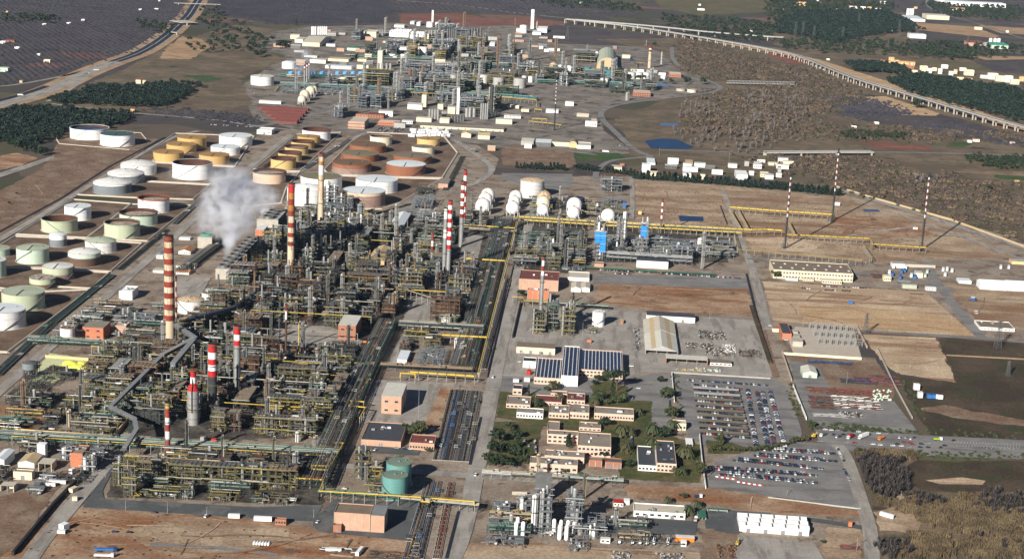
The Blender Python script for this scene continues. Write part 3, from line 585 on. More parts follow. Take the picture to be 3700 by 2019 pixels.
TANKS=[
(0,0,705,1100,1312,1414,'big white tank with dark blue roof at the farm corner','the dark blue roofed tank',W(roof='blue_roof',style='float')),
(0,0,1008,1360,1372,1481,'big white tank with dark teal roof beside the bare lot','the dark teal roofed tank',W(roof='teal_roof')),
(0,1,1785,2078,-5,97,'ochre tank farthest back of the four ochre tanks','the farthest ochre tank',W(wall='ochre',roof='ochre_roof')),
(0,1,1675,1977,66,140,'ochre tank second from the back of four','the second ochre tank',W(wall='ochre',roof='ochre_roof')),
(0,1,1542,1850,146,235,'ochre tank nearest the white domed tanks','the dome side ochre tank',W(wall='ochre',roof='ochre_roof')),
(0,1,2002,2308,172,262,'ochre tank behind the open white tank','the frontmost ochre tank',W(wall='ochre',roof='ochre_roof')),
(0,1,2203,2538,-18,80,'white flat roofed tank behind a second white tank','the far pale tank',W()),
(0,1,2120,2415,90,165,'white flat roofed tank beside the frontmost ochre tank','the near pale tank',W()),
(0,1,1735,2140,262,410,'large open white tank with rusty brown interior','the open white tank',W(style='float',roof='deck_brown')),
(0,1,1215,1577,272,365,'white domed tank farthest of three domed tanks','the farthest domed tank',W(style='dome',roof='white_dirty')),
(0,1,1083,1455,362,455,'grey walled domed tank in the middle of three','the middle domed tank',W(style='dome',roof='white_dirty',low='grey_blue',lowfrac=0.86)),
(0,1,940,1325,458,560,'grey walled domed tank nearest of three','the nearest domed tank',W(style='dome',roof='white_dirty',low='grey_blue',lowfrac=0.86)),
(0,1,1388,1705,612,745,'white open tank with a red rim','the red rimmed tank',W(style='float',roof='deck',rim='red_rim')),
(0,1,650,920,690,820,'white flat roofed tank beside the brown mouthed tank','the lone white tank',W()),
(0,1,418,785,826,945,'pistachio open tank with deep brown interior','the brown mouthed tank',W(wall='pistachio',style='float',roof='rust_in')),
(0,1,1203,1587,766,880,'mint open tank with brown rim behind another open tank','the brown rimmed mint tank',W(wall='mint',style='float',roof='deck',rim='rust')),
(0,1,1050,1410,864,1000,'pistachio open tank with pale speckled floating roof','the speckled deck tank',W(wall='pistachio',style='float',roof='deck')),
(0,1,498,675,968,1085,'slim tank white above and grey below','the slim grey tank',W(style='dome',low='grey_blue',lowfrac=0.62,n=24)),
(0,1,857,1173,1045,1150,'pale mint tank with low green dome','the green domed tank',W(style='dome',wall='white_dirty',roof='mint_roof')),
(0,1,167,497,1118,1255,'mint tank with olive green roof beside the slim tank','the olive topped tank',W(style='cone',wall='mint',roof='mint_roof')),
(0,1,687,1018,1160,1285,'mint tank with rusty scaffolded lower wall','the scaffolded tank',W(style='dome',wall='mint',roof='white_dirty',low='rust_band',lowfrac=0.68,ribs=7)),
(0,1,-160,102,1118,1190,'mint tank cut by the frame edge behind the olive topped tank','the frame edge mint tank',W(style='cone',wall='mint',roof='mint_roof')),
(0,1,-215,67,1236,1398,'pale tank cut by the frame edge','the pale frame edge tank',W(wall='mint',roof='white_dirty')),
(0,1,428,742,1303,1428,'pistachio tank with grey roof behind a lower tank','the rear pistachio tank',W(wall='pistachio',roof='white_dirty',style='cone',low='lilac',lowfrac=0.5)),
(0,1,298,560,1412,1511,'low pistachio tank with speckled grey roof','the low speckled tank',W(wall='pistachio',roof='deck',low='rust_band',lowfrac=0.5)),
(0,2,22,455,166,330,'broad pistachio tank with pale green roof by the bund road','the broad pistachio tank',W(wall='pistachio',roof='mint_roof')),
(0,2,-170,265,343,515,'broad grey white tank cut by the frame edge','the broad white tank',W(wall='white_dirty',roof='white_roof')),
(1,0,465,748,1322,1418,'white tank with brown roof beyond the sand coloured row','the brown topped white tank',W(style='float',roof='rust_in',rim='roof_red')),
(1,1,418,645,-18,60,'sand tank farthest of the row of five','the farthest sand tank',W(wall='ochre',roof='ochre_roof',style='cone')),
(1,1,355,585,32,105,'sand open tank fourth from the front of the row','the fourth sand tank',W(wall='sand_tank',style='float',roof='rust_in',rim='rust')),
(1,1,290,525,86,160,'sand tank with white deck in the middle of the row','the white decked sand tank',W(wall='sand_tank',style='float',roof='deck',rim='rust')),
(1,1,222,460,146,225,'sand open tank second in the row with brown mouth','the second sand tank',W(wall='sand_tank',style='float',roof='rust_in',rim='rust')),
(1,1,148,400,206,303,'sand open tank at the front of the row','the front sand tank',W(wall='sand_tank',style='float',roof='rust_in',rim='rust')),
(1,1,-32,300,346,450,'salmon open tank with white deck before the sand row','the salmon tank',W(wall='salmon',style='float',roof='deck',rim='rust')),
(1,1,1147,1365,-18,62,'cream open tank behind the brown tanks','the far cream tank',W(wall='cream',style='float',roof='deck')),
(1,1,1620,1845,4,78,'cream tank with dark rim in the far corner of the bund','the corner cream tank',W(wall='sand_tank',roof='ochre_roof')),
(1,1,1567,1793,86,165,'cream tank with grey roof beside the flat brown tanks','the grey roofed cream tank',W(wall='cream',roof='roof_brown')),
(1,1,942,1303,76,150,'brick red tank farthest of three in line','the farthest brick tank',W(wall='brick_tank',roof='brick_roof')),
(1,1,855,1230,166,240,'brick red tank with olive roof in the middle of three','the olive roofed brick tank',W(wall='brick_tank',roof='olive_roof')),
(1,1,768,1157,262,350,'brick red tank nearest of three with streaked grey wall','the streaked brick tank',W(wall='brick_tank',roof='brick_roof',low='lilac',lowfrac=0.6)),
(1,1,1382,1762,186,265,'brick red tank with brown roof behind the white roofed one','the rear brick tank',W(wall='brick_tank',roof='roof_brown')),
(1,1,1308,1702,275,372,'brick red tank with a shining white roof','the white roofed brick tank',W(wall='brick_tank',roof='white_roof')),
(1,1,448,862,402,525,'white tank with olive roof behind the beige chimney','the olive roofed white tank',W(roof='olive_roof')),
(1,1,313,700,522,675,'white domed tank beside the tall red chimney','the chimney side dome',W(style='dome',roof='white')),
(1,1,1002,1420,432,548,'large white tank with pale blue roof','the large pale blue roofed tank',W()),
(1,1,868,1297,548,690,'brown tank with pale roof before the large white tank','the pale roofed brown tank',W(wall='salmon',low='lilac',lowfrac=0.82,roof='white_roof')),
(2,1,80,314,428,595,'tall cream ribbed tank behind the spheres','the ribbed tank',W(wall='white_dirty',roof='stack_cream',style='dome',ribs=12)),
(2,1,552,722,600,700,'dark blue domed tank behind the white spheres','the dark blue tank',W(wall='navy',roof='navy',style='dome',n=24)),
(1,3,1305,1560,470,690,'teal tank standing behind another teal tank','the rear teal tank',W(wall='teal',roof='teal_top')),
(1,3,1263,1520,600,822,'teal tank in front beside the sleeper track','the front teal tank',W(wall='teal',roof='teal_top')),
(0,2,1785,2060,232,352,'cream tank with rusty cone roof beside the striped chimney','the rusty cone tank',W(wall='white_dirty',roof='stack_cream',style='dome')),
(0,2,2030,2145,146,240,'small white tank behind the rusty cone tank','the small rear white tank',W(roof='roof_brown',n=24)),
(0,2,2070,2180,112,190,'small pale tank farthest behind the rusty cone tank','the smallest pale tank',W(n=24)),
(0,2,607,757,500,650,'slim white tank with rust brown roof beside the brick hall','the rust capped white tank',W(roof='rust_pipe',n=28)),
(0,2,910,1057,378,425,'low white tank with rusty roof behind the brick hall','the low rusty tank',W(wall='white_dirty',roof='rust_pipe',n=24)),
(1,2,1863,2003,405,472,'short cream tank beside the main pipe rack','the short cream tank',W(wall='white_dirty',roof='roof_pale',n=28)),
(1,2,2020,2072,452,482,'tiny white tank next to the short cream tank','the tiny white tank',W(n=16,stair=False)),
(2,2,803,925,335,478,'white upright tank with spiral stair in the small unit','the spiral stair tank',W(n=24)),
# far chemical works
(1,0,-52,178,780,865,'white cone roofed tank at the near corner of the far works','the far works corner tank',W(roof='roof_pale',style='cone')),
(1,0,262,402,635,697,'white domed tank behind the far cooling tower','the cooling tower tank',W(style='dome')),
(1,0,1643,1722,480,572,'white upright tank in the middle of the far works','the far upright tank',W(n=24)),
(1,0,1717,1777,228,278,'far white tank beside the slim white column','the first far gas tank',W(n=20,style='dome',stair=False)),
(1,0,1803,1865,232,283,'far white tank farther from the slim white column','the second far gas tank',W(n=20,style='dome',stair=False)),
(2,0,80,147,262,338,'white tank beside the far lettered column','the lettered column tank',W(n=20,style='dome',stair=False)),
(1,0,2230,2330,770,850,'pale grey tank with rounded top in the far works','the rounded grey tank',W(wall='white_dirty',style='dome',n=24)),
(1,0,2385,2490,785,880,'grey tank among pipework in the far works','the far grey tank',W(wall='wall_grey',roof='roof_grey',n=24)),
(1,0,1303,1370,740,830,'slim grey tank behind the far pipe racks','the slim far tank',W(wall='wall_grey',roof='roof_grey',n=20)),
(1,0,1433,1500,750,810,'short grey tank behind the far pipe racks','the short far tank',W(wall='wall_grey',roof='roof_grey',n=20)),
(1,0,1950,2020,755,850,'dull grey tank behind the far white tower','the dull far tank',W(wall='wall_grey',roof='roof_grey',n=20)),
(2,0,15,132,795,892,'plain grey tank at the bend of the far rack','the plain grey tank',W(wall='wall_grey',roof='roof_grey',n=24)),
(2,0,163,207,775,832,'small white tank near the plain grey tank','the little far tank',W(n=16,style='dome',stair=False)),
(2,0,98,142,770,832,'small white tank half behind the plain grey tank','the half hidden far tank',W(n=16,style='dome',stair=False)),
(2,0,725,792,680,750,'dark teal tank first of the far four','the first far teal tank',W(wall='teal_dark',roof='teal_dark',n=20)),
(2,0,775,847,702,775,'dark teal tank second of the far four','the second far teal tank',W(wall='teal_dark',roof='teal_dark',n=20)),
(2,0,890,957,682,742,'dark teal tank third of the far four','the third far teal tank',W(wall='teal_dark',roof='teal_dark',n=20)),
(2,0,940,1010,712,776,'dark teal tank fourth of the far four','the fourth far teal tank',W(wall='teal_dark',roof='teal_dark',n=20)),
(2,0,1165,1232,735,798,'pale grey tank first of three by the brick chimney','the first pale far tank',W(wall='white_dirty',n=20)),
(2,0,1240,1306,735,798,'pale grey tank middle of three by the brick chimney','the middle pale far tank',W(wall='white_dirty',n=20)),
(2,0,1315,1381,735,798,'pale grey tank last of three by the brick chimney','the last pale far tank',W(wall='white_dirty',n=20)),
(2,0,885,972,800,862,'white round topped tank behind the green pipe rack','the green rack tank',W(style='dome',n=20)),
(2,0,1083,1228,850,868,'wide low pale tank beside the dark pond','the wide low tank',W(wall='white_dirty',style='cone',n=28,stair=False)),
(2,0,1765,1850,905,935,'shallow cream round basin by the river bend','the shallow basin',W(wall='cream',style='float',roof='deck_brown',n=20,stair=False)),
(2,0,1655,1740,895,922,'shallow grey round basin by the river bend','the grey round basin',W(wall='concrete',style='float',roof='deck_brown',n=20,stair=False)),
]
for i,(a,b)in enumerate([(285,350),(358,408),(424,472),(488,532)]):
 TANKS.append((2,0,a,b,705,772,f'grey steel tank {nth(i)} of four beside the far white bullets',f'the {nth(i)} far steel tank',W(wall='steel_light',roof='steel',n=16,stair=False)))
rows(tank,TANKS)
# pressure spheres
def sphere_tank(c,r,x,y,rad,label,words,mat='white',ybase=None):
 """x,y centre and radius in tile px; the sphere stands on legs, its centre about 1.15 radii up"""
 p=t(c,r,x,y);gp=g(p);k=1.0
 for _ in range(3):
  R=rad*925/2575*(gp-Vector((0,0,CAM_H))).length/FPX;gp=g(p,R*1.2)
 C=Vector((gp.x,gp.y,0));e=thing('pressure_sphere',label,'sphere tank',C,0,'pressure spheres');mark(C,words)
 h=R*1.2
 q=MB();q.sphere(0,0,h,R,n=28,k=16);q.build('shell',mat,e)
 for i in range(10):
  a=2*math.pi*i/10;q=MB();q.tube((R*0.97*math.cos(a),R*0.97*math.sin(a),0),(R*0.97*math.cos(a),R*0.97*math.sin(a),h),0.45,6);q.build('leg','white_dirty',e)
 q=MB()
 for i in range(14):
  a=math.pi*i/14
  pts=[(R*1.008*math.cos(a)*math.cos(b),R*1.008*math.sin(a)*math.cos(b),h+R*1.008*math.sin(b))for b in[math.pi*(0.06+0.88*j/10)for j in range(11)]]
  for u,v in zip(pts,pts[1:]):q.tube(u,v,0.09,3)
 q.build('spray_ribs','rust_pipe',e,'stuff')
 q=MB();q.cyl(0,0,h+R*0.98,h+R+1.0,1.6,n=8);q.box(0,0,h+R+0.6,5,2.2,0.3);q.build('top_platform','yellow_rail',e,'stuff')
 q=MB();q.beam((-R*1.25,R*0.3,0),(0,0,h+R*1.02),1.0,0.5);q.build('stairway','steel',e)
for a in[
(1,1,2333,552,68,'white sphere tank farthest of the first cluster','the first sphere cluster rear'),(1,1,2308,600,72,'white sphere tank in the middle of the first cluster','the first sphere cluster'),(1,1,2283,662,76,'white sphere tank frontmost of the first cluster','the frontmost first sphere'),
(2,1,38,572,66,'white sphere tank farthest of the second cluster','the second sphere cluster rear'),(2,1,22,622,62,'white sphere tank in the middle of the second cluster','the second sphere cluster'),(2,1,8,685,70,'white sphere tank frontmost of the second cluster','the frontmost second sphere'),
(2,1,325,585,74,'brownish sphere tank farthest of the third cluster','the brownish sphere'),(2,1,315,630,68,'cream sphere tank in the middle of the third cluster','the third sphere cluster'),(2,1,312,706,60,'white sphere tank frontmost of the third cluster','the frontmost third sphere'),
(2,1,628,655,78,'large white sphere tank before the dark blue tank','the large white sphere'),(2,1,620,733,66,'white sphere tank half before the large sphere','the small white sphere'),(2,1,968,762,72,'white sphere tank standing alone behind the yellow pipes','the lone sphere'),
(1,0,585,900,34,'far cream sphere tank at the back','the far rear sphere'),(1,0,548,915,48,'far cream sphere tank second from the back','the far second sphere'),(1,0,490,955,50,'far cream sphere tank large and near','the far large sphere'),(1,0,463,1000,42,'far cream sphere tank nearest and smaller','the far near sphere'),
(2,0,415,668,40,'bronze coloured half sphere in the far works','the bronze sphere')]:
 sphere_tank(*a,mat='stack_cream' if 'brown' in a[5]or 'bronze' in a[5]else('cream' if 'cream' in a[5]else 'white'))
 # --- tank bunds
EXC=[]
def exc(P,r):EXC.append((P[0]-r,P[1]-r,P[0]+r,P[1]+r))
def bund(c,r,pts,label,wall='around the tanks',h=1.8,base=5.0):
 P=GT(c,r,*pts);sheet('bund_floor','brown earth floor '+label,P,'soil_bund',2,0.6,step=14)
 q=MB();n=len(P)
 for a,b in zip(P,P[1:]+P[:1]):
  dv=(b-a).normalized();nr=Vector((-dv.y,dv.x,0))
  A=a-dv*0.6;B=b+dv*0.6
  sec=[(-base/2,0.0),(base/2,0.0),(0.6,h),(-0.6,h)]
  vs=[tuple(e+nr*o+Vector((0,0,z)))for e in(A,B)for o,z in sec]
  q._add(vs,[[0,1,5,4],[1,2,6,5],[2,3,7,6],[3,0,4,7],[3,2,1,0],[4,5,6,7]],0)
 o=q.build('bund_wall','concrete_light');tag(o,'sloped concrete bund wall '+label,'bund wall','bund walls of the tank farm')
bund(0,1,[(1340,215),(1640,25),(1760,-60),(2560,-30),(2365,272)],'around the ochre and pale tanks')
bund(0,1,[(1060,398),(1335,222),(2360,280),(2118,452)],'around the open white tank')
bund(0,1,[(785,556),(1050,404),(2112,460),(1938,604),(1380,588)],'before the domed tanks')
bund(0,1,[(170,955),(740,605),(1315,648),(870,990)],'around the brown mouthed tank')
bund(0,1,[(880,992),(1322,652),(1925,665),(1480,1022)],'around the speckled deck tank')
bund(0,1,[(-330,1270),(150,975),(860,1005),(1430,1045),(1110,1330),(480,1295)],'around the scaffolded tank')
bund(0,1,[(-700,1500),(-340,1280),(480,1305),(1100,1340),(920,1500),(560,1480),(350,1530)],'around the low speckled tank')
bund(0,2,[(-700,200),(-250,60),(340,130),(900,105),(75,735),(-900,690)],'around the broad pistachio tank')
bund(1,1,[(-20,300),(170,150),(400,-50),(860,-70),(440,322)],'around the sand tanks')
bund(1,1,[(-380,610),(-30,335),(440,332),(310,480),(255,640),(-300,690)],'around the salmon tank')
bund(1,1,[(690,305),(960,25),(1110,-70),(1885,-40),(2030,135),(1872,388),(1400,378),(730,352)],'around the brick tanks')
bund(1,1,[(460,480),(700,362),(1400,388),(1860,400),(1440,640),(1260,700),(300,695)],'around the large white tanks')
bund(0,0,[(560,1380),(680,1310),(1420,1340),(1500,1440),(1300,1510),(600,1450)],'around the dark roofed tanks',h=1.2,base=3)
# --- chimneys, columns and flares
def pxm(P,px):return px*925/2575*(Vector(P)-Vector((0,0,CAM_H))).length/FPX
def upright(c,r,xt,yt,xb,yb):
 B=g(t(c,r,xb,yb));H=zat(B.x,B.y,t(c,r,xt,yt)[1]);return B,H
def stack(c,r,xt,yt,xb,yb,wt,wb,bands,label,words,name='chimney',cat='chimney',extra=True,n=20):
 """bands: [(fraction of height from the top where the band ends, material)]"""
 B,H=upright(c,r,xt,yt,xb,yb);r1,r0=pxm(B,wt)/2,pxm(B,wb)/2
 e=thing(name,label,cat,B);mark(B,words);exc(B,r0+2)
 pr=0.0
 def rad(z):return r0+(r1-r0)*z/H
 for fr,mt in bands:
  z1,z0=H*(1-pr),H*(1-fr);q=MB();q.cyl(0,0,z0,z1,rad(z0),rad(z1),n=n,cap=(pr==0),m=0);pr=fr
  q.build('band',mt,e)
 q=MB();q.ring(0,0,H-0.3,H+0.5,r1*0.75,r1+0.25,n);q.build('lip','soot',e)
 q=MB();q.cyl(0,0,H-0.5,H+0.06,r1*0.76,n=n);q.build('mouth','soot',e)
 if extra:
  for fz in((0.97,0.66,0.36)if H>45 else(0.95,)):
   q=MB();q.ring(0,0,H*fz-0.3,H*fz,rad(H*fz)-0.05,rad(H*fz)+1.2,n);q.build('platform','steel',e)
   q=MB();q.ring(0,0,H*fz+1.0,H*fz+1.15,rad(H*fz)+1.1,rad(H*fz)+1.2,n);q.build('railing','yellow_rail',e)
  q=MB();q.beam((-rad(0)-0.3,-0.5,0),(-r1-0.3,-0.5,H),0.7,0.4);q.build('ladder','steel',e)
 return e,B,H
def alt(n,top,a,b,end,base):
 out=[]
 for i in range(n):out.append((top+(end-top)*(i+1)/n,a if i%2==0 else b))
 return out+([(1.0,base)]if end<1 else[])
stack(0,1,1700,965,1707,2096,88,108,alt(15,0,'stack_red','stack_cream',0.745,'stack_concrete'),'tall chimney banded red and cream beside the steam plume','the banded chimney')
stack(0,2,1768,-30,1775,640,16,18,alt(8,0,'stack_red','stack_cream',0.6,'steel'),'slim red and white flue standing against the banded chimney','the slim red flue',extra=False,n=10)
stack(1,1,358,440,350,1362,60,70,[(0.10,'stack_bright_red'),(0.165,'stack_rust'),(0.23,'stack_red'),(0.29,'stack_rust'),(0.35,'stack_red'),(0.42,'stack_cream'),(0.475,'stack_red'),(0.53,'stack_cream'),(0.575,'stack_red'),(0.625,'stack_cream'),(0.672,'stack_red'),(0.72,'stack_cream'),(1.0,'stack_concrete')],'tall chimney with scorched red and yellow bands','the scorched chimney')
stack(1,1,655,138,649,912,52,60,[(0.04,'stack_red'),(0.10,'stack_cream'),(0.15,'stack_rust'),(0.27,'white_dirty'),(0.6,'stack_cream'),(1.0,'stack_concrete')],'tall beige concrete chimney','the beige chimney')
stack(1,1,2103,306,2086,900,32,34,alt(9,0,'stack_bright_red','white',0.8,'steel_light'),'taller rear chimney of the red and white pair','the rear striped chimney')
stack(1,1,2082,418,2060,1078,38,40,alt(9,0,'stack_red','white',0.55,'steel_light'),'front chimney of the red and white pair','the front striped chimney')
stack(1,1,1948,612,1930,1392,40,44,alt(11,0,'stack_bright_red','white',0.62,'silver'),'red and white steel chimney before the striped pair','the candy striped chimney')
stack(1,1,1908,690,1888,1392,34,38,[(0.15,'white_dirty'),(0.3,'steel_light'),(0.42,'white_dirty'),(1.0,'steel_light')],'plain silver chimney beside the candy striped one','the plain silver chimney')
stack(1,1,1775,930,1768,1275,22,26,[(0.25,'stack_red'),(0.40,'white'),(0.58,'stack_red'),(1.0,'steel_light')],'short orange topped flue with a hooked duct','the hooked flue')
stack(0,2,2385,462,2385,1110,66,60,[(0.13,'stack_bright_red'),(0.22,'white'),(0.30,'stack_bright_red'),(1.0,'steel_light')],'thick steel chimney with red and white cap','the capped chimney')
stack(0,2,2145,640,2138,1290,82,88,[(0.13,'stack_bright_red'),(0.23,'white'),(0.32,'stack_bright_red'),(0.41,'white'),(0.5,'stack_bright_red'),(1.0,'steel_dark')],'broad red and white reactor chimney in the middle unit','the broad striped chimney')
stack(0,2,1678,1235,1690,1800,44,48,[(0.10,'yellow_dull'),(0.26,'stack_red'),(0.38,'white_dirty'),(0.5,'stack_red'),(0.66,'white_dirty'),(1.0,'stack_red')],'orange and white flue by the green pipe rack','the orange flue')
stack(1,2,305,250,300,745,20,22,[(0.13,'stack_red'),(0.3,'white_dirty'),(1.0,'rust')],'thin rusty flue with white band','the rusty flue',extra=False,n=10)
stack(2,1,1508,600,1494,940,16,20,alt(7,0,'stack_red','white',0.66,'steel'),'thin red and white flue behind the grey steel unit','the thin striped flue',extra=False,n=10)
stack(2,1,299,1175,280,1922,26,40,[(0.05,'stack_red'),(0.12,'white'),(0.19,'stack_red'),(0.25,'white'),(1.0,'steel_light')],'tall grey green flue of the small unit','the small unit flue')
stack(2,0,1385,470,1380,688,28,32,[(0.09,'stack_bright_red'),(0.14,'white'),(0.24,'stack_red'),(1.0,'stack_concrete')],'far beige chimney with red and white top','the far beige chimney',n=12)
for i,(x,y,y2)in enumerate([(485,655,862),(509,640,830),(531,628,800)]):
 stack(1,0,x,y,x+2,y2,16,17,[(0.08,'stack_red'),(0.16,'white'),(0.24,'stack_red'),(1.0,'steel_light')],f'far striped steel flue {nth(i)} of three by the cooling tower',f'the {nth(i)} far flue',extra=False,n=10)
for i,(x,y,y2,m_)in enumerate([(740,755,872,'rust'),(780,742,840,'rust_pipe')]):
 stack(1,0,x,y,x,y2,12,14,[(1.0,m_)],f'{nth(i)} brown flue before the far blue fans',f'the {nth(i)} brown far flue',extra=False,n=8)
 # bottle shaped regenerator
B,H=upright(0,2,1945,905,1945,1455);e=thing('regenerator','bottle shaped silver vessel with red and white neck','regenerator',B);mark(B,'the bottle shaped vessel');exc(B,10)
rb,rn=pxm(B,116)/2,pxm(B,56)/2
for f0,f1,a,b,m_ in[(0.0,0.63,rb,rb,'silver'),(0.63,0.76,rb*1.01,rn,'stack_bright_red'),(0.76,0.87,rn,rn,'white'),(0.87,1.0,rn,rn*0.95,'stack_bright_red')]:
 q=MB();q.cyl(0,0,H*f0,H*f1,a,b,n=24);q.build('shell_band',m_,e)
for f0 in(0.12,0.25,0.38,0.5):q=MB();q.ring(0,0,H*f0,H*f0+0.4,rb-0.1,rb+0.3,24);q.build('stiffener_ring','steel',e)
q=MB();q.tube((0,-rb-0.6,H*0.25),(0,-rb-0.6,H*0.66),0.5);q.tube((0,-rb-0.6,H*0.66),(0,-rn-0.6,H*0.78),0.5);q.tube((0,-rn-0.6,H*0.78),(0,0,H*1.02),0.5);q.build('overhead_pipe','rust',e)
q=MB();q.ring(0,0,H-0.5,H,rn,rn+2.2,16);q.ring(0,0,H*0.3,H*0.3+0.4,rb,rb+1.6,24);q.build('platform','olive_steel',e,'stuff')
NCOL=[0]
def column(c,r,xt,yt,xb,yb,w_,mat,desc,words=None,n=14,cat='process column',plats=None,label=None):
 B,H=upright(c,r,xt,yt,xb,yb);R=pxm(B,w_)/2
 return column_at(B,H,R,mat,desc,words,n,cat,label)
def column_at(B,H,R,mat,desc,words=None,n=14,cat='process column',label=None):
 e=thing('process_column',label or near(desc,B),cat,B,0,'tall process columns')
 if words:mark(B,words)
 exc(B,R+1)
 q=MB();q.cyl(0,0,0,H,R,n=n,cap=False);q.sphere(0,0,H,R,R,R*0.6,n=n,k=4,lo=0);q.build('shell',mat,e)
 k=max(1,int(H/11));q=MB();q2=MB()
 for i in range(k):
  z=H*(0.93-0.8*i/max(1,k));q.ring(0,0,z,z+0.25,R-0.05,R+0.9,n)
  q2.ring(0,0,z+1.1,z+1.25,R+0.8,R+0.9,n)
 q.build('platforms','steel_dark',e,'stuff');q2.build('railings','yellow_rail',e,'stuff')
 q=MB();q.path([(R*0.4,0,H+R*0.5),(R*0.4,0,H+R*0.5+1.2),(R+0.7,0,H+R*0.5+1.2),(R+0.7,0,1.5)],max(0.25,R*0.22));q.build('overhead_pipe',random.choice(['silver','steel_light','pipe_tan']),e)
 q=MB();q.beam((-0.4,-R-0.35,0),(-0.4,-R-0.35,H),0.6,0.3);q.build('ladder','steel',e)
 return e
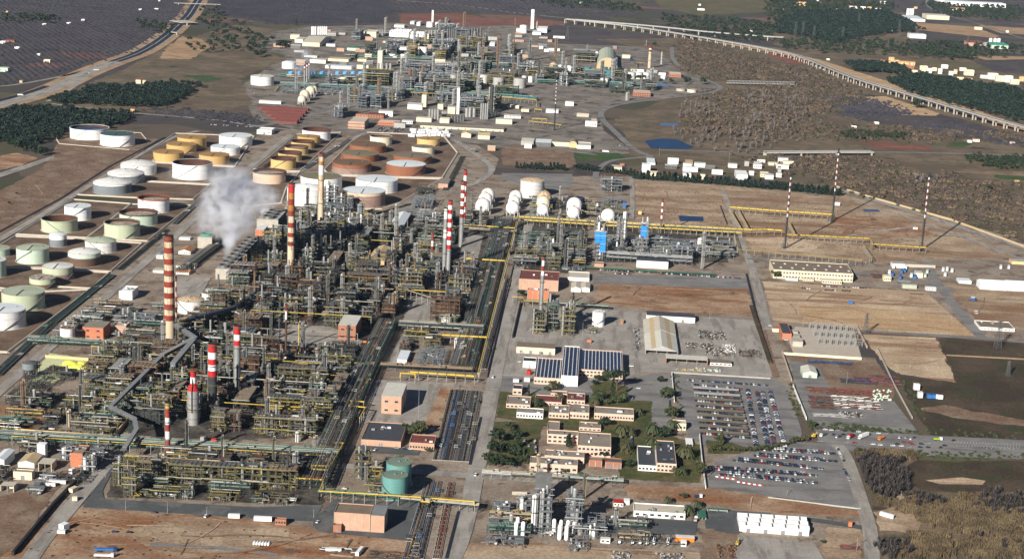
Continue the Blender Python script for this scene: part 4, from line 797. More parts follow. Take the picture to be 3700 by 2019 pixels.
for a in[
(1,1,1412,650,1403,1030,34,'silver','tall shining column before the white shed','the shining column'),(1,1,1798,700,1795,830,28,'steel_light','short silver column beyond the crude unit',None),
(1,1,2262,668,2252,910,22,'silver','slender silver column before the first spheres','the slender column'),(1,1,1050,655,1046,850,62,'grey_blue','fat slate blue vessel behind the crude unit','the slate vessel'),
(1,1,183,968,180,1330,24,'steel_light','grey column beside the scorched chimney',None),(1,1,268,880,265,1250,22,'steel_dark','dark column behind the scorched chimney',None),
(1,1,1705,790,1700,1090,16,'steel_light','thin grey column in the crude unit',None),(1,1,1232,1105,1225,1310,34,'steel','grey column before the beige shed',None),(1,1,905,1150,903,1300,16,'steel_light','thin column before the air coolers',None),
(1,1,1515,1150,1508,1390,24,'steel','grey column in the cracking unit',None),(1,1,1562,905,1558,1040,22,'steel_light','short column behind the cracking unit',None),(1,1,1330,1215,1322,1406,22,'rust_pipe','rusty pink column in the cracking unit',None),(1,1,1362,1240,1360,1380,26,'silver','short bright vessel in the cracking unit',None),
(1,2,716,-40,710,355,28,'steel','tall dark grey column before the cracking unit','the dark grey column'),(1,2,462,440,460,832,22,'steel_light','tall grey duct column beside a yellow pipe','the duct column'),(1,2,486,470,484,832,14,'steel','thin duct beside the duct column',None),
(1,2,147,330,145,620,16,'steel','thin column in the dark unit',None),(1,2,235,360,235,580,14,'steel_light','pale thin column in the dark unit',None),(1,2,573,830,568,1080,18,'steel_light','grey column behind the cooler deck',None),(1,2,603,1090,597,1350,24,'steel','grey column before the cooler deck',None),(1,2,470,1270,466,1500,26,'steel_light','grey column at the road side of the middle unit',None),(1,2,545,990,543,1180,16,'steel_light','short pale column among the coolers',None),
(1,2,2010,595,2008,690,28,'white','white upright vessel beside the main rack','the white upright vessel'),(1,2,2068,640,2066,740,30,'silver','silver upright vessel beside the main rack',None),
(0,2,805,905,815,1180,26,'steel','dark column beside the sulphur pit','the pit side column'),(0,2,2025,690,2028,1000,24,'steel','grey column beside the broad striped chimney',None),(0,2,2212,750,2212,1010,24,'steel_light','pale column right of the broad striped chimney',None),(0,2,2290,840,2290,1050,28,'steel_light','pale vessel column in the middle unit',None),(0,2,2390,860,2388,1170,22,'steel_light','pale column below the capped chimney',None),(0,2,1400,640,1398,840,24,'steel','brown grey column behind the conveyor',None),(0,2,1345,690,1345,850,14,'steel','thin column behind the conveyor',None),
(0,3,690,-80,690,70,34,'stack_concrete','cream vessel beyond the pipe bridge',None),(0,3,1868,10,1876,405,26,'steel_dark','dark column beside the orange flue','the dark flue side column'),(0,3,2228,170,2232,400,16,'olive_steel','olive lattice column by the green rack',None),
(1,3,170,185,172,455,22,'olive_steel','olive column by the green rack end',None),(1,3,588,180,588,270,38,'silver','short silver vessel before the main coolers',None),(1,3,603,290,601,362,34,'blue_box','blue drum by the green pipe rack','the blue drum'),(1,3,1103,440,1098,650,26,'steel_light','grey column beside the teal tanks',None),(1,3,415,130,415,225,40,'white_dirty','white skirted vessel in the middle unit',None),
(2,1,472,735,464,1000,20,'silver','slim silver column before the lone sphere','the slim sphere side column'),(2,1,258,1000,252,1170,20,'silver','short silver column in the sphere side unit',None),(2,1,290,950,286,1110,12,'steel_light','thin column in the sphere side unit',None),(2,1,1930,930,1908,1298,26,'silver','tall silver flue at the end of the grey unit','the grey unit flue'),(2,1,1892,1000,1882,1115,46,'white','white upright vessel in the grey unit',None),
(2,3,222,768,212,1118,48,'white','tall white cold box column in the gas works','the white cold column'),(2,3,262,350,255,600,28,'stack_concrete','cream flue behind the gas works','the cream flue'),(2,3,728,550,716,800,26,'olive_steel','olive and white vent column in the gas works','the vent column'),
(1,0,1388,738,1388,905,22,'silver','far silver column among green pipes','the far silver column'),(1,0,1648,730,1648,928,24,'silver','far silver column beyond the beige tower','the far tall column'),(1,0,922,855,924,1085,18,'silver','far silver column beside a green tank','the far pair column'),(1,0,977,850,978,1010,10,'steel_light','far thin column beside the green tank',None),(1,0,1328,880,1328,1095,16,'silver','far silver column before the green coolers',None),(1,0,1370,845,1370,1020,10,'yellow_rail','far yellowish mast',None),(1,0,1790,765,1790,900,22,'silver','far silver column behind the green rack',None),(1,0,1745,830,1745,930,14,'steel_light','far thin column behind the green rack',None),(1,0,1915,690,1912,800,16,'silver','far silver column near the grey tanks',None),
(1,0,2427,378,2422,700,22,'rust_pipe','far tall brown flue','the far brown flue'),(1,0,2548,360,2544,610,14,'steel_light','far tall grey flue','the far grey flue'),(1,0,2272,470,2268,740,18,'rust_pipe','far brown lattice flue','the far lattice flue'),(1,0,2188,710,2186,830,18,'silver','far stubby silver column',None),(1,0,2160,650,2158,740,10,'steel_light','far short mast',None),(1,0,2035,690,2030,900,12,'steel_light','far mast behind the white tower',None),(1,0,1865,925,1865,1040,10,'steel_light','far thin mast before the green rack',None),(1,0,2225,810,2222,915,18,'silver','far silver vessel by the grey tank',None),
(2,0,92,512,92,630,12,'white','far white flue in the aromatics unit',None),(2,0,1503,528,1500,650,11,'white_dirty','far thin white flue near the beige chimney',None),(2,0,22,195,12,600,10,'rust_pipe','far red guyed mast',None),(2,0,250,220,248,300,8,'white','far thin white pipe',None),(2,0,1297,790,1295,895,12,'steel_light','far flue beside the dark pond',None),(2,0,1155,940,1155,1012,34,'silver','far silver silo by the brick block',None),
(2,0,460,560,460,690,12,'steel','far dark column in the aromatics unit',None),(2,0,492,560,492,680,14,'steel','far dark column beside the bullets',None),(2,0,600,565,598,650,12,'steel','far dark thin column',None),(2,0,28,520,28,640,8,'steel','far mast at the aromatics unit',None),(1,0,1545,330,1545,400,8,'steel_light','far thin post',None),
]:column(*a)
# slim white column with lettering band and far gas column
for a,w_ in[((1,0,1775,108,1775,232),17),((2,0,205,100,202,292),30),((1,0,2032,888,2030,1148),26)]:
 B,H=upright(*a);s_=pxm(B,w_);lab={17:'far slim square white tower beside two tanks',30:'far square white tower lettered in blue near its top',26:'far square white tower among the polymer silos'}[w_]
 e=thing('cold_box_tower',lab,'tower',B);mark(B,lab.split(' beside')[0].replace('far','the far').split(' lettered')[0].split(' among')[0]if w_!=26 else 'the polymer tower')
 q=MB();q.box(0,0,0,s_,s_,H);q.build('shaft','white',e)
 q=MB();q.box(0,0,H+0.02,s_*1.08,s_*1.08,0.8);q.build('cap','white_dirty',e)
 if w_==30:
  for k in range(6):
   q=MB();q.box(-s_*0.32+k*s_*0.13,-s_/2-0.06,H*0.80+(k%2)*0.4,s_*0.09,0.1,H*0.035);q.build('letter','blue_box',e)
  q=MB();q.box(0,-s_/2-0.06,H*0.70,s_*0.34,0.1,H*0.035);q.build('emblem','blue_box',e)
def flare(c,r,xt,yt,xb,yb,label,words,low=0.42):
 B,H=upright(c,r,xt,yt,xb,yb);e=thing('flare_stack',label,'flare stack',B);mark(B,words);R=1.15
 q=MB();q.cyl(0,0,0,H*low,R,n=10);q.build('riser','steel_dark',e)
 k=13
 for i in range(k):
  z0,z1=H*(low+(0.95-low)*i/k),H*(low+(0.95-low)*(i+1)/k)
  q=MB();q.cyl(0,0,z0,z1,R*0.95,n=10);q.build('band','stack_red' if i%2==k%2 else 'white',e)
 q=MB();q.cyl(0,0,H*0.95,H,R*1.1,n=10);q.build('tip','soot',e)
 q=MB();q.ring(0,0,H*0.945,H*0.95,R,R+2.0,12);q.ring(0,0,H*0.90,H*0.905,R,R+1.4,12);q.build('platform','steel_dark',e,'stuff')
 # lattice derrick: three legs with bracing, and a spread foot
 for i in range(3):
  a=2*math.pi*i/3+0.4;q=MB();q.tube((2.1*math.cos(a),2.1*math.sin(a),H*0.10),(1.9*math.cos(a),1.9*math.sin(a),H*0.93),0.16,4)
  q.tube((6.0*math.cos(a),6.0*math.sin(a),0),(2.1*math.cos(a),2.1*math.sin(a),H*0.10),0.3,5);q.build('leg','steel_dark',e)
 q=MB();nz=26
 for j in range(nz):
  for i in range(3):
   a,b=2*math.pi*i/3+0.4,2*math.pi*(i+1)/3+0.4;z0=H*(0.10+0.83*j/nz);z1=H*(0.10+0.83*(j+1)/nz)
   q.beam((2*math.cos(a),2*math.sin(a),z0),(2*math.cos(b),2*math.sin(b),z1),0.1,0.1)
 q.build('bracing','steel_dark',e,'stuff')
 q=MB();q.cyl(-3.5,-2.0,0.5,6.5,1.6,n=10);q.build('seal_drum','steel',e)
 return e
flare(3,1,222,330,168,1095,'red and white flare stack nearest the car yard','the front flare')
flare(3,1,700,92,645,822,'red and white flare stack before the scrub plain','the middle flare')
flare(3,1,1612,330,1543,1112,'red and white flare stack standing apart by the flood road','the lone flare')
flare(2,0,447,778,425,1312,'red and white flare stack of the far works','the far flare',low=0.5)
flare(2,0,1352,392,1350,470,'tiny far red and white mast by the switchgear','the tiny far mast',low=0.1)
# --- buildings
_winmesh={}
def shared_box(key,sx,sy,sz,mat):
 k=(key,round(sx,2),round(sy,2),round(sz,2),mat)
 if k not in _winmesh:
  q=MB();q.box(0,0,0,sx,sy,sz);_winmesh[k]=q.mesh(key,[mat])
 return _winmesh[k]
def building(c,r,xl,xr,yb,yt,yk,label,words,wall='pink',roof='roof_grey',style='flat',wins=None,doors=0,plant=0,name='building',cat='building',ends=None,parapet=True,skyl=0,open_front=False,dmax=None,group=None,ridge=None,H=None):
 """xl,yb near left base corner; xr near right corner; yt near left eave; yk far left eave (tile px)"""
 A=g(t(c,r,xl,yb));x1=xat(A.y,0,t(c,r,xr,yb)[0])
 H=H or max(2.5,zat(A.x,A.y,t(c,r,xl,yt)[1]));Y1=yat(A.x,H,t(c,r,xl,yk)[1],A.y)
 w_,dp=max(2.5,x1-A.x),max(2.5,Y1-A.y)
 if dmax:dp=min(dp,dmax)
 return building_at(A.x,A.y,w_,dp,H,label,words,wall,roof,style,wins,doors,plant,name,cat,parapet,skyl,open_front,group,ridge)
def building_at(x,y,w_,dp,H,label,words,wall='pink',roof='roof_grey',style='flat',wins=None,doors=0,plant=0,name='building',cat='building',parapet=True,skyl=0,open_front=False,group=None,ridge=None):
 B=Vector((x+w_/2,y+dp/2,0));e=thing(name,label,cat,B,0,group)
 if words:mark(B,words)
 EXC.append((x-2,y-2,x+w_+2,y+dp+2))
 a,b=w_/2,dp/2
 q=MB()
 if open_front:
  q.box(0,b-0.2,0,w_,0.4,H);q.box(-a+0.2,-0.2,0,0.4,dp-0.5,H);q.box(a-0.2,-0.2,0,0.4,dp-0.5,H)
  q.build('wall',wall,e)
  k=max(2,int(w_/9))
  for i in range(k+1):
   o_=ob('post',shared_box('post',0.5,0.5,H,'steel_light'),e,loc=(-a+0.4+(w_-0.8)*i/k,-b+0.4,0))
 else:
  q.box(0,0,0,w_,dp,H-0.02);q.build('wall',wall,e)
 rh=ridge or 0.16*min(w_,dp)
 ov=0.35
 if style=='flat':
  q=MB();q.box(0,0,H,w_-(0.7 if parapet else-0.4),dp-(0.7 if parapet else-0.4),0.12);rf=q.build('roof',roof,e)
  if parapet:
   q=MB();z,h,p=H-0.02,0.8,0.35
   q.box(0,-b+p/2,z,w_,p,h);q.box(0,b-p/2,z,w_,p,h);q.box(-a+p/2,0,z,p,dp-2*p,h);q.box(a-p/2,0,z,p,dp-2*p,h);q.build('parapet',wall,e)
 elif style in('gabX','gabY'):
  q=MB();X,Y=(a+ov,b+ov)
  if style=='gabX':
   P=[(-X,-Y,H),(X,-Y,H),(X,0,H+rh),(-X,0,H+rh),(X,Y,H),(-X,Y,H)]
   q._add(P,[[0,1,2,3],[3,2,4,5]],0);g2=MB();g2._add([(-a,-b,H-0.03),(-a,b,H-0.03),(-a,0,H+rh-0.1),(a,-b,H-0.03),(a,b,H-0.03),(a,0,H+rh-0.1)],[[1,0,2],[3,4,5]],0)
  else:
   P=[(-X,-Y,H),(0,-Y,H+rh),(0,Y,H+rh),(-X,Y,H),(X,-Y,H),(X,Y,H)]
   q._add(P,[[0,1,2,3],[1,4,5,2]],0);g2=MB();g2._add([(-a,-b,H-0.03),(a,-b,H-0.03),(0,-b,H+rh-0.1),(-a,b,H-0.03),(a,b,H-0.03),(0,b,H+rh-0.1)],[[0,1,2],[4,3,5]],0)
  rf=q.build('roof',roof,e);g2.build('gable',wall,e)
  if skyl:
   for i in range(skyl):
    q=MB()
    if style=='gabY':
     x0,x1=(-X*0.62,-X*0.36)if i%2==0 else(X*0.36,X*0.62)
     zz=lambda xx:H+rh*(1-abs(xx)/X)+0.08
     q.quad((x0,-Y,zz(x0)),(x1,-Y,zz(x1)),(x1,Y,zz(x1)),(x0,Y,zz(x0)))
    else:
     xx=-a+w_*(i+0.5)/skyl;ww=w_/skyl*0.3;zz=lambda yy:H+rh*(1-abs(yy)/Y)+0.08
     q.quad((xx-ww,-Y*0.7,zz(Y*0.7)),(xx+ww,-Y*0.7,zz(Y*0.7)),(xx+ww,-Y*0.45,zz(Y*0.45)),(xx-ww,-Y*0.45,zz(Y*0.45)))
    q.build('skylight','roof_tan' if style=='gabY' else 'white',rf)
 elif style=='saw':
  rf=None;k=ridge or 3
  for i in range(k):
   y0,y1=-b+dp*i/k,-b+dp*(i+1)/k;q=MB();mid=(y0+y1)/2;h2=H+(y1-y0)*0.16
   q._add([(-a-ov,y0,H),(a+ov,y0,H),(a+ov,mid,h2),(-a-ov,mid,h2),(a+ov,y1,H),(-a-ov,y1,H)],[[0,1,2,3],[3,2,4,5]],0)
   q._add([(-a,y0,H),(-a,y1,H),(-a,mid,h2)],[[1,0,2]],0);q._add([(a,y0,H),(a,y1,H),(a,mid,h2)],[[0,1,2]],0)
   rf=q.build('roof_bay',roof,e)
   for j in range(5):
    q=MB();xx=-a+w_*(j+0.5+0.15*i)/5.3
    q.quad((xx-0.7,y0+0.4,H+0.2),(xx+0.7,y0+0.4,H+0.2),(xx+0.7,mid-0.3,h2+0.05),(xx-0.7,mid-0.3,h2+0.05));q.build('skylight','steel',rf)
 elif style=='barrel':
  q=MB();k=10;P=[]
  for j in range(k+1):
   an=math.pi*j/k;P.append((-a*math.cos(an),H+(ridge or a)*math.sin(an)))
  for(x0,z0),(x1,z1)in zip(P,P[1:]):q.quad((x0,-b,z0),(x1,-b,z1),(x1,b,z1),(x0,b,z0))
  rf=q.build('roof',roof,e)
  for yy,fl in((-b,0),(b,1)):
   q=MB();vs=[(px,yy,pz)for px,pz in P];f=list(range(len(vs)));q._add(vs,[f if fl else f[::-1]],0);q.build('end_wall','roof_tan',e)
 if style=='flat' and skyl:
  for i in range(skyl):
   o_=ob('roof_light',shared_box('roof_light',w_/skyl*0.35,dp*0.1,0.25,'white'),rf,loc=(-a+w_*(i+0.5)/skyl,(-0.2 if i%2 else 0.2)*dp,H+0.14))
 if wall in('pink_brick','brick_orange','brick','wall_cream','concrete')and w_>11 and not wins and not open_front and dp>5:
  k=max(2,int(w_/5.5));pm_=shared_box('pilaster',0.45,0.3,H-0.1,'concrete_light')
  for i in range(k+1):ob('pilaster',pm_,e,loc=(-a+0.25+(w_-0.5)*i/k,-b-0.12,0))
 if roof=='solar' and w_>12:
  q=MB();nx,ny=int(w_/3.6),int(dp/2.6)
  for i in range(nx):
   for j in range(ny):q.box(-a+w_*(i+0.5)/nx,-b+dp*(j+0.5)/ny,H+0.16,0.8,1.1,0.1)
  q.build('roof_lights','white',e,'stuff')
 for i in range(plant):
  o_=ob('roof_unit',shared_box('roof_unit',random.choice((1.6,2.4,3.2)),random.choice((1.4,2.2)),random.choice((1.0,1.6)),random.choice(['steel_light','white_dirty','steel'])),rf or e,loc=(random.uniform(-a*0.7,a*0.7),random.uniform(-b*0.7,b*0.7),H+0.14))
 if wins:
  nr,nc=wins;fh=(H-0.6)/nr;ww=w_/nc
  for i in range(nr):
   for j in range(nc):
    wn=ob('window',shared_box('window',min(ww*0.62,3.2),0.12,min(fh*0.42,1.7),'glass'),e,loc=(-a+ww*(j+0.5),-b-0.03,0.5+fh*i+fh*0.32))
    if y<1750:ob('sill',shared_box('sill',min(ww*0.62,3.2)+0.3,0.3,0.16,'concrete_light'),wn,loc=(0,-0.1,-0.2))
 for i in range(doors):
  ob('door',shared_box('door',3.2 if w_>14 else 1.2,0.14,min(H*0.6,3.6),'door_grey'),e,loc=(-a+w_*(i+0.5)/doors,-b-0.05,0.02))
 return e
BL=[
# gas works, offices and workshops right of the main road
(2,2,1340,1668,750,708,545,'front open tent shed with pale roof and two tan roof strips','the front tent shed',W(wall='wall_grey',roof='roof_pale',style='gabY',skyl=2,open_front=True,ridge=6)),
(2,2,1328,1645,575,538,400,'rear open tent shed with beige roof and two tan roof strips','the rear tent shed',W(wall='wall_grey',roof='roof_beige',style='gabY',skyl=2,open_front=True,ridge=6)),
(2,2,1352,1838,412,356,314,'long white shed with dark roof behind the tent sheds','the long white shed',W(wall='wall_white',roof='roof_dark',parapet=False,doors=2)),
(2,2,1545,1965,846,790,748,'long open shed with brick ends and pale roof','the brick ended shed',W(wall='brick_orange',roof='roof_pale',parapet=False,open_front=True)),
(2,2,1993,2208,862,832,798,'low white block with five small windows','the low white block',W(wall='wall_white',roof='roof_brown',wins=(1,5),parapet=False)),
(2,2,42,430,738,672,625,'long garage with brown roof and open bays','the long garage',W(wall='wall_beige',roof='roof_brown',parapet=False,doors=4)),
(2,2,218,490,1050,985,788,'low workshop with solar roof beside the tall solar hall','the low solar workshop',W(wall='pink',roof='solar',wins=(1,8))),
(2,2,490,658,1070,968,670,'tall narrow hall with solar roof','the tall solar hall',W(wall='wall_white',roof='solar')),
(2,2,668,1112,978,905,703,'wide workshop with solar roof and two window rows','the wide solar workshop',W(wall='pink',roof='solar',wins=(2,12))),
(2,2,108,238,885,822,782,'white box garage with grey roof','the white box garage',W(wall='wall_white',roof='steel_dark',doors=1)),
(2,2,5,97,1160,1100,1058,'small pink cube house with dark roof','the pink cube house',W(roof='solar',wins=(1,2))),
(2,2,-60,180,1290,1252,1168,'low pink office with grey roof next to the main road','the roadside office',W(plant=3,wins=(1,6))),
(2,2,228,497,1262,1225,1160,'low pink office with dark red roof','the red roofed office',W(roof='roof_red',wins=(1,6))),
(2,2,552,730,1250,1212,1138,'pink office with red roof full of roof machines','the machine roofed office',W(roof='roof_red',plant=7,wins=(1,5))),
(2,2,368,570,1392,1340,1258,'pink office with roof plant in the middle row','the middle row office',W(plant=6,wins=(1,6))),
(2,2,578,772,1396,1335,1252,'pink office with big roof duct','the duct roofed office',W(plant=5,wins=(1,6))),
(2,2,825,1222,1402,1345,1278,'long pink office with white window band','the long pink office',W(plant=7,wins=(1,14))),
(2,2,45,310,1390,1338,1288,'low white walled office beside the lawn','the white walled office',W(wall='wall_white',plant=2,wins=(1,9))),
(2,2,390,552,1172,1145,1118,'thin pink wing behind the red roofed offices','the thin pink wing',W(wins=(1,5))),
(2,3,352,660,238,150,105,'pink two storey wing facing the conifer','the conifer wing',W(wins=(2,6),plant=1)),
(2,3,352,472,148,112,18,'narrow pink wing of the courtyard office','the courtyard wing',W(wins=(1,3))),
(2,3,655,990,365,265,128,'large pink two storey office block with roof light well','the large pink office',W(wins=(2,8),plant=4)),
(2,3,674,892,112,82,25,'pink wing behind the large office','the rear pink wing',W(wins=(1,5),plant=3)),
(2,3,175,655,515,440,372,'pink office with cluttered roof beside the parked minibuses','the cluttered office',W(plant=14,wins=(1,8),doors=2)),
(2,3,325,722,440,365,305,'pink block with bulky grey air handlers on the roof','the air handler block',W(plant=8,wins=(1,7))),
(2,3,772,903,472,412,378,'small brick plant house','the small brick house',W(wall='brick',roof='roof_grey',doors=1)),
(2,3,935,1098,492,430,388,'small brick house with metal roof','the metal roofed brick house',W(wall='brick',roof='steel',doors=2)),
(2,3,1265,1450,517,462,268,'white wing of the black roofed office','the black roofed wing',W(wall='wall_white',roof='roof_dark',wins=(1,5),plant=2)),
(2,3,1452,1648,530,442,212,'tall pink block of the black roofed office','the black roofed office',W(wall='pink',roof='roof_dark',wins=(2,5),plant=6)),
(2,3,1610,1748,105,40,5,'gatehouse with beige flat roof','the gatehouse',W(wall='wall_beige',roof='roof_beige',wins=(1,4))),
(2,3,1750,1818,270,245,185,'white canopy roof beside the boundary wall','the white canopy',W(wall='wall_grey',roof='white',open_front=True,parapet=False)),
(2,3,1222,1740,975,922,840,'long white canteen with tan flat roof','the white canteen',W(wall='wall_white',roof='roof_beige',plant=5,wins=(1,7),doors=2)),
(2,3,1022,1118,872,835,797,'tiny white house with bright red roof','the tiny red roofed house',W(wall='wall_white',roof='red',parapet=False,wins=(1,3))),
(2,3,1125,1180,855,815,790,'white cabin beside the tiny red roofed house',None,W(wall='wall_white',roof='white',parapet=False)),
(2,3,222,385,815,795,640,'grey sheet metal compressor house in the gas works','the grey compressor house',W(wall='steel',roof='steel_light',style='gabY',H=24)),
(2,3,1875,1952,1010,985,905,'green roofed carport by the works gate','the green carport',W(wall='wall_grey',roof='green_shade',open_front=True,parapet=False)),
(2,3,1965,2170,925,905,885,'long green canopy over parked bikes','the long green canopy',W(wall='wall_grey',roof='green_shade',open_front=True,parapet=False)),
(2,3,2288,2985,1128,1062,930,'white hall with three parallel ridged roofs','the white hall',W(wall='white',roof='white',style='saw',doors=4)),
(2,3,1645,1832,1222,1180,1155,'orange and white tanker canopy','the orange canopy',W(wall='orange',roof='white_dirty',parapet=False)),
(2,3,1698,1752,1275,1228,1205,'white weighbridge cabin beside the orange canopy',None,W(wall='wall_white',roof='white',parapet=False,wins=(1,1))),
(2,3,890,985,1240,1200,1178,'white cabin beside the tanker bays',None,W(wall='wall_white',roof='white_dirty',parapet=False,wins=(1,2))),
(1,3,782,1145,1110,938,842,'large brick compressor hall with brown roof','the brick compressor hall',W(wall='pink_brick',roof='roof_brown',wins=None)),
(1,3,1150,1288,1135,960,862,'open ended bay of the compressor hall with silver roof','the silver roofed bay',W(wall='pink_brick',roof='steel_light',parapet=False)),
(1,3,776,856,1136,1068,1040,'brick stair annex at the compressor hall corner',None,W(wall='brick',roof='roof_grey',doors=1)),
(1,3,192,302,1062,1008,988,'little brick hut with four windows','the little brick hut',W(wall='brick',roof='roof_brown',wins=(1,4))),
(1,3,1055,1455,262,205,25,'long low brick block with wide slate grey roof','the slate grey roof',W(wall='pink_brick',roof='roof_dark',wins=None,doors=1,plant=6)),
(1,3,1542,1790,305,235,152,'brick office with dark red roof','the dark red roof',W(wall='pink_brick',roof='roof_red',wins=(1,9),plant=2)),
(1,2,825,1000,605,455,352,'brick control house with white roof in the cracking unit','the brick control house',W(wall='brick',roof='roof_pale',wins=(2,2),parapet=False)),
(1,2,1258,1458,1348,1168,1032,'tall brick switch house beside the rack','the tall switch house',W(wall='pink_brick',roof='roof_pale',wins=(2,2),parapet=False)),
(1,2,1418,1515,845,800,708,'pale blue metal container house','the pale blue house',W(wall='white_dirty',roof='white_roof',parapet=False)),
(1,1,1340,1480,905,862,735,'white roofed compressor shed','the white roofed shed',W(wall='grey_blue',roof='white_roof',style='gabY')),
(1,1,1120,1290,1255,1215,1075,'weathered beige roofed shed in the process area','the weathered shed',W(wall='roof_tan',roof='roof_tan',style='gabY')),
(1,1,1832,1928,485,440,385,'brick substation by the brown tank bund','the bund substation',W(wall='pink_brick',roof='roof_grey',parapet=False)),
(1,1,-5,80,968,900,862,'brick house with white roof beside the cooling tower','the cooling tower house',W(wall='brick_orange',roof='white_roof',parapet=False)),
(0,2,832,1040,600,475,410,'orange brick boiler house with grey roof','the boiler house',W(wall='brick_orange',roof='roof_grey',wins=(2,2),parapet=False)),
(0,2,1142,1268,545,465,428,'grey and brick filter house','the filter house',W(wall='pink_brick',roof='wall_grey',plant=4)),
(0,2,1197,1330,200,120,66,'white block with rooftop tower','the white tower block',W(wall='wall_white',roof='white',plant=3)),
(0,2,1007,1130,345,300,266,'white pump house with dark roof','the white pump house',W(wall='wall_white',roof='roof_red')),
(0,3,710,832,476,342,258,'tall brick switch house at the drain','the drain switch house',W(wall='brick_orange',roof='roof_grey',wins=None,plant=3)),
(0,3,135,322,600,528,500,'beige flat roofed hut','the beige hut',W(wall='wall_beige',roof='roof_grey',doors=1)),
(0,3,385,520,520,440,385,'open beige transformer bay','the transformer bay',W(wall='wall_beige',roof='roof_beige',open_front=True,parapet=False)),
(0,3,5,140,725,660,622,'second open beige transformer bay',None,W(wall='wall_beige',roof='roof_beige',open_front=True,parapet=False)),
(0,3,180,345,480,430,345,'pale ridged shed with tan roof',None,W(wall='white_dirty',roof='roof_tan',style='gabY')),
(0,3,375,455,385,250,225,'tall white conveyor house with a rounded top','the white conveyor house',W(wall='white',roof='white',parapet=False)),
(0,3,-60,45,490,400,300,'white shed cut by the frame edge',None,W(wall='white_dirty',roof='white_roof',style='gabY')),
(2,1,1252,1568,1285,1212,1182,'white switch house with dark roof before the grey unit','the white switch house',W(wall='wall_white',roof='roof_dark',parapet=False)),
(2,1,828,920,1278,1250,1228,'small pink hut beside the white switch house',None,W(wall='pink_brick',roof='roof_grey')),
(2,2,66,462,100,-5,-95,'wide brick block with dark red roof','the wide red roof',W(wall='pink_brick',roof='roof_red',plant=4)),
(2,2,152,365,212,105,88,'orange cube building beside the small unit','the orange cube',W(wall='brick_orange',roof='wall_grey',plant=5)),
(2,2,560,775,10,-20,-80,'white two bay shed with brown flat roof',None,W(wall='wall_white',roof='roof_beige')),
(2,2,592,690,122,85,30,'first gabled bay of the white workshop','the white gabled workshop',W(wall='wall_white',roof='roof_beige',style='gabY')),
(2,2,692,780,122,85,30,'second gabled bay of the white workshop',None,W(wall='wall_white',roof='roof_beige',style='gabY')),
(2,2,1088,1120,448,420,395,'tiny brick booth by the spiral stair tank',None,W(wall='brick',roof='roof_tan',parapet=False)),
# right edge
(3,1,50,850,1392,1308,1212,'long beige two storey depot with brown roof','the beige depot',W(wall='wall_beige',roof='roof_brown',wins=(2,26),skyl=14)),
(3,2,2130,2395,98,40,0,'first white fabric hall of two','the first fabric hall',W(wall='white',roof='white',style='gabX')),
(3,2,2398,2640,110,52,10,'second white fabric hall of two','the second fabric hall',W(wall='white',roof='white',style='gabX')),
(3,2,1920,2045,38,10,-20,'white shed beside the fabric halls',None,W(wall='white',roof='white_roof',parapet=False)),
(3,2,2128,2480,505,480,412,'low showroom with wide brown flat roof and columns','the showroom',W(wall='wall_white',roof='roof_brown',wins=(1,10),plant=4)),
(3,2,142,235,600,545,432,'brick switchgear house with black roof','the switchgear house',W(wall='brick_orange',roof='roof_dark',doors=1)),
(3,2,45,108,525,490,465,'little cream hut with red roof',None,W(wall='wall_cream',roof='brick',parapet=False)),
(3,2,245,348,672,620,578,'concrete transformer cell nearest the yard wall',None,W(wall='concrete_light',roof='concrete',parapet=False)),
(3,2,250,320,610,575,540,'concrete transformer cell in the middle',None,W(wall='concrete_light',roof='concrete',parapet=False)),
(3,2,235,300,555,525,500,'concrete transformer cell at the back',None,W(wall='concrete_light',roof='concrete',parapet=False)),
(3,2,348,492,985,935,870,'green white shed in the pipe yard','the pipe yard shed',W(wall='mint',roof='roof_pale',style='gabY',doors=1)),
(3,2,1352,1495,88,50,35,'grey green store beside the container park',None,W(wall='mint_roof',roof='wall_grey',parapet=False)),
(3,2,1588,1690,108,80,65,'white cabin with four windows',None,W(wall='wall_white',roof='white_roof',wins=(1,4),parapet=False)),
(3,1,2450,2620,1250,1220,1195,'ochre shed cut by the frame edge',None,W(wall='wall_ochre',roof='wall_grey',parapet=False)),
(3,2,178,300,8,-5,-35,'white office annex before the depot',None,W(wall='wall_white',roof='wall_grey',wins=(1,5))),
(3,2,350,460,15,-5,-35,'grey annex before the depot',None,W(wall='wall_beige',roof='roof_grey',wins=(1,4))),
(3,2,545,740,40,10,-20,'beige pillared annex at the depot end',None,W(wall='wall_beige',roof='roof_beige',wins=(1,8))),
# sites behind the open ground
(2,1,1305,1388,330,250,232,'white tower block of the gas depot','the gas depot block',W(wall='white',roof='white',parapet=False)),
(2,1,1360,1440,252,232,182,'long white lean-to behind the gas depot block',None,W(wall='white',roof='white_roof',parapet=False)),
(2,1,1718,1868,318,275,262,'white barrel tank house',None,W(wall='white',roof='white_roof',parapet=False)),
(2,1,1745,1818,255,225,200,'small brick office of the gas depot',None,W(wall='brick',roof='roof_tan',parapet=False)),
(2,1,1722,1800,378,340,315,'white cabin behind the windbreak',None,W(wall='white',roof='white_roof',parapet=False)),
(2,1,2255,2370,400,350,305,'white sloped roof shed behind the windbreak',None,W(wall='white_dirty',roof='white',parapet=False)),
(2,1,1000,1105,305,275,252,'beige gatehouse by the curved road','the beige gatehouse',W(wall='wall_beige',roof='roof_beige',parapet=False)),
(2,1,1085,1130,260,240,235,'red cabin beside the beige gatehouse',None,W(wall='brick',roof='brick',parapet=False)),
(2,1,575,650,80,40,10,'cream warehouse with rounded gable','the rounded gable warehouse',W(wall='wall_ochre',roof='roof_grey',style='barrel',ridge=5)),
(2,1,650,790,90,58,25,'white two storey office of the warehouse',None,W(wall='wall_white',roof='roof_beige',wins=(2,6))),
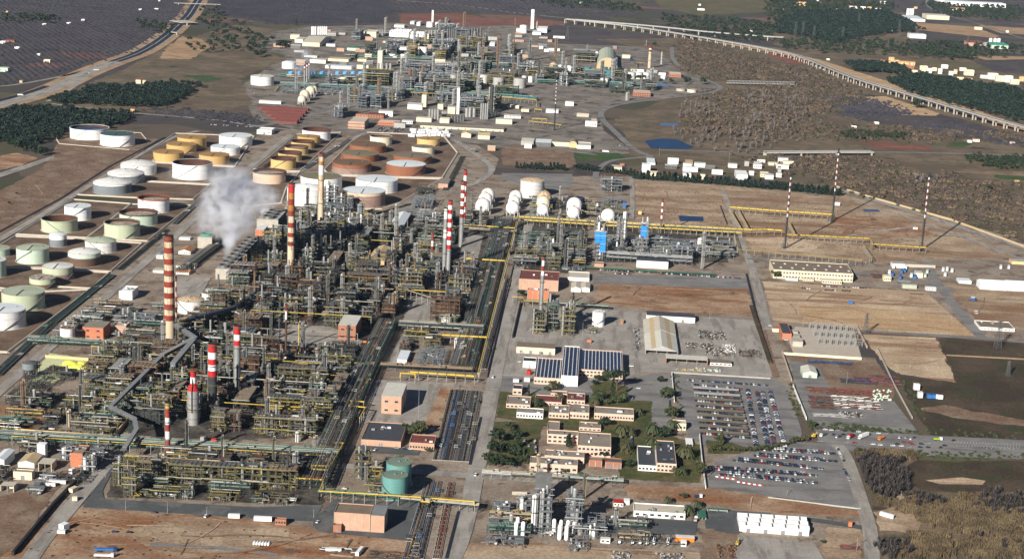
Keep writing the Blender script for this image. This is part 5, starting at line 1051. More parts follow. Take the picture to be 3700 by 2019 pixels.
(2,1,385,575,62,20,-20,'long cream warehouse with grey roof',None,W(wall='wall_cream',roof='roof_grey',parapet=False)),
(2,1,235,390,70,25,-10,'grey blue metal workshop',None,W(wall='steel',roof='white_roof',parapet=False)),
(2,1,90,215,55,15,-20,'long grey shed row beside the bare lot',None,W(wall='wall_grey',roof='roof_pale',parapet=False)),
# far chemical works
(1,0,390,468,430,395,372,'pale annex of the far beige warehouse',None,W(wall='wall_white',roof='roof_beige',parapet=False)),
(1,0,465,640,465,425,358,'far beige warehouse with ribbed roof','the far beige warehouse',W(wall='wall_cream',roof='roof_beige',style='gabX')),
(1,0,1082,1208,375,318,308,'far plain cream block','the far cream block',W(wall='wall_cream',roof='roof_pale',parapet=False)),
(1,0,1340,1532,370,330,300,'far white vaulted tents','the far white tents',W(wall='white',roof='white',style='saw')),
(1,0,1540,1680,390,352,325,'far white sheds beside the vaulted tents',None,W(wall='white',roof='white',style='saw')),
(1,0,1390,1490,278,252,240,'far white low shed by the red field',None,W(wall='white_dirty',roof='roof_pale',parapet=False)),
(1,0,1550,1590,245,222,210,'far tiny white block',None,W(wall='white',roof='white_roof',parapet=False)),
(1,0,1615,1650,262,228,214,'far white cube by the gas tanks',None,W(wall='white',roof='white_roof',parapet=False)),
(1,0,915,1040,510,482,470,'far mint green fan house','the far mint fan house',W(wall='mint',roof='green_fan',parapet=False)),
(1,0,1685,1735,440,345,335,'far white structure with open floors',None,W(wall='wall_cream',roof='roof_pale',wins=(4,2),parapet=False)),
(1,0,305,1085,770,748,735,'far cooling tower bank under blue fans','the far cooling bank',W(wall='wall_beige',roof='roof_grey',parapet=False,name='cooling_tower',cat='cooling tower')),
(1,0,540,700,635,600,585,'far white sawtooth store',None,W(wall='white',roof='roof_beige',parapet=False)),
(1,0,720,930,615,590,572,'far long cream hall',None,W(wall='wall_cream',roof='roof_tan',parapet=False)),
(1,0,1020,1110,620,595,582,'far cream hall end',None,W(wall='wall_cream',roof='roof_tan',parapet=False)),
(1,0,1220,1268,690,515,505,'far cream stair tower','the far cream stair tower',W(wall='wall_cream',roof='white',parapet=False)),
(1,0,695,960,690,660,648,'far white tube store',None,W(wall='white_dirty',roof='white_roof',parapet=False)),
(1,0,1420,1560,640,618,600,'far white canopy shed',None,W(wall='wall_white',roof='roof_pale',open_front=True,parapet=False)),
(1,0,1500,1795,700,675,658,'far long cream canopy',None,W(wall='wall_cream',roof='roof_pale',parapet=False)),
(1,0,1655,1745,660,640,630,'far small cream shed',None,W(wall='wall_white',roof='roof_beige',parapet=False)),
(1,0,1830,1960,680,655,645,'far white office strip',None,W(wall='white',roof='roof_pale',wins=(1,8),parapet=False)),
(1,0,1665,1710,1078,955,938,'far beige square tower','the far beige tower',W(wall='wall_cream',roof='roof_tan',parapet=False)),
(1,0,1825,1882,1102,1050,1040,'far cream block left of the polymer tower',None,W(wall='wall_cream',roof='roof_beige',parapet=False)),
(1,0,1925,2003,1145,1078,1065,'far cream block beside the polymer tower',None,W(wall='wall_cream',roof='roof_beige',parapet=False)),
(1,0,1845,1943,1238,1195,1178,'far cream packing house below the silos',None,W(wall='wall_cream',roof='wall_cream',parapet=False)),
(1,0,2105,2400,1040,1010,998,'far long brick block behind the silos',None,W(wall='brick',roof='roof_pale',wins=(1,12),parapet=False)),
(1,0,1652,2490,1285,1262,1232,'far huge grey warehouse with long white side','the far grey warehouse',W(wall='wall_cream',roof='roof_grey',parapet=False,doors=12)),
(1,0,1005,1135,1180,1150,1140,'far brick control block',None,W(wall='brick',roof='brick',parapet=False)),
(1,0,1120,1282,1188,1150,1132,'far taller brick control block','the far brick control block',W(wall='brick',roof='roof_red',wins=(2,6),parapet=False)),
(1,0,1225,1440,1258,1225,1208,'far brick laboratory with flat pale roof','the far laboratory',W(wall='brick_orange',roof='roof_pale',wins=(1,10))),
(1,0,1465,1575,1245,1218,1205,'far white blue cabins',None,W(wall='white_dirty',roof='white_roof',wins=(1,5),parapet=False)),
(1,0,925,1090,1295,1225,1180,'far beige office with tan roof','the far beige office',W(wall='pink_brick',roof='roof_beige',wins=(2,8))),
(1,0,30,250,1040,1012,1002,'far long white wall store by the spheres',None,W(wall='white_dirty',roof='roof_beige',parapet=False)),
(1,0,8,155,1350,1310,1285,'white filling station shop with red trim','the filling station',W(wall='wall_white',roof='white',wins=(1,3),doors=1)),
(1,0,1128,1300,1035,990,975,'far beige cooling cells with green fans','the far green fans',W(wall='wall_beige',roof='wall_grey',parapet=False,name='cooling_tower',cat='cooling tower')),
(1,0,2410,2575,1245,1200,1185,'far cream shed at the warehouse end',None,W(wall='wall_cream',roof='roof_pale',parapet=False)),
(1,0,2065,2160,1385,1345,1320,'far beige gabled house below the warehouse',None,W(wall='wall_beige',roof='roof_tan',style='gabY')),
(1,0,2230,2350,1400,1362,1335,'far beige shed below the warehouse',None,W(wall='wall_cream',roof='roof_tan',style='gabX')),
(1,0,2350,2398,465,435,420,'far white doorway house',None,W(wall='white',roof='white',parapet=False)),
(2,0,80,180,690,660,640,'far grey lab hut in the aromatics unit',None,W(wall='wall_grey',roof='roof_grey',parapet=False)),
(2,0,205,290,352,325,308,'far white hall foot of the lettered tower',None,W(wall='white',roof='white_roof',parapet=False)),
(2,0,255,350,328,290,265,'far white cube beside the lettered tower',None,W(wall='white',roof='white',parapet=False)),
(2,0,770,862,535,520,512,'far white long cabin in the waste ground',None,W(wall='white',roof='white_roof',parapet=False)),
(2,0,850,1060,690,685,570,'barrel roofed storage dome with open ribbed end','the barrel roofed store',W(wall='roof_tan',roof='mint_roof',style='barrel')),
(2,0,1215,1392,968,930,905,'far brick office by the green rack','the far rack office',W(wall='brick',roof='roof_beige',wins=(2,8))),
(2,0,1580,1700,778,745,725,'far red brick block beside the pale tanks','the far red block',W(wall='brick',roof='roof_pale',wins=(1,5))),
(2,0,1475,1545,758,735,728,'far white pump shed',None,W(wall='white',roof='white_roof',parapet=False)),
(2,0,1495,1538,798,765,760,'far white cube near the red block',None,W(wall='white',roof='white',parapet=False)),
(2,0,340,465,1135,1108,1092,'far white tent by the far flare',None,W(wall='white',roof='white',parapet=False)),
(2,0,90,170,1125,1100,1088,'far cream shed by the yellow pipes',None,W(wall='wall_cream',roof='roof_beige',parapet=False)),
(2,0,650,772,1175,1145,1140,'roofless concrete bunker by the river road',None,W(wall='concrete_light',roof='soil_brown',parapet=True)),
(2,0,-20,70,1090,1060,1050,'far cream store beside the green rack',None,W(wall='wall_cream',roof='roof_pale',parapet=False)),
(2,0,1015,1055,495,480,462,'far tiny brick hut by the switchgear',None,W(wall='brick',roof='roof_beige',parapet=False)),
]
for b in BL:building(*b[:9],**b[9])
# far red roofed workshops
for i in range(5):
 building(1,0,12+i*44,395+i*4+(4-i)*32,1095+i*36,1080+i*34,1068+i*30,f'long brick workshop with dark red vaulted roof, {nth(4 - i)} from the front',None if i else 'the red vaulted workshops',wall='roof_red',roof='roof_red',style='gabX',dmax=24,group='red vaulted workshops')
for x0,x1,yb,yt,yk,st,rf in[(1795,1915,1150,1120,1075,'gabY','roof_tile'),(1770,1960,1285,1262,1232,'gabX','roof_brown'),(1538,1660,1335,1312,1288,'flat','roof_beige'),(1770,1900,1352,1330,1300,'gabX','roof_tile'),(1570,1640,1195,1165,1150,'flat','white_roof'),(1800,1910,1005,985,970,'flat','white_roof')]:
 P=g(t(0,1,x0,yb));building(0,1,x0,x1,yb,yt,yk,near('small white works cabin with '+{'roof_tile':'tiled','roof_brown':'brown','roof_beige':'beige','white_roof':'white'}[rf]+' roof',P),None,wall='wall_white',roof=rf,style=st,parapet=False,wins=(1,5))
random.seed(21)
for blk,n_ in[((800,75,1090,150),26),((1100,70,1420,125),20),((720,130,1000,200),14),((1000,120,1400,170),26),((860,255,1300,335),26),((1180,365,1380,385),8),((1300,130,1640,195),14),((1390,260,1500,330),8),((1620,408,1990,452),46),((660,95,800,130),8),((2180,670,2330,720),8)]:
 for k in range(int(n_*.7)):
  P=g(d(random.uniform(blk[0],blk[2]),random.uniform(blk[1],blk[3])));far_=P.y>3000;w_,dp,hh=random.uniform(10,38)*(1 if far_ else.6),random.uniform(8,24)*(1 if far_ else.6),random.uniform(4,11);wl,rf=random.choice([('wall_white','roof_pale'),('wall_white','wall_grey'),('wall_cream','roof_beige'),('pink_brick','roof_beige'),('wall_grey','roof_grey'),('steel','wall_grey')])
  if any(P.x-3<c and P.x+w_+3>a and P.y-3<f and P.y+dp+3>b for a,b,c,f in EXC):continue
  building_at(P.x,P.y,w_,dp,hh,near({'wall_white':'off white','wall_cream':'cream','pink_brick':'pinkish','wall_grey':'grey','steel':'dark sided'}[wl]+(' far' if far_ else '')+' works shed',P),None,wl,rf,random.choice(['flat','flat','gabX']),(1,4)if k%3==0 else None,0,0,'works_shed','shed',False,0,False,'sheds about the works')
random.seed(5)
# --- pipes and pipe racks
def DZ(x,y,z):return g(d(x,y),z)
def TZ(c,r,x,y,z):return g(t(c,r,x,y),z)
def pipeline(pts,R,mat,label,joints=True,sup=9.0,supmat='steel_light',n=8,cat='pipeline'):
 """a big elevated pipe: each straight run is a part, with saddles and posts"""
 B=Vector((pts[0].x,pts[0].y,0));e=thing('pipeline',label,cat,B,0,'large elevated pipelines')
 L=[p-B for p in pts]
 for a,b in zip(L,L[1:]):
  q=MB();ex=(b-a).normalized()*R*0.8;q.tube(a-ex,b+ex,R,n,0,True);q.build('pipe_run',mat,e)
 qs,qj=MB(),MB()
 for a,b in zip(L,L[1:]):
  k=max(1,int((b-a).length/sup))
  if abs(b.z-a.z)>3:continue
  dv=(b-a).normalized()
  for i in range(k+1):
   p=a.lerp(b,i/k);qs.box(p.x,p.y,0,0.5,0.5,max(0.3,p.z-R),0)
   if joints:qj.tube(p-dv*0.35,p+dv*0.35,R*1.08,n,0,True)
 qs.build('posts',supmat,e,'stuff');qj.build('saddle_bands','steel_dark',e,'stuff')
 return e
YP=[
([(1203,938,10),(1303,545,10)],0.95,'yellow_dull','olive yellow pipeline running up the main rack',True),
([(1303,545,10),(1560,561,10),(1870,577,10)],1.15,'yellow','broad yellow pipeline before the spheres',True),
([(1312,553,8),(1560,569,8),(1866,585,8)],1.0,'yellow','second broad yellow pipeline running beside the first',True),
([(1870,577,10),(1892,578,10),(1930,577,9),(1967,580,9)],1.2,'yellow','yellow pipeline turning towards the front flare',True),
([(1977,590,9),(2188,600,9),(2197,614,9),(2330,623,9)],1.1,'yellow_dull','long yellow flare pipeline to the lone flare',True),
([(1836,521,9),(1935,529,9),(2098,540,9)],1.2,'yellow','yellow flare pipeline to the middle flare',True),
([(1838,528,7),(1862,570,7)],0.9,'yellow_dull','yellow link pipe climbing to the middle flare line',False),
([(1856,524,7),(1880,568,7)],0.8,'yellow_dull','second yellow link pipe beside the first link',False),
([(1984,556,8),(1998,584,8)],0.9,'yellow_dull','short yellow branch behind the front flare',False),
([(1030,935,9),(1194,946,9)],1.0,'yellow','broad yellow pipeline before the tall switch house',True),
([(1007,948,6),(1008,938,10),(1044,940,10),(1046,950,6)],0.8,'yellow_dull','yellow expansion loop by the rack',False),
([(1111,842,9),(1226,848,9)],1.0,'yellow','yellow pipeline by the white upright vessel',True),
([(1168,655,4),(1174,640,9),(1172,650,9),(1271,656,9)],1.0,'yellow','yellow pipeline before the striped chimneys',True),
([(1197,575,3),(1200,567,8),(1262,572,8),(1300,574,8)],0.9,'yellow','yellow pipeline near the slender column',False),
([(30,1096,9),(300,1112,9),(644,1134,9),(812,1146,9)],0.45,'yellow_dull','long thin yellow pipeline over the green rack',False),
([(864,1061,9),(841,1113,9),(864,1114,9),(826,1180,9),(804,1234,9),(1059,1250,9),(1060,1260,9),(1080,1262,9),(1084,1252,9),(1192,1261,9),(1194,1272,6)],0.6,'yellow','zigzag yellow pipeline before the teal tanks',False),
([(826,1172,9),(785,1170,9),(785,1179,9),(824,1182,9)],0.7,'yellow','upper yellow loop by the secondary rack',False),
([(748,1202,9),(812,1206,9)],0.7,'yellow','lower yellow stub by the secondary rack',False),
([(764,904,9),(921,914,9),(930,919,9),(916,953,9),(932,954,9)],0.6,'yellow_rail','yellow grey pipeline over the cooler decks',False),
([(230,870,9),(425,884,9),(644,897,9),(751,904,9),(752,815,40)],0.6,'yellow_dull','yellow pipeline crossing behind the middle unit',False),
([(255,876,7),(425,890,7)],0.4,'yellow_dull','thin yellow pipe under the crossing pipeline',False),
([(930,952,9),(878,1020,9),(920,1024,9),(905,1050,9)],0.6,'yellow','yellow loop beside the slate grey roof',False),
([(882,1008,9),(915,1010,9)],0.7,'yellow','short yellow crosspiece by the slate grey roof',False),
([(1690,574,8),(1846,584,8),(1858,627,8),(1918,632,8),(2170,655,8),(2196,648,8),(2172,614,8)],0.45,'yellow_rail','thin yellow pipeline skirting the flare field',False),
([(1289,746,8),(1316,748,8),(1320,756,8),(1400,762,8)],0.5,'yellow_dull','yellow pipe into the small unit',False),
([(735,669,9),(800,672,9),(860,678,9)],0.5,'yellow','yellow pipe before the long cooler',False),([(1022,728,8),(1122,734,8)],0.6,'yellow','yellow pipe by the cracking columns',False),
([(560,722,12),(690,730,12),(838,738,12)],0.8,'rust_pipe','thick rust brown pipeline through the dark unit',True),([(838,738,12),(900,725,14),(1020,728,12),(1090,750,12)],0.8,'pipe_tan','thick tan duct past the control house',True),
([(988,230,9),(1058,234,9),(1170,238,9),(1290,247,9),(1350,252,9),(1350,262,9)],0.9,'yellow_dull','far yellow pipeline through the far works',True),
([(1330,305,6),(1390,311,6),(1416,316,6)],0.9,'yellow_dull','far yellow pipeline to the far flare',True),([(1340,298,7),(1375,300,7)],0.8,'yellow','far yellow pipe step',False),([(1345,275,7),(1362,276,7)],0.9,'yellow','far yellow pipe block',False),
([(1440,172,6),(1600,176,6),(1602,158,6),(1620,158,6)],0.8,'yellow_dull','far yellow pipeline by the barrel roofed store',False),([(640,233,4),(690,228,4),(700,215,4)],0.8,'yellow_dull','far yellow pipeline by the corner tank',False),
([(765,1198,7),(812,1202,7)],1.0,'red','red pipe under the yellow loops',False),
]
for pts,R_,m_,lb,j in YP:pipeline([DZ(*p)for p in pts],R_,m_,lb,j)
def rack(P0,P1,width,levels,npipes,mats,label,frame='green_steel',bent=8.0,r=(0.18,0.42),walk=True,jog=0.12,words=None):
 """a straight pipe rack on portal frames"""
 B=Vector((P0.x,P0.y,0));e=thing('pipe_rack',label,'pipe rack',B,0,'pipe racks')
 if words:mark((Vector((P0.x,P0.y))+Vector((P1.x,P1.y)))/2,words)
 D_=Vector((P1.x-P0.x,P1.y-P0.y,0));Ln=D_.length;D_.normalize();N=Vector((-D_.y,D_.x,0));a=width/2
 zt=max(levels);q=MB();k=max(1,int(Ln/bent))
 for i in range(k+1):
  p=D_*(Ln*i/k)
  for s_ in(-1,1):q.box(p.x+N.x*a*s_,p.y+N.y*a*s_,0,0.4,0.4,zt)
  for z in levels:q.beam(p-N*a+Vector((0,0,z)),p+N*a+Vector((0,0,z)),0.35,0.4)
 for z in levels:
  for s_ in(-1,1):q.beam(N*a*s_+Vector((0,0,z)),N*a*s_+D_*Ln+Vector((0,0,z)),0.3,0.35)
 q.build('steel_frame',frame,e,'stuff')
 for li,z in enumerate(levels):
  q=MB()
  for i in range(npipes):
   o_=-a+0.5+(width-1.0)*(i+random.uniform(0.1,0.9))/npipes;rr=random.uniform(*r);mi=random.randrange(len(mats))
   s0=Ln*(random.uniform(0,0.5)if random.random()<jog else 0);s1=Ln*(random.uniform(0.5,1)if random.random()<jog else 1)
   zz=z+0.3+rr;q.tube(N*o_+D_*s0+Vector((0,0,zz)),N*o_+D_*s1+Vector((0,0,zz)),rr,5,mi)
   if s0>0:q.tube(N*o_+D_*s0+Vector((0,0,zz)),N*o_+D_*s0+Vector((0,0,0.2)),rr,5,mi)
   if random.random()<0.6:
    u=random.uniform(0.1,0.9)*Ln;wd=random.uniform(2,5)*random.choice((-1,1));zz2=zz+1.2
    rr*=1.25;q.path([N*o_+D_*u+Vector((0,0,zz)),N*o_+D_*u+Vector((0,0,zz2)),N*(o_+wd)+D_*u+Vector((0,0,zz2)),N*(o_+wd)+D_*(u+5)+Vector((0,0,zz2)),N*o_+D_*(u+5)+Vector((0,0,zz2)),N*o_+D_*(u+5)+Vector((0,0,zz))],rr,4,mi)
  q.build('pipes',mats,e,'stuff')
 if walk:
  q=MB();q.beam(N*(a+0.6)+Vector((0,0,zt)),N*(a+0.6)+D_*Ln+Vector((0,0,zt)),1.0,0.15);q.build('walkway','steel',e)
  q=MB();q.beam(N*(a+1.1)+Vector((0,0,zt+1.1)),N*(a+1.1)+D_*Ln+Vector((0,0,zt+1.1)),0.15,0.15);q.build('railing','yellow_rail',e)
 n_=max(1,int(Ln/12))
 for i in range(n_+1):
  p=Vector((P0.x,P0.y,0))+D_*(Ln*i/n_);EXC.append((p.x-a-1,p.y-a-1,p.x+a+1,p.y+a+1))
 return e
DK=['pipe_tan','steel','pipe_green','steel_light','rust_pipe','pipe_dark','silver','pipe_light']
GN=['pipe_green','green_steel','pipe_green','steel_light','pipe_light','steel']
SL=['steel','steel','pipe_dark','steel_light','pipe_tan','pipe_blue','rust','steel_dark']
def V2(x,y):return Vector((x,y,0))
def RD(a,b):return g(d(*a)),g(d(*b))
rack(V2(-121,1592),V2(-121,1780),24,[4,7.5],22,DK,'main pipe rack beside the main road, near part',words='the near main rack')
rack(V2(-121,1782),V2(-123,2060),26,[4,7.5],22,DK,'main pipe rack beside the main road, middle part',words='the middle main rack')
rack(V2(-123,2062),V2(-125,2350),26,[4,7.5],20,DK,'main pipe rack beside the main road, far part',words='the far main rack')
rack(V2(-100,1600),V2(-98,1990),8,[2.2],9,SL,'low pipe way along the edge of the main road',frame='concrete',walk=False)
rack(*RD((1133,1160),(1172,984)),32,[0.7],34,SL,'black sleeper track of pipes beside the slate grey roof',frame='concrete',walk=False,r=(0.2,0.45),words='the sleeper track')
rack(*RD((1050,1406),(1098,1212)),9,[0.7],9,SL,'low sleeper pipes at the frame bottom',frame='concrete',walk=False)
rack(*RD((1020,1430),(1082,1215)),9,[0.7],8,SL,'dark outer sleeper pipes at the frame bottom',frame='concrete',walk=False)
rack(*RD((1098,1406),(1135,1215)),6,[0.7],5,['rust','stack_red','rust_pipe','steel_dark'],'rusty red sleeper pipes at the frame bottom',frame='concrete',walk=False)
rack(V2(-213,1240),V2(-216,1420),20,[5,9],18,DK,'secondary pipe rack between the units, near part',words='the secondary rack')
rack(V2(-216,1422),V2(-218,1600),20,[5,9],18,DK,'secondary pipe rack between the units, middle part')
rack(V2(-218,1602),V2(-218,1745),20,[5,9],18,DK,'secondary pipe rack between the units, far part')
rack(V2(-540,1308),V2(-380,1310),13,[5,9],12,GN,'green pipe rack behind the drain switch house',words='the green rack end')
rack(V2(-378,1310),V2(-205,1313),13,[5,9],12,GN,'green pipe rack behind the front process unit',words='the green rack')
rack(*RD((800,1252),(1006,1266)),9,[6],8,GN,'green pipe bridge before the teal tanks',words='the green pipe bridge')
rack(*RD((1008,1268),(1205,1286)),9,[6],8,GN,'green pipe bridge over the main road',frame='green_steel')
rack(V2(-205,1735),V2(-110,1735),12,[6,9],12,DK,'cross rack before the short cream tank',words='the cross rack')
rack(V2(-205,1582),V2(-110,1584),8,[6],7,['pipe_tan','rust_pipe','pipe_light'],'tan pipe bridge behind the tall switch house')
rack(*RD((70,866),(250,876)),10,[5,8],10,GN,'green pipe rack beside the sulphur pit',words='the sulphur pit rack')
rack(*RD((252,876),(425,888)),10,[5,8],10,GN,'green pipe rack at the banded chimney')
rack(*RD((-10,945),(130,815)),11,[1.2],14,['green_steel','pipe_green','pipe_dark','steel_light'],'low pipe way along the bund wall, near part',frame='green_steel',walk=False,words='the bund pipe way')
rack(*RD((132,813),(280,694)),11,[1.2],14,['green_steel','pipe_green','pipe_dark','steel_light'],'low pipe way along the bund wall, middle part',frame='green_steel',walk=False)
rack(*RD((300,680),(420,580)),8,[1.0],9,['green_steel','pipe_dark','steel_light','rust'],'low pipe way along the bund wall, far part',frame='green_steel',walk=False)
rack(*RD((440,565),(510,500)),8,[1.0],9,['green_steel','pipe_dark','steel_light','rust'],'low pipe way under the drifting steam',walk=False)
rack(*RD((770,425),(880,352)),9,[1.0],9,['steel_light','pipe_dark','pipe_light','rust'],'low pipe way between the sand and brick tanks',walk=False)
rack(*RD((600,475),(730,372)),7,[1.0],7,['steel_light','pipe_dark','rust'],'low pipe way beside the sand tank row',walk=False)
rack(*RD((1120,480),(1165,395)),9,[1.0],9,['steel_dark','pipe_dark','rust'],'low pipe way beside the brick tank bund',walk=False)
rack(*RD((455,690),(560,610)),12,[3,6],10,DK,'pipe rack climbing past the cooling tower',words='the cooling tower rack')
rack(*RD((1288,1203),(1430,1212)),9,[5],8,['steel_light','silver','pipe_light','olive_steel'],'silver pipe rack behind the gas works',frame='olive_steel',words='the silver rack')
rack(*RD((1432,1212),(1568,1222)),9,[5],8,['steel_light','silver','pipe_green'],'silver pipe rack ending at the excavation',frame='green_steel')
rack(*RD((1212,1197),(1286,1202)),9,[4],8,['steel_light','silver','pipe_light'],'silver pipe rack at the main road',frame='steel_light')
rack(*RD((1310,560),(1500,572)),12,[5,9],9,['steel_grey','steel','steel_light'],'grey pipe rack under the yellow pipelines',frame='steel_grey')
rack(*RD((1502,572),(1845,592)),12,[5,9],9,['steel_grey','steel','steel_light','silver'],'grey pipe rack behind the blue panelled towers',frame='steel_grey')
rack(*RD((1525,655),(1740,668)),16,[6,11],12,['steel_grey','steel','steel_light','silver'],'wide grey rack at the foot of the blue panels',frame='steel_grey',words='the wide grey rack')
rack(*RD((1320,768),(1530,782)),7,[6],8,GN,'pipe rack crossing the small unit',frame='green_steel')
rack(*RD((1330,500),(1480,505)),8,[4],7,['steel','steel_light','rust'],'low rack behind the spheres',walk=False)
rack(*RD((1180,585),(1300,592)),10,[5],9,DK,'rack feeding the crude unit')
for i,(a,b,w_)in enumerate([((705,218),(850,224),16),((852,224),(975,230),16),((977,232),(1290,250),16),((1292,250),(1350,255),14),((1350,210),(1610,218),12),((700,196),(920,200),10),((1080,165),(1330,170),10),((900,150),(1080,152),8)]):
 rack(*RD(a,b),w_,[5,9],7,['pipe_green','teal_dark','green_fan','steel_light','pipe_light'],f'far green pipe rack, {nth(i)} run counted from the near works corner',frame='teal_dark',bent=18,r=(0.3,0.7))
 # --- conveyors
def gallery(pts,w_,h_,mat,label,truss=False,legs=True,words=None):
 B=Vector((pts[0].x,pts[0].y,0));e=thing('conveyor_gallery',label,'conveyor',B,0,'conveyor galleries');L=[p-B for p in pts]
 if words:mark(pts[len(pts)//2],words)
 for a,b in zip(L,L[1:]):
  dv=(b-a).normalized()
  q=MB();q.beam(a-dv,b+dv,w_,h_);q.build('gallery_run',mat,e)
  q=MB();q.beam(a-dv+Vector((0,0,h_*0.55)),b+dv+Vector((0,0,h_*0.55)),w_*1.12,0.25);q.build('roof','steel_light' if mat!='steel_light' else 'steel',e)
  k=max(2,int((b-a).length/5));q=MB();nr=dv.cross(Vector((0,0,1))).normalized()*(w_/2+0.12)
  for i in range(k):
   p0,p1=a.lerp(b,i/k),a.lerp(b,(i+1)/k)
   for s_ in(-1,1):
    q.beam(p0+nr*s_-Vector((0,0,h_/2)),p1+nr*s_+Vector((0,0,h_/2)),0.22,0.22)if truss else None
    q.beam(p0+nr*s_-Vector((0,0,h_/2)),p0+nr*s_+Vector((0,0,h_/2)),0.22,0.22)
  q.build('ribs','steel_dark' if not truss else 'steel_light',e,'stuff')
  if legs:
   k=max(1,int((b-a).length/26));
   for i in range(k+1):
    p=a.lerp(b,(i+0.15)/(k+0.3));q=MB()
    for sx in(-1,1):
     for sy in(-1,1):q.beam((p.x+sx*2.2,p.y+sy*2.2,0),(p.x+sx*1.4,p.y+sy*1.4,p.z-h_/2),0.35,0.35)
    for z in[p.z*f_ for f_ in(0.25,0.5,0.75)]:
     q.beam((p.x-2,p.y-2,z),(p.x+2,p.y-2,z),0.25,0.25);q.beam((p.x-2,p.y+2,z),(p.x+2,p.y+2,z),0.25,0.25);q.beam((p.x-2,p.y-2,z),(p.x-2,p.y+2,z),0.25,0.25)
    q.build('trestle','green_steel',e)
gallery([TZ(0,2,1630,770,17),TZ(0,2,1110,1285,17),TZ(0,2,1350,1400,15),TZ(0,3,1372,105,15),TZ(0,3,1255,290,13)],3.6,2.6,'steel','long zigzag grey conveyor gallery across the middle unit',words='the zigzag conveyor')
gallery([TZ(0,2,1735,440,26),TZ(0,2,1960,590,24),TZ(0,2,1640,760,19)],4.5,3.2,'steel','ribbed conveyor gallery bending round the banded chimney',words='the bent conveyor')
gallery([TZ(0,2,1955,600,23),TZ(0,2,1740,855,23)],5,3.6,'steel_grey','wide conveyor gallery dropping to the transfer chute')
gallery([TZ(0,2,1890,415,22),TZ(0,2,2350,285,20)],4.5,4.0,'steel_grey','lattice conveyor bridge beside the rusty cone tank',truss=True,words='the lattice conveyor')
gallery([TZ(0,2,2350,285,20),TZ(0,2,2520,160,18),TZ(0,2,2640,60,16)],4.0,3.0,'steel_light','pale conveyor gallery behind the lattice bridge')
gallery([TZ(0,2,2380,330,20),TZ(0,2,2560,410,9)],3.0,1.2,'white_dirty','pale conveyor chute sloping off the lattice bridge',legs=False)
# --- cooling towers with steam
def cooling(x,y,w_,L_,H,cells,label,words,fan='concrete',wall='soot',side='steel_dark'):
 e=thing('cooling_tower',label,'cooling tower',Vector((x,y,0)));mark((x,y),words);EXC.append((x-1,y-1,x+w_+1,y+L_+1))
 q=MB();q.box(w_/2,L_/2,0,w_,L_,H);q.build('casing',wall,e);q=MB();q.box(w_/2,-0.2,0,w_*1.02,0.7,H*1.01);q.build('end_wall','concrete',e)
 for s_ in(0,w_):
  q=MB();k=max(4,int(L_/6))
  for i in range(k):
   for z in(0.1,0.36,0.62):q.box(s_,L_*(i+0.5)/k,H*z,0.6,L_/k*0.82,H*0.2)
  q.build('louvres',side,e,'stuff')
 q=MB();q.box(w_/2,L_/2,H+0.02,w_*0.96,L_*0.985,0.3);q.build('deck','wall_grey',e)
 for i in range(cells):
  q=MB();cy=L_*(i+0.5)/cells;R_=min(w_*0.36,L_/cells*0.4);q.cyl(w_/2,cy,H+0.3,H+3.8,R_*1.08,R_,n=20,cap=False);q.ring(w_/2,cy,H+3.4,H+3.8,R_*0.9,R_*1.03,20);fs=q.build('fan_stack',fan,e)
  q=MB();q.cyl(w_/2,cy,H+0.35,H+1.6,R_*0.98,n=20);q.build('fan_floor','steel_dark',fs)
 return e
A=TZ(0,1,2170,1400,0)
cooling(A.x,A.y,17,175,13,9,'long dark cooling tower with concrete end under the steam','the steaming cooling tower',fan='steel')
A2=TZ(0,1,1990,1088,0)
cooling(A2.x,A2.y,19,19,15,1,'single weathered cooling cell with green fan stack','the green topped cooling cell',fan='green_fan')
A3=TZ(1,1,10,880,0)
cooling(A3.x,A3.y,30,60,12,3,'dark cooling tower beside the chimney side dome','the rear cooling tower',fan='steel')
# blue fans of the far cooling bank, green fans of the cells
for lab,xs,yy,rr,m_ in[('the far cooling bank',[350,430,583,662,740,820,897,977,1052],738,24,'blue_fan'),('the far green fans',[1150,1192,1234,1278],975,16,'green_fan')]:
 for i,x in enumerate(xs):
  P=g(t(1,0,x,yy),13 if rr==24 else 13);R_=pxm(P,rr)
  e=thing('fan_stack',f'{"blue" if rr == 24 else "green"} fan drum on {lab}, {nth(i)} in line','fan',P,0,f'{"blue" if rr == 24 else "green"} fan drums');q=MB();q.cyl(0,0,-2,R_*0.7,R_,R_*0.92,n=16,cap=False);q.build('drum',m_,e);q=MB();q.cyl(0,0,0,R_*0.4,R_*0.9,n=16);q.build('rotor_plate',m_ if rr==24 else 'steel_dark',e)
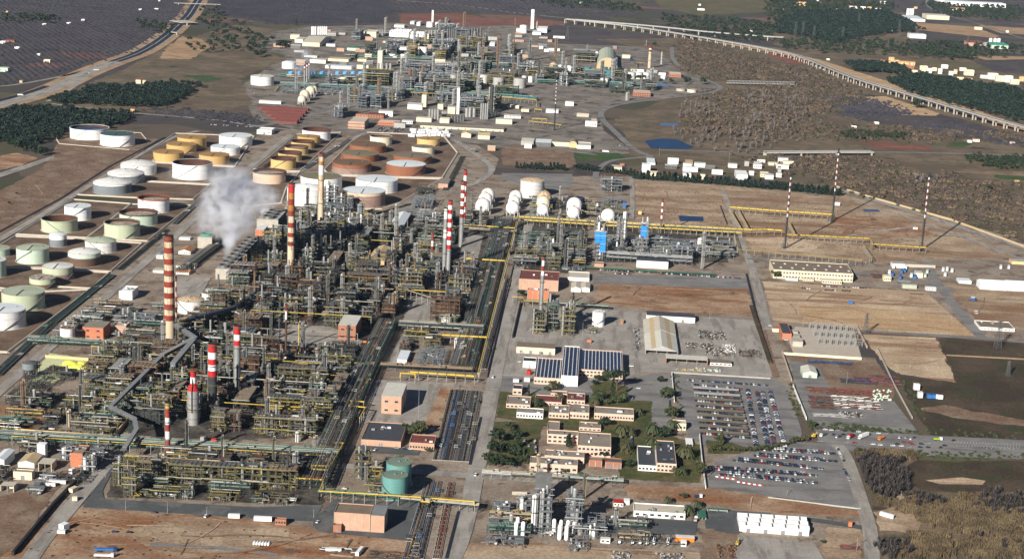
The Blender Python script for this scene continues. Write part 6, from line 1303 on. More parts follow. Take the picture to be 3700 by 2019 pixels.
  # --- process units
PAL={
'olive':('olive_steel','steel_dark','yellow_rail',['steel_light','pipe_tan','pipe_dark','yellow_rail','yellow_dull','steel','rust_pipe','pipe_light'],['silver','steel','steel_light','pipe_dark']),
'green':('green_steel','steel_dark','yellow_rail',['pipe_light','steel','pipe_dark','pipe_green','steel_light','yellow_rail','silver'],['steel_light','steel','pipe_dark','silver']),
'rust':('rust','rust','olive_steel',['rust_pipe','pipe_tan','rust','pipe_dark','steel'],['rust_pipe','steel','pipe_dark','steel_light']),
'grey':('steel_grey','steel_grey','steel_light',['steel_light','steel','silver','steel_grey'],['silver','steel_light','white_dirty']),
'dark':('steel_dark','steel_dark','olive_steel',['pipe_dark','steel_dark','steel_light','rust','pipe_dark','pipe_light'],['steel_dark','steel','rust','steel_light']),
}
def unit_at(x,y,w_,dp,H,pal,kind,label,det=1.0,words=None):
 """a steel process structure: frame, decks, pipework, vessels; kind 'rack', 'cooler', 'reactor', 'low', 'furnace'"""
 fr,dk,rl,pm,vm=PAL[pal];rnd=random.random
 e=thing({'rack':'pipe_structure','cooler':'air_cooler','reactor':'vessel_structure','low':'pump_station','furnace':'furnace'}[kind],label,'process unit',V2(x,y),0,'steel process structures')
 if words:mark((x+w_/2,y+dp/2),words)
 EXC.append((x,y,x+w_,y+dp))
 nx,ny=max(1,round(w_/(6.5/det))),max(1,round(dp/(6.5/det)));nl=max(1,round(H/5.2));zs=[H*(i+1)/nl for i in range(nl)]
 gx=[w_*i/nx for i in range(nx+1)];gy=[dp*i/ny for i in range(ny+1)]
 top={}
 q=MB();cw=0.42 if det>=1 else 0.8
 for i,a in enumerate(gx):
  for j,b in enumerate(gy):
   h=H*(1.0 if kind=='cooler' or rnd()<0.6 else random.choice((0.55,0.75,1.12,1.25)));top[i,j]=h;q.box(a,b,0,cw,cw,h)
 for z in zs:
  for j,b in enumerate(gy):
   for i in range(nx):
    if min(top[i,j],top[i+1,j])>=z-0.01 and rnd()<0.85:q.beam((gx[i],b,z),(gx[i+1],b,z),cw*0.8,cw)
  for i,a in enumerate(gx):
   for j in range(ny):
    if min(top[i,j],top[i,j+1])>=z-0.01 and rnd()<0.85:q.beam((a,gy[j],z),(a,gy[j+1],z),cw*0.8,cw)
 for i in range(nx):
  if rnd()<0.5:
   z0=random.choice([0]+zs[:-1]);z1=z0+H/nl;q.beam((gx[i],0,z0),(gx[i+1],0,z1),0.22,0.22);q.beam((gx[i+1],0,z0),(gx[i],0,z1),0.22,0.22)
 q.build('steel_frame',fr,e,'stuff')
 qr=MB();qp=MB()
 for li,z in enumerate(zs):
  if kind=='low' and rnd()<0.5:continue
  cov=[(i,j)for i in range(nx)for j in range(ny)if rnd()<(0.62 if kind!='cooler' else 0.4)]
  if cov:
   q=MB()
   for i,j in cov:
    q.box((gx[i]+gx[i+1])/2,(gy[j]+gy[j+1])/2,z+0.25,gx[1]*0.98,gy[1]*0.98,0.12)
    if rnd()<0.7:qr.beam((gx[i],gy[j],z+1.3),(gx[i+1],gy[j],z+1.3),0.16,0.16);qr.beam((gx[i],gy[j],z+0.8),(gx[i+1],gy[j],z+0.8),0.1,0.1)
    if rnd()<0.5:qr.beam((gx[i],gy[j],z+1.3),(gx[i],gy[j+1],z+1.3),0.16,0.16)
   q.build('deck',dk,e,'stuff')
  for k in range(2):
   rr=random.choice((0.26,0.34,0.42))/min(1,det);yy=random.choice((-0.6,dp*rnd(),dp+0.5));qp.tube((-1.5,yy,z+0.6+rr),(w_+1.5,yy,z+0.6+rr),rr,6,random.randrange(len(pm)))
  for k in range(int((nx+ny)*0.8*min(1,det))):
   rr=random.choice((0.14,0.18,0.24,0.32))/min(1,det);mi=random.randrange(len(pm));zz=z+random.uniform(0.4,2.4)
   if rnd()<0.55:
    yy=random.uniform(-0.5,dp);x0,x1=sorted((random.uniform(-1,w_),random.uniform(0,w_+1)))
    pts=[(x0,yy,zz),(x1,yy,zz)]
    if rnd()<0.6:pts.append((x1,yy,max(0.3,zz-random.uniform(3,12))))
    if rnd()<0.4:pts.insert(0,(x0,yy,zz+random.uniform(1,3)))
    if rnd()<0.4:pts.append((x1+random.uniform(-4,4),pts[-1][1],pts[-1][2]))
   else:
    xx=random.uniform(0,w_);y0,y1=sorted((random.uniform(-1,dp),random.uniform(0,dp+1)));pts=[(xx,y0,zz),(xx,y1,zz)]
    if rnd()<0.5:pts.insert(0,(xx,y0,max(0.3,zz-random.uniform(3,10))))
   qp.path(pts,rr,4,mi)
 for k in range(int(nx*2*min(1,det))+2):
  xx=random.uniform(0,w_);yy=random.uniform(-3,1);mi=random.randrange(len(pm));hh=random.uniform(1,4)
  qp.path([(xx,yy,0),(xx,yy,hh),(xx+random.uniform(-5,5),yy,hh),(xx+random.uniform(-5,5),dp*rnd(),hh)],random.choice((0.14,0.2,0.28))/min(1,det),4,mi)
 qr.build('railings',rl,e,'stuff');qp.build('pipework',pm,e,'stuff')
 nv={'rack':4,'cooler':4,'reactor':9,'low':7,'furnace':3}[kind]
 for k in range(nv):
  m_=random.choice(vm);q=MB();xx,yy=random.uniform(0.12,0.88)*w_,random.uniform(0.05,0.9)*dp
  if(rnd()<0.55 and kind!='low')or kind=='reactor':
   R_=random.uniform(0.7,1.7);z0=0 if kind=='reactor' or rnd()<0.5 else random.choice(zs)+0.4;h=random.uniform(0.6,1.35)*H if z0==0 else random.uniform(3,7)
   q.cyl(xx,yy,z0,z0+h,R_,n=10,cap=False);q.sphere(xx,yy,z0+h,R_,R_,R_*0.6,n=10,k=3,lo=0);q.build('vessel',m_,e)
  else:
   R_=random.uniform(0.6,1.3);ln=random.uniform(4,8);z0=R_+0.8 if rnd()<0.6 or kind=='low' else random.choice(zs)+R_+0.5
   if rnd()<0.6:q.tube((xx,yy-ln/2,z0),(xx,yy+ln/2,z0),R_,10,0,True)
   else:q.tube((xx-ln/2,yy,z0),(xx+ln/2,yy,z0),R_,10,0,True)
   q.build('drum',m_,e)
 if kind=='cooler':
  alongx=w_>=dp;n_=max(2,int((w_ if alongx else dp)/3.4))
  q=MB();q.box(w_/2,dp/2,H+0.3,w_*1.02,dp*1.02,0.5);q.build('plenum',fr,e)
  pmat=random.choice(['steel','steel','roof_brown','steel_grey','steel_light'])
  for i in range(n_):
   u=(i+0.5)/n_;ln=((w_ if alongx else dp)/n_)*0.78
   sz=(ln,dp*0.96)if alongx else(w_*0.96,ln)
   ob('fan_panel',shared_box('fan_panel',sz[0],sz[1],0.5,pmat),e,loc=(w_*u if alongx else w_/2,dp/2 if alongx else dp*u,H+0.82))
 if kind=='furnace':
  q=MB();q.box(w_*0.5,dp*0.5,3,w_*0.72,dp*0.68,H*0.66);q.build('firebox',random.choice(['steel','rust','steel_dark']),e)
  q=MB();q.prism([(w_*0.36,dp*0.36),(w_*0.64,dp*0.36),(w_*0.64,dp*0.64),(w_*0.36,dp*0.64)],3+H*0.62,H*0.9,0);q.build('convection_box','steel',e)
  R_=1.1;q=MB();q.cyl(w_/2,dp/2,H*0.9,H*1.7,R_,n=12);q.build('flue',random.choice(['steel_light','steel','rust_pipe']),e)
 return e
 # cooler decks seen from above: (D front left, D front right, top height, depth m, palette, label)
for xa,ya,xb,yb_,H_,dp,pal,lb,wd in[
(338,1162,420,1166,17,12,'olive','cooler deck at the stair tower end of the front unit','the first front cooler'),(423,1168,505,1172,17,12,'olive','cooler deck second in the front unit','the second front cooler'),(508,1172,590,1177,17,12,'olive','cooler deck third in the front unit','the third front cooler'),(593,1177,672,1182,17,12,'olive','cooler deck fourth in the front unit','the fourth front cooler'),(675,1182,745,1186,17,12,'olive','cooler deck last in the front unit','the last front cooler'),
(698,925,782,931,18,11,'olive','cooler deck under the yellow crossing pipe','the crossing cooler'),(784,931,822,934,18,11,'olive','small cooler deck by the secondary rack',None),(672,1000,755,1006,18,9,'olive','long cooler deck in the middle unit','the middle cooler'),(757,1007,832,1012,18,9,'olive','second half of the long cooler deck',None),(640,1050,725,1055,16,9,'olive','cooler deck nearest the paved strip','the paved strip cooler'),(727,1056,790,1060,16,9,'olive','short cooler deck nearest the paved strip',None),
(875,690,960,694,16,12,'rust','long rusty cooler deck in the cracking unit','the rusty cooler'),(560,880,595,883,15,18,'green','cooler bank behind the bottle shaped vessel',None),(735,870,790,874,15,10,'rust','brown cooler deck behind the duct column',None),(640,850,700,853,17,10,'rust','brown cooler in the dark unit',None),(565,845,635,849,17,9,'green','green cooler in the dark unit',None)]:
 a,b=DZ(xa,ya,H_),DZ(xb,yb_,H_);unit_at(a.x,a.y,b.x-a.x,dp,H_,pal,'cooler',lb,words=wd)
for xa,ya,H_,w_,L_,pal,lb,wd in[
(276,927,15,13,34,'green','striped cooler bank beside the sulphur pit','the sulphur cooler bank'),(587,1007,15,14,42,'dark','long striped cooler bank in the middle unit','the long cooler bank'),(606,960,14,12,30,'dark','striped cooler bank behind the long bank',None),(815,990,15,13,26,'green','striped cooler bank beside the secondary rack',None),(838,960,15,12,26,'dark','striped cooler bank behind the rack corner',None),(425,985,14,9,34,'rust','rusty cooler bank behind the transfer chute',None),(820,660,16,13,62,'rust','long dark cooler bank behind the rusty cooler','the dark cooler bank'),(905,590,15,12,48,'green','cooler bank with green gable behind the weathered shed',None),(203,1025,12,12,12,'olive','small cooler table beside the brown flat',None)]:
 a=DZ(xa,ya,H_);unit_at(a.x,a.y,w_,L_,H_,pal,'cooler',lb,words=wd)
A=DZ(312,1250,0);unit_at(A.x,A.y,9,9,32,'olive','rack','tall yellow stair tower at the corner of the front unit',words='the yellow stair tower',det=1.6)
A=DZ(285,1222,0);unit_at(A.x,A.y,10,14,18,'olive','reactor','stepped yellow structure beside the stair tower')
# blue panelled towers of the grey unit
for c_,xl,xr,yb,yt,lb,panels in[(0,820,932,1205,930,'grey steel tower with two bright blue panels',[(0.02,0.48,0.62,1.0),(0.5,1.0,0.28,1.0)]),(1,1285,1365,1100,850,'grey steel tower with a stack of blue panels',[(0.0,0.75,0.40,0.94)])]:
 A=TZ(2,1,xl,yb,0);x1=xat(A.y,0,t(2,1,xr,yb)[0]);H_=zat(A.x,A.y,t(2,1,xl,yt)[1])
 e=unit_at(A.x,A.y,x1-A.x,14,H_,'grey','reactor',lb,words='the blue panelled tower' if c_==0 else 'the second blue tower',det=1.4)
 for u0,u1,v0,v1 in panels:
  q=MB();w_=x1-A.x;q.box(w_*(u0+u1)/2,-0.5,H_*v0,w_*(u1-u0),0.5,H_*(v1-v0));q.build('blue_panel','blue_panel',e)
  for v_ in(0.5,0.72):
   if v0<v_<v1:q=MB();q.box(w_*(u0+0.08),-0.8,H_*v_,1.0,0.12,1.4);q.build('panel_slot','soot',e)
 q=MB();q.box((x1-A.x)*0.5,7,H_*1.0+0.4,(x1-A.x)*0.98,13,0.5);q.build('cap','white',e)
for xl,xr,yb,yt,lb in[(1045,1140,1095,800,'tallest grey open steel tower'),(830,880,930,815,'small grey steel tower behind the blue panels'),(1240,1350,1110,1000,'grey steel base of the second blue tower'),(330,415,1060,905,'grey cooler tower beside the lone sphere road'),(300,400,1200,1065,'rusty topped cooler frame in the sphere side unit')]:
 A=TZ(2,1,xl,yb,0);x1=xat(A.y,0,t(2,1,xr,yb)[0]);H_=zat(A.x,A.y,t(2,1,xl,yt)[1]);unit_at(A.x,A.y,x1-A.x,14,H_,'grey' if xl>500 else 'green','reactor' if xl>500 else 'cooler',lb,det=1.3)
 # gas works tower and small unit
for c_,r_,xl,xr,yb,yt,dp,pal,kd,lb in[(2,3,225,385,1110,800,20,'grey','reactor','grey compressor tower behind the white cold column'),(2,3,540,690,1120,800,22,'grey','reactor','grey cooling frame with curved braces in the gas works'),(2,3,40,185,1010,860,22,'grey','reactor','silver piping frame at the edge of the gas works'),(2,3,760,930,1110,1000,14,'grey','low','low silver skid beside the loading court'),(2,3,230,440,1170,1120,12,'grey','low','low piping at the foot of the white cold column'),
(2,2,195,320,545,330,16,'olive','reactor','yellow railed structure round the small unit flue'),(2,2,345,450,520,260,26,'green','cooler','cooler frame of the small unit'),(2,2,480,620,560,320,18,'olive','reactor','olive reactor frame of the small unit'),(2,2,560,625,460,275,14,'grey','reactor','silver frame of the small unit'),(2,2,755,860,540,480,10,'olive','low','olive pump skid by the spiral stair tank'),
(1,3,985,1130,600,360,12,'olive','reactor','olive column frame beside the teal tanks'),(1,3,1120,1260,640,480,16,'olive','cooler','white topped cooler beside the teal tanks'),(1,3,1100,1260,740,660,14,'olive','low','low piping between the frame and the front teal tank'),
(1,2,1750,2040,410,200,20,'rust','furnace','rusty furnace structure behind the short cream tank'),(1,2,1920,2040,280,140,20,'dark','cooler','dark cooler frame behind the rusty furnace'),(1,2,1610,1880,860,780,46,'grey','low','low manifold of white pipes beside the main rack'),(1,2,1690,1850,690,620,26,'olive','rack','pump station north of the manifold'),
(1,1,680,800,700,490,20,'grey','reactor','silver refinery frame behind the beige chimney'),(1,1,810,960,720,580,20,'grey','reactor','second silver frame behind the beige chimney'),(1,1,1560,1760,700,620,60,'grey','low','low silver manifold before the large white tanks'),(1,1,1430,1730,760,700,14,'grey','low','low silver pipe stand before the manifold'),(1,1,1600,1760,560,520,50,'dark','low','low dark manifold beside the bund substation'),(1,1,2160,2210,720,560,8,'green','rack','thin stair frame beside the first spheres'),
(2,1,890,1100,520,400,26,'grey','rack','white pipe stack frame behind the spheres'),(2,1,900,1090,640,580,14,'grey','low','low pumps behind the lone sphere'),(0,2,250,360,1000,850,12,'dark','low','dark hopper stand beside the sulphur pit'),(0,2,60,510,1250,1170,22,'dark','rack','low truck loading racks beside the bund road'),(0,2,180,420,1130,1040,26,'dark','low','dark pump cluster beside the sulphur pit'),(0,2,440,720,1000,930,22,'dark','rack','long dark table before the sulphur heap')]:
 A=TZ(c_,r_,xl,yb,0);x1=xat(A.y,0,t(c_,r_,xr,yb)[0]);H_=zat(A.x,A.y,t(c_,r_,xl,yt)[1]);unit_at(A.x,A.y,x1-A.x,dp,max(5,H_),pal,kd,lb,det=1.2)
 # the rest of the process area, block by block
def free(x0,y0,x1,y1):
 for a,b,c_,e_ in EXC:
  if x0<c_ and x1>a and y0<e_ and y1>b:return False
 return True
def fill(x0,y0,x1,y1,sx,sy,H0,H1,pals,kinds,desc,gap=3.0,prob=0.93,det=1.0,cols=0.45,colH=(18,42)):
 random.seed(int(abs(x0*7+y0*3)))
 nx,ny=max(1,round((x1-x0)/sx)),max(1,round((y1-y0)/sy));cw,ch=(x1-x0)/nx,(y1-y0)/ny
 if ny>1 and x1-x0>90 and det>=1:
  for j in range(ny):
   yy=y0+(j+1)*ch-4;xa=x0
   while xa<x1-20:
    xb=min(x1,xa+34)
    if free(xa,yy-2.5,xb,yy+2.5):P=V2((xa+xb)/2,yy);rack(V2(xa,yy),V2(xb,yy),5,[5,8],6,random.choice([DK,GN,['pipe_tan','rust_pipe','pipe_light','yellow_dull']]),near('pipe rack lane between units',P),frame='green_steel',walk=j%2==0)
    xa=xb
 for j in range(ny):
  for i in range(nx):
  # fit the largest free part of the cell
   best=None
   for fx0,fy0,fx1,fy1 in((0,0,1,1),(0,0,.55,1),(.45,0,1,1),(0,0,1,.55),(0,.45,1,1),(0,0,.5,.5),(.5,0,1,.5),(0,.5,.5,1),(.5,.5,1,1)):
    a=(x0+(i+fx0)*cw+gap/2,y0+(j+fy0)*ch+gap/2,x0+(i+fx1)*cw-gap/2,y0+(j+fy1)*ch-gap/2)
    if free(*a):best=a;break
   if not best or random.random()>prob:continue
   if det>=1:best=(best[0],best[1],best[2],best[3]-6)if best[3]-best[1]>18 else best
   a,b,c_,e_=best;pal=random.choice(pals);kd=random.choice(kinds)
   col={'olive':'olive','green':'dark green','rust':'rust brown','grey':'grey','dark':'blackish'}[pal]
   nm={'rack':'open steel pipe structure','cooler':'steel structure with flat cooler roof','reactor':'steel frame with upright vessels','low':'low pump and drum cluster','furnace':'furnace box with flue'}[kd]
   H_=random.uniform(H0,H1)*(0.4 if kd=='low' else 1)
   unit_at(a,b,c_-a,e_-b,H_,pal,kd,near(f'{col} {nm}',((a+c_)/2,(b+e_)/2)),det)
   if random.random()<cols:
    P=V2(random.uniform(a+2,c_-2),random.uniform(b+2,e_-2));m_=random.choice(['silver','steel_light','steel','steel_light','rust_pipe','steel_dark'])
    column_at(P,random.uniform(*colH),random.uniform(0.9,2.2)/min(1,det),m_,{'silver':'silver','steel_light':'pale grey','steel':'grey','rust_pipe':'rusty','steel_dark':'dark'}[m_]+' process column')
A=G((80,885),(225,885),(215,930),(125,968));EXC.append((min(p.x for p in A),min(p.y for p in A),max(p.x for p in A),max(p.y for p in A)))
for lb,pp in[('paved yard before the brick control house',[(690,815),(830,822),(912,858),(900,882),(680,860)]),('paved yard beside the rusty furnace',[(1030,745),(1110,750),(1090,832),(1010,826)]),('paved strip beside the striped chimneys',[(1165,590),(1215,594),(1195,690),(1150,686)]),('paved yard behind the white tower block',[(430,700),(530,700),(500,750),(420,745)]),('paved corner of the crude unit',[(690,545),(760,548),(745,580),(680,576)])]:
 A=G(*pp);S('lot',lb,'road',5,pp,1);EXC.append((min(p.x for p in A),min(p.y for p in A),max(p.x for p in A),max(p.y for p in A)))
for i,yy in enumerate((1412,1484,1545,1664,1731,1791,1912,2036,2110,2168)):
 x0=random.uniform(-440,-400);pipeline([Vector((x0,yy,13+i%3)),Vector((-300,yy,13+i%3)),Vector((random.uniform(-260,-235),yy,13+i%3))],.5,['yellow_dull','pipe_light','yellow_rail','pipe_tan'][i%4],f'{["yellow", "pale", "olive yellow", "tan"][i % 4]} header pipe over the process blocks, {nth(i)} from the front',False,30)
K1=['rack','reactor','cooler','low','reactor','furnace','furnace','cooler','reactor']
fill(-365,1205,-222,1256,26,24,7,13,['olive','dark','olive','green'],['low','reactor','rack','low'],'f',cols=0.15,colH=(10,18))
fill(-350,1258,-226,1296,26,23,10,16,['olive','rust','dark'],['rack','reactor'],'f',cols=0.2,colH=(14,22))
fill(-400,1366,-232,1480,28,30,10,19,['olive','green','dark','rust','olive'],K1,'m')
fill(-440,1482,-232,1592,30,31,11,21,['olive','green','dark','rust'],K1,'m')
fill(-478,1402,-402,1480,27,28,8,16,['dark','olive','green'],K1,'m',cols=0.2)
fill(-520,1330,-410,1400,27,26,5,11,['dark','green','olive'],['low','rack','reactor'],'m',cols=0.15,prob=0.6)
fill(-520,1500,-442,1596,28,30,8,16,['dark','green','olive'],K1,'m',cols=0.2)
fill(-432,1606,-234,1730,28,30,13,25,['dark','green','olive','rust','dark'],K1,'c')
fill(-432,1732,-234,1850,28,31,14,27,['dark','green','dark','olive','rust'],K1,'c')
fill(-232,1752,-140,1870,28,30,10,18,['dark','green','olive','rust'],K1,'c',prob=0.8)
fill(-432,1862,-138,1968,28,31,14,26,['dark','green','olive','rust','dark'],K1,'c')
fill(-440,1976,-138,2100,30,31,13,26,['dark','green','olive','green'],K1,'c')
fill(-440,2108,-138,2230,31,33,12,24,['green','dark','grey','olive'],K1,'c')
fill(-420,2238,-145,2340,33,34,10,20,['green','grey','dark'],K1,'c',prob=0.85)
fill(-560,1615,-440,1760,34,34,5,11,['dark','green','grey','rust'],['low','rack','low','reactor'],'l',prob=0.7,cols=0.1,colH=(10,18))
fill(-500,1765,-436,1850,31,34,5,10,['dark','green','rust'],['low','rack'],'l',prob=0.6,cols=0.1)
fill(-96,2060,0,2250,31,33,8,15,['green','dark','grey','olive'],K1,'e',prob=0.8)
fill(28,2150,205,2255,31,34,8,16,['grey'],['rack','reactor','cooler','low','rack'],'g',prob=0.85,cols=0.25)
fill(-90,2380,60,2520,37,37,4,9,['dark','grey','green'],['low','rack'],'s',prob=0.6,cols=0.05)
fill(-478,1195,-398,1298,26,25,5,12,['grey','dark'],['low','rack','reactor'],'b',prob=0.85,cols=0.1,colH=(10,16))
fill(-195,1600,-140,1725,31,34,4,9,['dark','grey','olive'],['low','rack'],'w',prob=0.6,cols=0.05)
fill(-65,1150,60,1230,31,28,5,12,['grey'],['low','reactor','rack'],'gw',prob=0.5,cols=0.1,colH=(10,18))
# far works: larger, simpler structures
for blk,pr in[([(720,205),(980,235)],0.8),([(980,190),(1300,240)],0.9),([(1060,120),(1320,180)],0.55),([(1300,150),(1500,190)],0.7),([(860,240),(1000,300)],0.5),([(1080,240),(1300,290)],0.45),([(850,90),(1080,150)],0.35),([(1340,190),(1650,225)],0.5),([(1080,75),(1240,115)],0.5),([(1000,165),(1180,195)],0.6)]:
 (xa,ya),(xb,yb)=blk;P0=g(d(xa,yb));P1=g(d(xb,ya));x0,x1=sorted((P0.x,P1.x));x0=g(d(xa,(ya+yb)/2)).x;x1=g(d(xb,(ya+yb)/2)).x
 fill(x0,P0.y,x1,P1.y,68,88,12,28,['green','grey','grey','olive','green'],['rack','reactor','cooler','low','reactor'],'far',gap=10,prob=pr,det=0.5,cols=0.8,colH=(25,60))
random.seed(11)
# --- vegetation
def leafball(q,cx,cy,cz,rx,rz,nq,s,m=0,rnd=random):
 for _ in range(nq):
  a,b=rnd.uniform(0,6.283),math.asin(rnd.uniform(-0.7,1));k=rnd.uniform(0.6,1.0)
  p=Vector((cx+rx*k*math.cos(a)*math.cos(b),cy+rx*k*math.sin(a)*math.cos(b),cz+rz*k*math.sin(b)))
  u=Vector((rnd.gauss(0,1),rnd.gauss(0,1),rnd.gauss(0,1))).normalized();v=u.orthogonal().normalized()*s*rnd.uniform(0.6,1.2);u=u.cross(v).normalized()*s*rnd.uniform(0.6,1.2)
  q.quad(p-u-v,p+u-v,p+u+v,p-u+v,m)
def crown(kind,seed):
 R=random.Random(seed);q=MB()
 if kind=='broad':
  for _ in range(9):leafball(q,R.uniform(-.55,.55),R.uniform(-.55,.55),R.uniform(0.75,1.5),R.uniform(.3,.5),R.uniform(.25,.42),22,0.13,0,R)
 elif kind=='pine':
  for i in range(9):zz=0.35+1.9*i/9;leafball(q,R.uniform(-.1,.1),R.uniform(-.1,.1),zz,0.62*(1-i/11)*R.uniform(.8,1.15),0.25,20,0.13,0,R)
 elif kind=='umbrella':
  for _ in range(10):a=R.uniform(0,6.28);leafball(q,.6*math.cos(a)*R.random(),.6*math.sin(a)*R.random(),R.uniform(1.2,1.5),.45,.22,24,0.11,0,R)
 elif kind=='cypress':
  for i in range(10):zz=0.2+2.6*i/10;leafball(q,0,0,zz,0.34*(1-(i/10.5)**2)+.03,0.25,16,0.10,0,R)
 elif kind=='palm':
  for i in range(22):
   a=6.283*i/22+R.uniform(-.1,.1);up=R.uniform(-.25,.75);pts=[(0,0,1.5)]
   for k in(1,2,3):pts.append((0.33*k*math.cos(a),0.33*k*math.sin(a),1.5+up*0.33*k-0.10*k*k))
   for p0,p1 in zip(pts,pts[1:]):
    n_=Vector((-math.sin(a),math.cos(a),0))*0.10;q.quad(Vector(p0)-n_,Vector(p1)-n_,Vector(p1)+n_,Vector(p0)+n_)
 elif kind=='bush':
  for _ in range(4):x,y,r=R.uniform(-.5,.5),R.uniform(-.5,.5),R.uniform(.3,.5);leafball(q,x,y,R.uniform(.3,.5),r*1.2,r,16,0.11,0,R);q.sphere(x,y,.1,r,r,r*1.1,n=7,k=3,lo=0)
 elif kind=='wood':
  for _ in range(3):leafball(q,R.uniform(-.4,.4),R.uniform(-.4,.4),R.uniform(.7,1.3),R.uniform(.4,.6),R.uniform(.35,.5),14,0.2,0,R)
 elif kind=='bare':
  for _ in range(26):
   a,rr=R.uniform(0,6.283),R.uniform(.15,.75);p=Vector((0.15*math.cos(a),.15*math.sin(a),R.uniform(0,.6)));t_=Vector((rr*math.cos(a),rr*math.sin(a),R.uniform(.9,1.7)));n_=Vector((-math.sin(a),math.cos(a),0))*.035
   q.quad(p-n_,t_-n_*2,t_+n_*2,p+n_)
  leafball(q,0,0,1.0,.7,.6,22,0.07,0,R)
 elif kind=='poplar':
  for _ in range(26):
   a,rr=R.uniform(0,6.283),R.uniform(.05,.35);z0=R.uniform(0.2,2.4);p=Vector((0,0,z0));t_=Vector((rr*math.cos(a),rr*math.sin(a),z0+.8));n_=Vector((-math.sin(a),math.cos(a),0))*.03
   q.quad(p-n_,t_-n_,t_+n_,p+n_)
 elif kind=='reed':
  for _ in range(30):
   a,rr=R.uniform(0,6.283),R.uniform(0,.6);x,y=rr*math.cos(a),rr*math.sin(a);b=R.uniform(0,3.14);w_=Vector((math.cos(b),math.sin(b),0))*.09;h=R.uniform(.6,1.1);l_=Vector((R.uniform(-.15,.15),R.uniform(-.15,.15),h))
   p=Vector((x,y,0));q.quad(p-w_,p+w_,p+l_+w_*.6,p+l_-w_*.6)
 return q
_pr={}
def crown_mesh(kind,mat,v=0):
 k=(kind,mat,v)
 if k not in _pr:_pr[k]=crown(kind,hash(kind)%1+v*17+len(kind)).mesh('crown',[mat])
 return _pr[k]
def trunk_mesh(h,r,mat='bark'):
 k=('trunk',h,r,mat)
 if k not in _pr:
  q=MB();q.cyl(0,0,0,h,r,r*0.6,n=6,m=0)
  for i in range(4):a=1.57*i+.4;q.tube((0,0,h*.7),(h*.28*math.cos(a),h*.28*math.sin(a),h*1.1),r*.35,4)
  _pr[k]=q.mesh('trunk',[mat])
 return _pr[k]
def tree(P,h,kind,mat,label,name='tree',group=None,v=0,wide=1.0):
 e=thing(name,label,'tree',Vector((P[0],P[1],0)),random.uniform(0,6.28),group)
 unit={'broad':1.9,'pine':2.4,'umbrella':1.75,'cypress':2.9,'palm':1.9,'poplar':3.0}[kind];s=h/unit
 ob('crown',crown_mesh(kind,mat,v),e,loc=(0,0,0),sc=(s*wide,s*wide,s));ob('trunk',trunk_mesh(1.0,0.06,'bark'),e,sc=(s*(1.5 if kind=='palm' else 1),s*(1.5 if kind=='palm' else 1),s*(1.5 if kind=='palm' else 1)))
 return e
 # windbreak of pines
WB=[g(d(x,y))for x,y in((1594,450),(1700,457),(1800,464),(1932,476),(2020,484),(2112,494))]
n_=66
for i in range(n_):
 u=i/(n_-1)*4.999;a=WB[int(u)].lerp(WB[int(u)+1],u-int(u));h=random.uniform(13,18)
 tree((a.x+random.uniform(-2,2),a.y+random.uniform(-4,4)),h,'pine','leaf_pine',f'dark green pine in the windbreak, {nth(i)} from the gas depot end','pine_tree','windbreak pines',i%3,1.25)
k=0
for x0,y0,x1,y1,cnt in[(1300,424,1375,429,9),(1385,425,1420,430,5),(1448,426,1500,433,8),(1525,434,1595,444,9)]:
 for i in range(cnt):
  P=g(d(x0+(x1-x0)*i/(cnt-1),y0+(y1-y0)*i/(cnt-1)));tree(P,random.uniform(9,15),random.choice(['pine','broad']),'leaf_pine',f'dark tree in the row behind the grey pad, {nth(k)} counted from the bare lot','tree','trees behind the grey pad',i%3,1.2);k+=1
